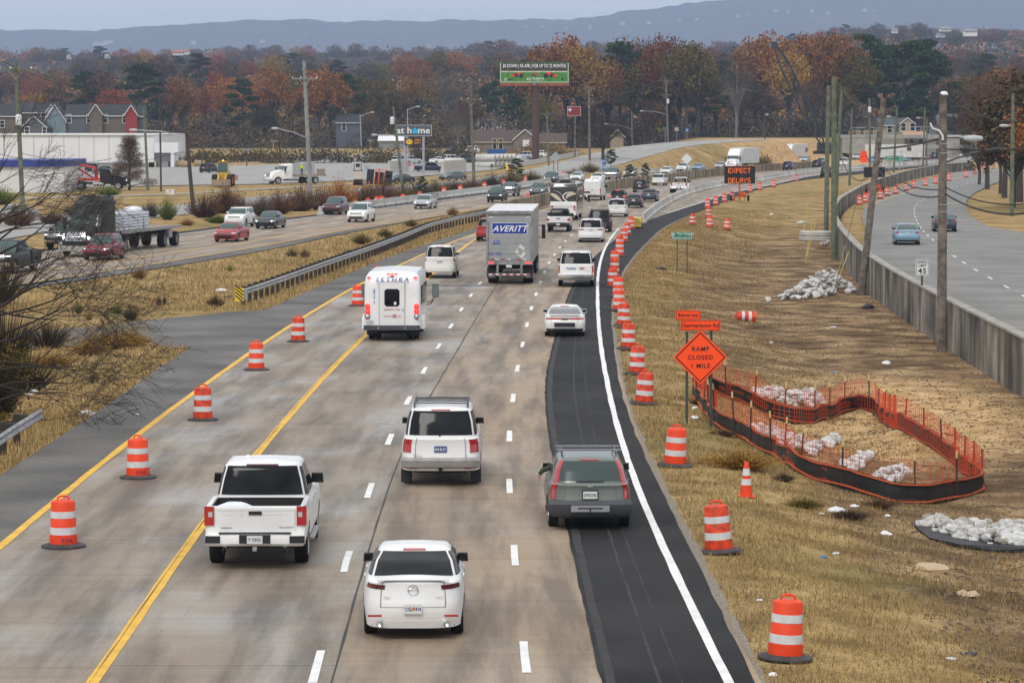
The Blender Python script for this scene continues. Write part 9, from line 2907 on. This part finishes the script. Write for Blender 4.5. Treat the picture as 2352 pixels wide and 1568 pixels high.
def blades(name, label, n_, xy, h0, h1, m, seed, wd=.006, lean=.35):
 g = np.random.default_rng(seed)
 X, Y = xy(g, n_)
 Z = TZ(X, Y)
 h_ = g.uniform(h0, h1, len(X)) * (1 + .6 * np.maximum(0, vnoise(X, Y, 2.2,7)))
 a = g.uniform(0,6.28, len(X))
 w_ = wd * (.6 + Y / 70)
 s = np.stack([np.cos(a) * w_, np.sin(a) * w_, X * 0], 1)
 b = np.stack([X, Y, Z - .02], 1)
 t = b + np.stack([g.normal(size=len(X)) * h_ * lean, g.normal(size=len(X)) * h_ * lean, h_], 1)
 V = np.stack([b - s, b + s, t], 1).reshape(-1,3)
 tag(link(name, fast_mesh(name, V, np.arange(len(V)).reshape(-1,3), m)), label, kind='stuff')
M_BLADE = leaf_mat('straw_blades', (.24,.155,.06),(.42,.29,.12),(.55,.41,.19))
M_BLADEG = leaf_mat('green_blades', (.07,.09,.02),(.13,.15,.035),(.24,.24,.07))
M_BLADEB = leaf_mat('brown_blades', (.10,.06,.03),(.19,.12,.06),(.30,.20,.10))
def verge_r(lo, hi, tmax):
 def f(g, n_):
  Y = lo * (hi / lo) ** (g.uniform(0,1, n_) ** .9)
  t = g.uniform(0, tmax, n_)
  xe, xw = ASR(Y) + .25, WALLX(Y)
  X = xe + (xw - xe) * t
  k_ = (g.uniform(-.25,.35, n_) < (tmax * .62 - t) + vnoise(X, Y, 2.6,3) * .22) & (vnoise(X, Y, .8,14) > -.55)
  return X[k_], Y[k_]
 return f
def verge_l(g, n_):
 Y = 45 * (330 / 45) ** g.uniform(0,1, n_)
 X = SHL(Y) - g.uniform(0,1, n_) ** 1.2 * np.minimum(26, Y * .19)
 xx, yy = X, Y
 px_, py_ = CX + X / Y * FPX, YH + FPX * CAMH / Y
 k_ = (X > IN0(Y) + .5) & ~((py_ > 712) & (py_ < 805) & (px_ > -40) & (py_ - 795 < (px_ - 400) * .08) & ~((px_ < 340) & (py_ > 745 + 40 * (px_ < 100))))
 return X[k_], Y[k_]
blades('dry_grass', 'short straw coloured grass right of the road', 150000, verge_r(44,330,.62),.06,.17, M_BLADE, 1)
blades('dry_grass', 'brown dead grass right of the road', 70000, verge_r(44,300,.62),.05,.14, M_BLADEB, 2)
blades('green_grass', 'sparse green grass right of the road', 16000, verge_r(46,130,.8),.05,.12, M_BLADEG, 3)
blades('dry_grass', 'straw coloured grass on the median and left verge', 110000, verge_l, .10,.32, M_BLADE, 4)
blades('dry_grass', 'brown dead grass on the median and left verge', 45000, verge_l, .08,.40, M_BLADEB, 5)
blades('green_grass', 'green weeds among the median grass', 16000, verge_l, .06,.25, M_BLADEG, 6)
def soil(g, n_):
 Y = 50 * (250 / 50) ** g.uniform(0,1, n_)
 t = g.uniform(.3,1, n_)
 return ASR(Y) + (WALLX(Y) - ASR(Y)) * t, Y
def clods(name, label, n_, s0, s1, m, seed, xy, flat=.5):
 g = np.random.default_rng(seed)
 X, Y = xy(g, n_)
 T = np.array([[1,0,-.4], [-.6,.8,-.4], [-.5,-.9,-.4], [0,0,.9]])
 R_ = g.uniform(s0, s1,(len(X),1,1)) * (.6 + g.uniform(0,1,(len(X),4,1)) * .8)
 a = g.uniform(0,6.28, len(X))
 c_, s_ = np.cos(a), np.sin(a)
 V = T[None] * R_
 V = np.stack([V[..., 0] * c_[:, None] - V[..., 1] * s_[:, None], V[..., 0] * s_[:, None] + V[..., 1] * c_[:, None], V[..., 2] * flat], -1)
 V = V + np.stack([X, Y, TZ(X, Y)], 1)[:, None, :]
 Fq = (np.array([[0,1,3], [1,2,3], [2,0,3]])[None] + np.arange(len(X))[:, None, None] * 4).reshape(-1,3)
 tag(link(name, fast_mesh(name, V.reshape(-1,3), Fq, m)), label, kind='stuff')
clods('soil_clods', 'brown clods of earth on the bare soil', 16000,.03,.10, mat('clod', (.13,.085,.05),1., var=.4, scale=1),1, soil)
clods('pebbles', 'pale pebbles on the bare soil', 6000,.02,.055, M_GRAVEL, 2, soil)
clods('gravel', 'loose gravel beside the black asphalt', 9000,.012,.035, M_GRAVEL, 3, lambda g, n_: (lambda Y: (ASR(Y) + .1 + g.uniform(0,1, n_) ** 2 * .9, Y))(44 * (200 / 44) ** g.uniform(0,1, n_)))
g = np.random.default_rng(8)
stk = MB()
for k in range(260):
 Y = 52 * (190 / 52) ** g.uniform()
 X = float(ASR(Y)) + (float(WALLX(Y)) - float(ASR(Y))) * g.uniform(.4,.98)
 a, l_ = g.uniform(0,6.28), g.uniform(.2,.9)
 z = TZ1(X, Y) + .03
 stk.tube([(X, Y, z),(X + math.cos(a) * l_ * .5, Y + math.sin(a) * l_ * .5, z + .06),(X + math.cos(a + .4) * l_, Y + math.sin(a + .4) * l_, z + .02)], .012,3, False)
tag(stk.obj('fallen_twigs', M_BARK), 'fallen twigs scattered on the dirt', kind='stuff')
YT = 92.
R_ = random.Random(12)
bt2 = MB()
def grow(p, d, r_, l_, dep):
 pts, rr = [p], [r_]
 for k in range(4):
  d = (d + Vector((R_.uniform(-.16,.16), R_.uniform(-.2,.2), R_.uniform(-.15,.17)))).normalized()
  p = p + d * l_ / 4
  pts.append(p)
  rr.append(max(.006, r_ * (1 - .17 * (k + 1))))
  if dep and (k > 0 or dep < 4) and R_.random() < .8:
   s_ = R_.choice((-1,1))
   grow(p, (d + Vector((R_.uniform(-.05,.4), R_.uniform(-.5,.5), s_ * R_.uniform(.35,.8)))).normalized(), rr[-1] * .62, max(.35, l_ * R_.uniform(.5,.75)), dep - 1)
 bt2.tube(pts, rr, 3 if dep < 3 else 6, False)
tb = P(-210,1010)
lt = thing('leafless_tree', 'dark leafless tree reaching in from the left edge above the guardrail end', 'tree', (0,0,0))
MB().tube([tb, tb + Vector((.3,0,2)), tb + Vector((.6,0,5.5))], [.28,.22,.12], 8).obj('trunk', M_BARK, lt)
for x, y, dx, dz, l_ in ((-70,970,1,.12,2.6),(-70,900,1,.10,3.2),(-80,860,1,.20,3.4),(-80,800,1,.22,3.2),(-60,740,1,.12,3.4),(-80,760,1,.5,3.3),(-70,690,1,.35,3.0),(-70,620,1,.55,2.9),(-70,560,1,.9,2.2),(-60,700,1,-.25,2.6),(-60,560,1,.3,2.4),(-40,930,1,.3,2.4),(-40,880,1,-.05,2.6),(-40,830,1,.05,3.),(-40,780,1,.3,3.2),(-30,720,1,.6,2.6),(-40,670,1,.1,3.),(-40,640,1,.2,2.6),(-30,600,1,.45,2.4),(-30,520,1,.6,2.2),(-60,480,1,.8,2.),(-50,540,1,1.3,2.2)):
 grow(AT(x, y, YT + R_.uniform(-4,4)), Vector((dx, R_.uniform(-.3,.3), dz)).normalized(),.05, l_ * .95,4)
bt2.obj('branches', mat('dark_bark', (.028,.022,.018),.95), lt)
for k, (x, y, wd_, h_) in enumerate([(-10,960,120,150),(30,905,90,110),(-30,1000,90,60)]):
 shrub(['dense dark evergreen bush at the left edge above the guardrail end', 'smaller dark bush leaning right of the evergreen at the left edge', 'low dark growth beneath the evergreen bush'][k], x, y, wd_, h_, 'dark', k=0)
 b = HIT(x, y)
 g = np.random.default_rng(k)
 s = b.y / FPX
 C = g.normal(size=(2600,3)) * np.array([wd_ * .26, wd_ * .26, h_ * .24]) * s + np.array([b.x, b.y, b.z + h_ * .45 * s])
 V, Fq = quads(C, .045, k)
 o = bpy.data.objects[[q.name for q in COL.objects if q.name.startswith('shrub')][-1]]
 f_ = link('leaves', fast_mesh('leaves', V, Fq, LM['olive' if k else 'dark']))
 f_.parent = [q for q in COL.objects if q.name.startswith('shrub')][-1]
 f_.matrix_parent_inverse = (Matrix.Translation(b) @ f_.parent.rotation_euler.to_matrix().to_4x4() @ Matrix.Diagonal((*f_.parent.scale, 1))).inverted()
for k, (x, y, w_, h_) in enumerate([(10,830,190,190),(60,900,170,130),(-10,700,170,170),(110,800,120,90)]):
 shrub('%s tangle of dark bare twigs at the left edge, in front of the median' % ordinal(k + 1), x, y, w_, h_, 'dark', 'twig tangles at the left edge', 4)
def on_ridge(x, y):
 for q in range(160):
  t = q / 159
  Y = YM0 + (YM1 - YM0) * t
  zt = AT(x, band(ridge, x), YM1).z
  if 40 + (zt - 40) * t ** 1.35 >= AT(x, y, Y).z:
   return AT(x, y, Y)
 return AT(x, y, YM1)
k = 0
for x, y, s_ in [(230,103,40),(250,99,26),(445,100,14),(603,97,12),(930,88,10),(700,84,12),(1210,66,9),(1300,68,8),(1245,63,9),(1355,65,9),(1430,56,14),(1490,54,12),(1560,50,11),(1600,47,9),(1720,38,14),(1695,39,9),(1782,28,14),(1810,30,10),(1902,34,12),(1985,26,12),(2005,30,9),(1865,27,9)]:
 p = on_ridge(x, y)
 k += 1
 r = thing('hillside_house', '%s pale building on the blue mountain slope, from the left' % ordinal(1 + sorted([q[0] for q in [(230,),(250,),(445,),(603,),(930,),(700,),(1210,),(1300,),(1245,),(1355,),(1430,),(1490,),(1560,),(1600,),(1720,),(1695,),(1782,),(1810,),(1902,),(1985,),(2005,),(1865,)]]).index(x)), 'house', p, 0, 'buildings on the mountain')
 w_ = s_ * p.y / FPX * .8
 MB().box((0,-8,0),(w_, 8,5)).obj('wall', mat('hazy_house_wall', (.5,.49,.48),.8), r)
 MB().prism([(-13,4.4),(-8,7.5),(-3,4.4)], -w_ / 2, w_ / 2, 'X').obj('roof', M_DOORG, r)
for k, (x, y, w_, h_, lb) in enumerate([(410,124,24,7, 'white house with red roof on the near ridge'),(430,122,10,8, 'red roofed shed right of the white house on the near ridge'),(246,132,9,5, 'small white house in the wood left of the pines'),(158,134,8,4, 'pale house at the left in the far wood'),
 (2228,78,30,12, 'large white mansion on the wooded hill at the upper right'),(2170,70,24,6, 'pale roofs on the hilltop left of the white mansion'),(2055,74,12,6, 'pale house high on the right hill'),(1590 * 0 + 985,104 + 6,6,4, 'white speck of a house above the middle wood'),(2160,84,18,5, 'grey blue house on the right hill')]):
 Y = 2250
 c_ = AT(x, y, Y)
 k_ = Y / FPX
 r = thing('hill_house', lb, 'house', c_)
 MB().box((0,0,0),(w_ * k_, 8, h_ * k_)).obj('wall', mat('bright_house_wall', (.8,.76,.72),.8), r)
 MB().prism([(-5, h_ * k_ / 2),(0, h_ * k_ / 2 + 1.6),(5, h_ * k_ / 2)], -w_ * k_ / 2, w_ * k_ / 2, 'X').obj('roof', mat('terracotta', (.4,.12,.08),.8) if k < 2 else M_DOORG, r)
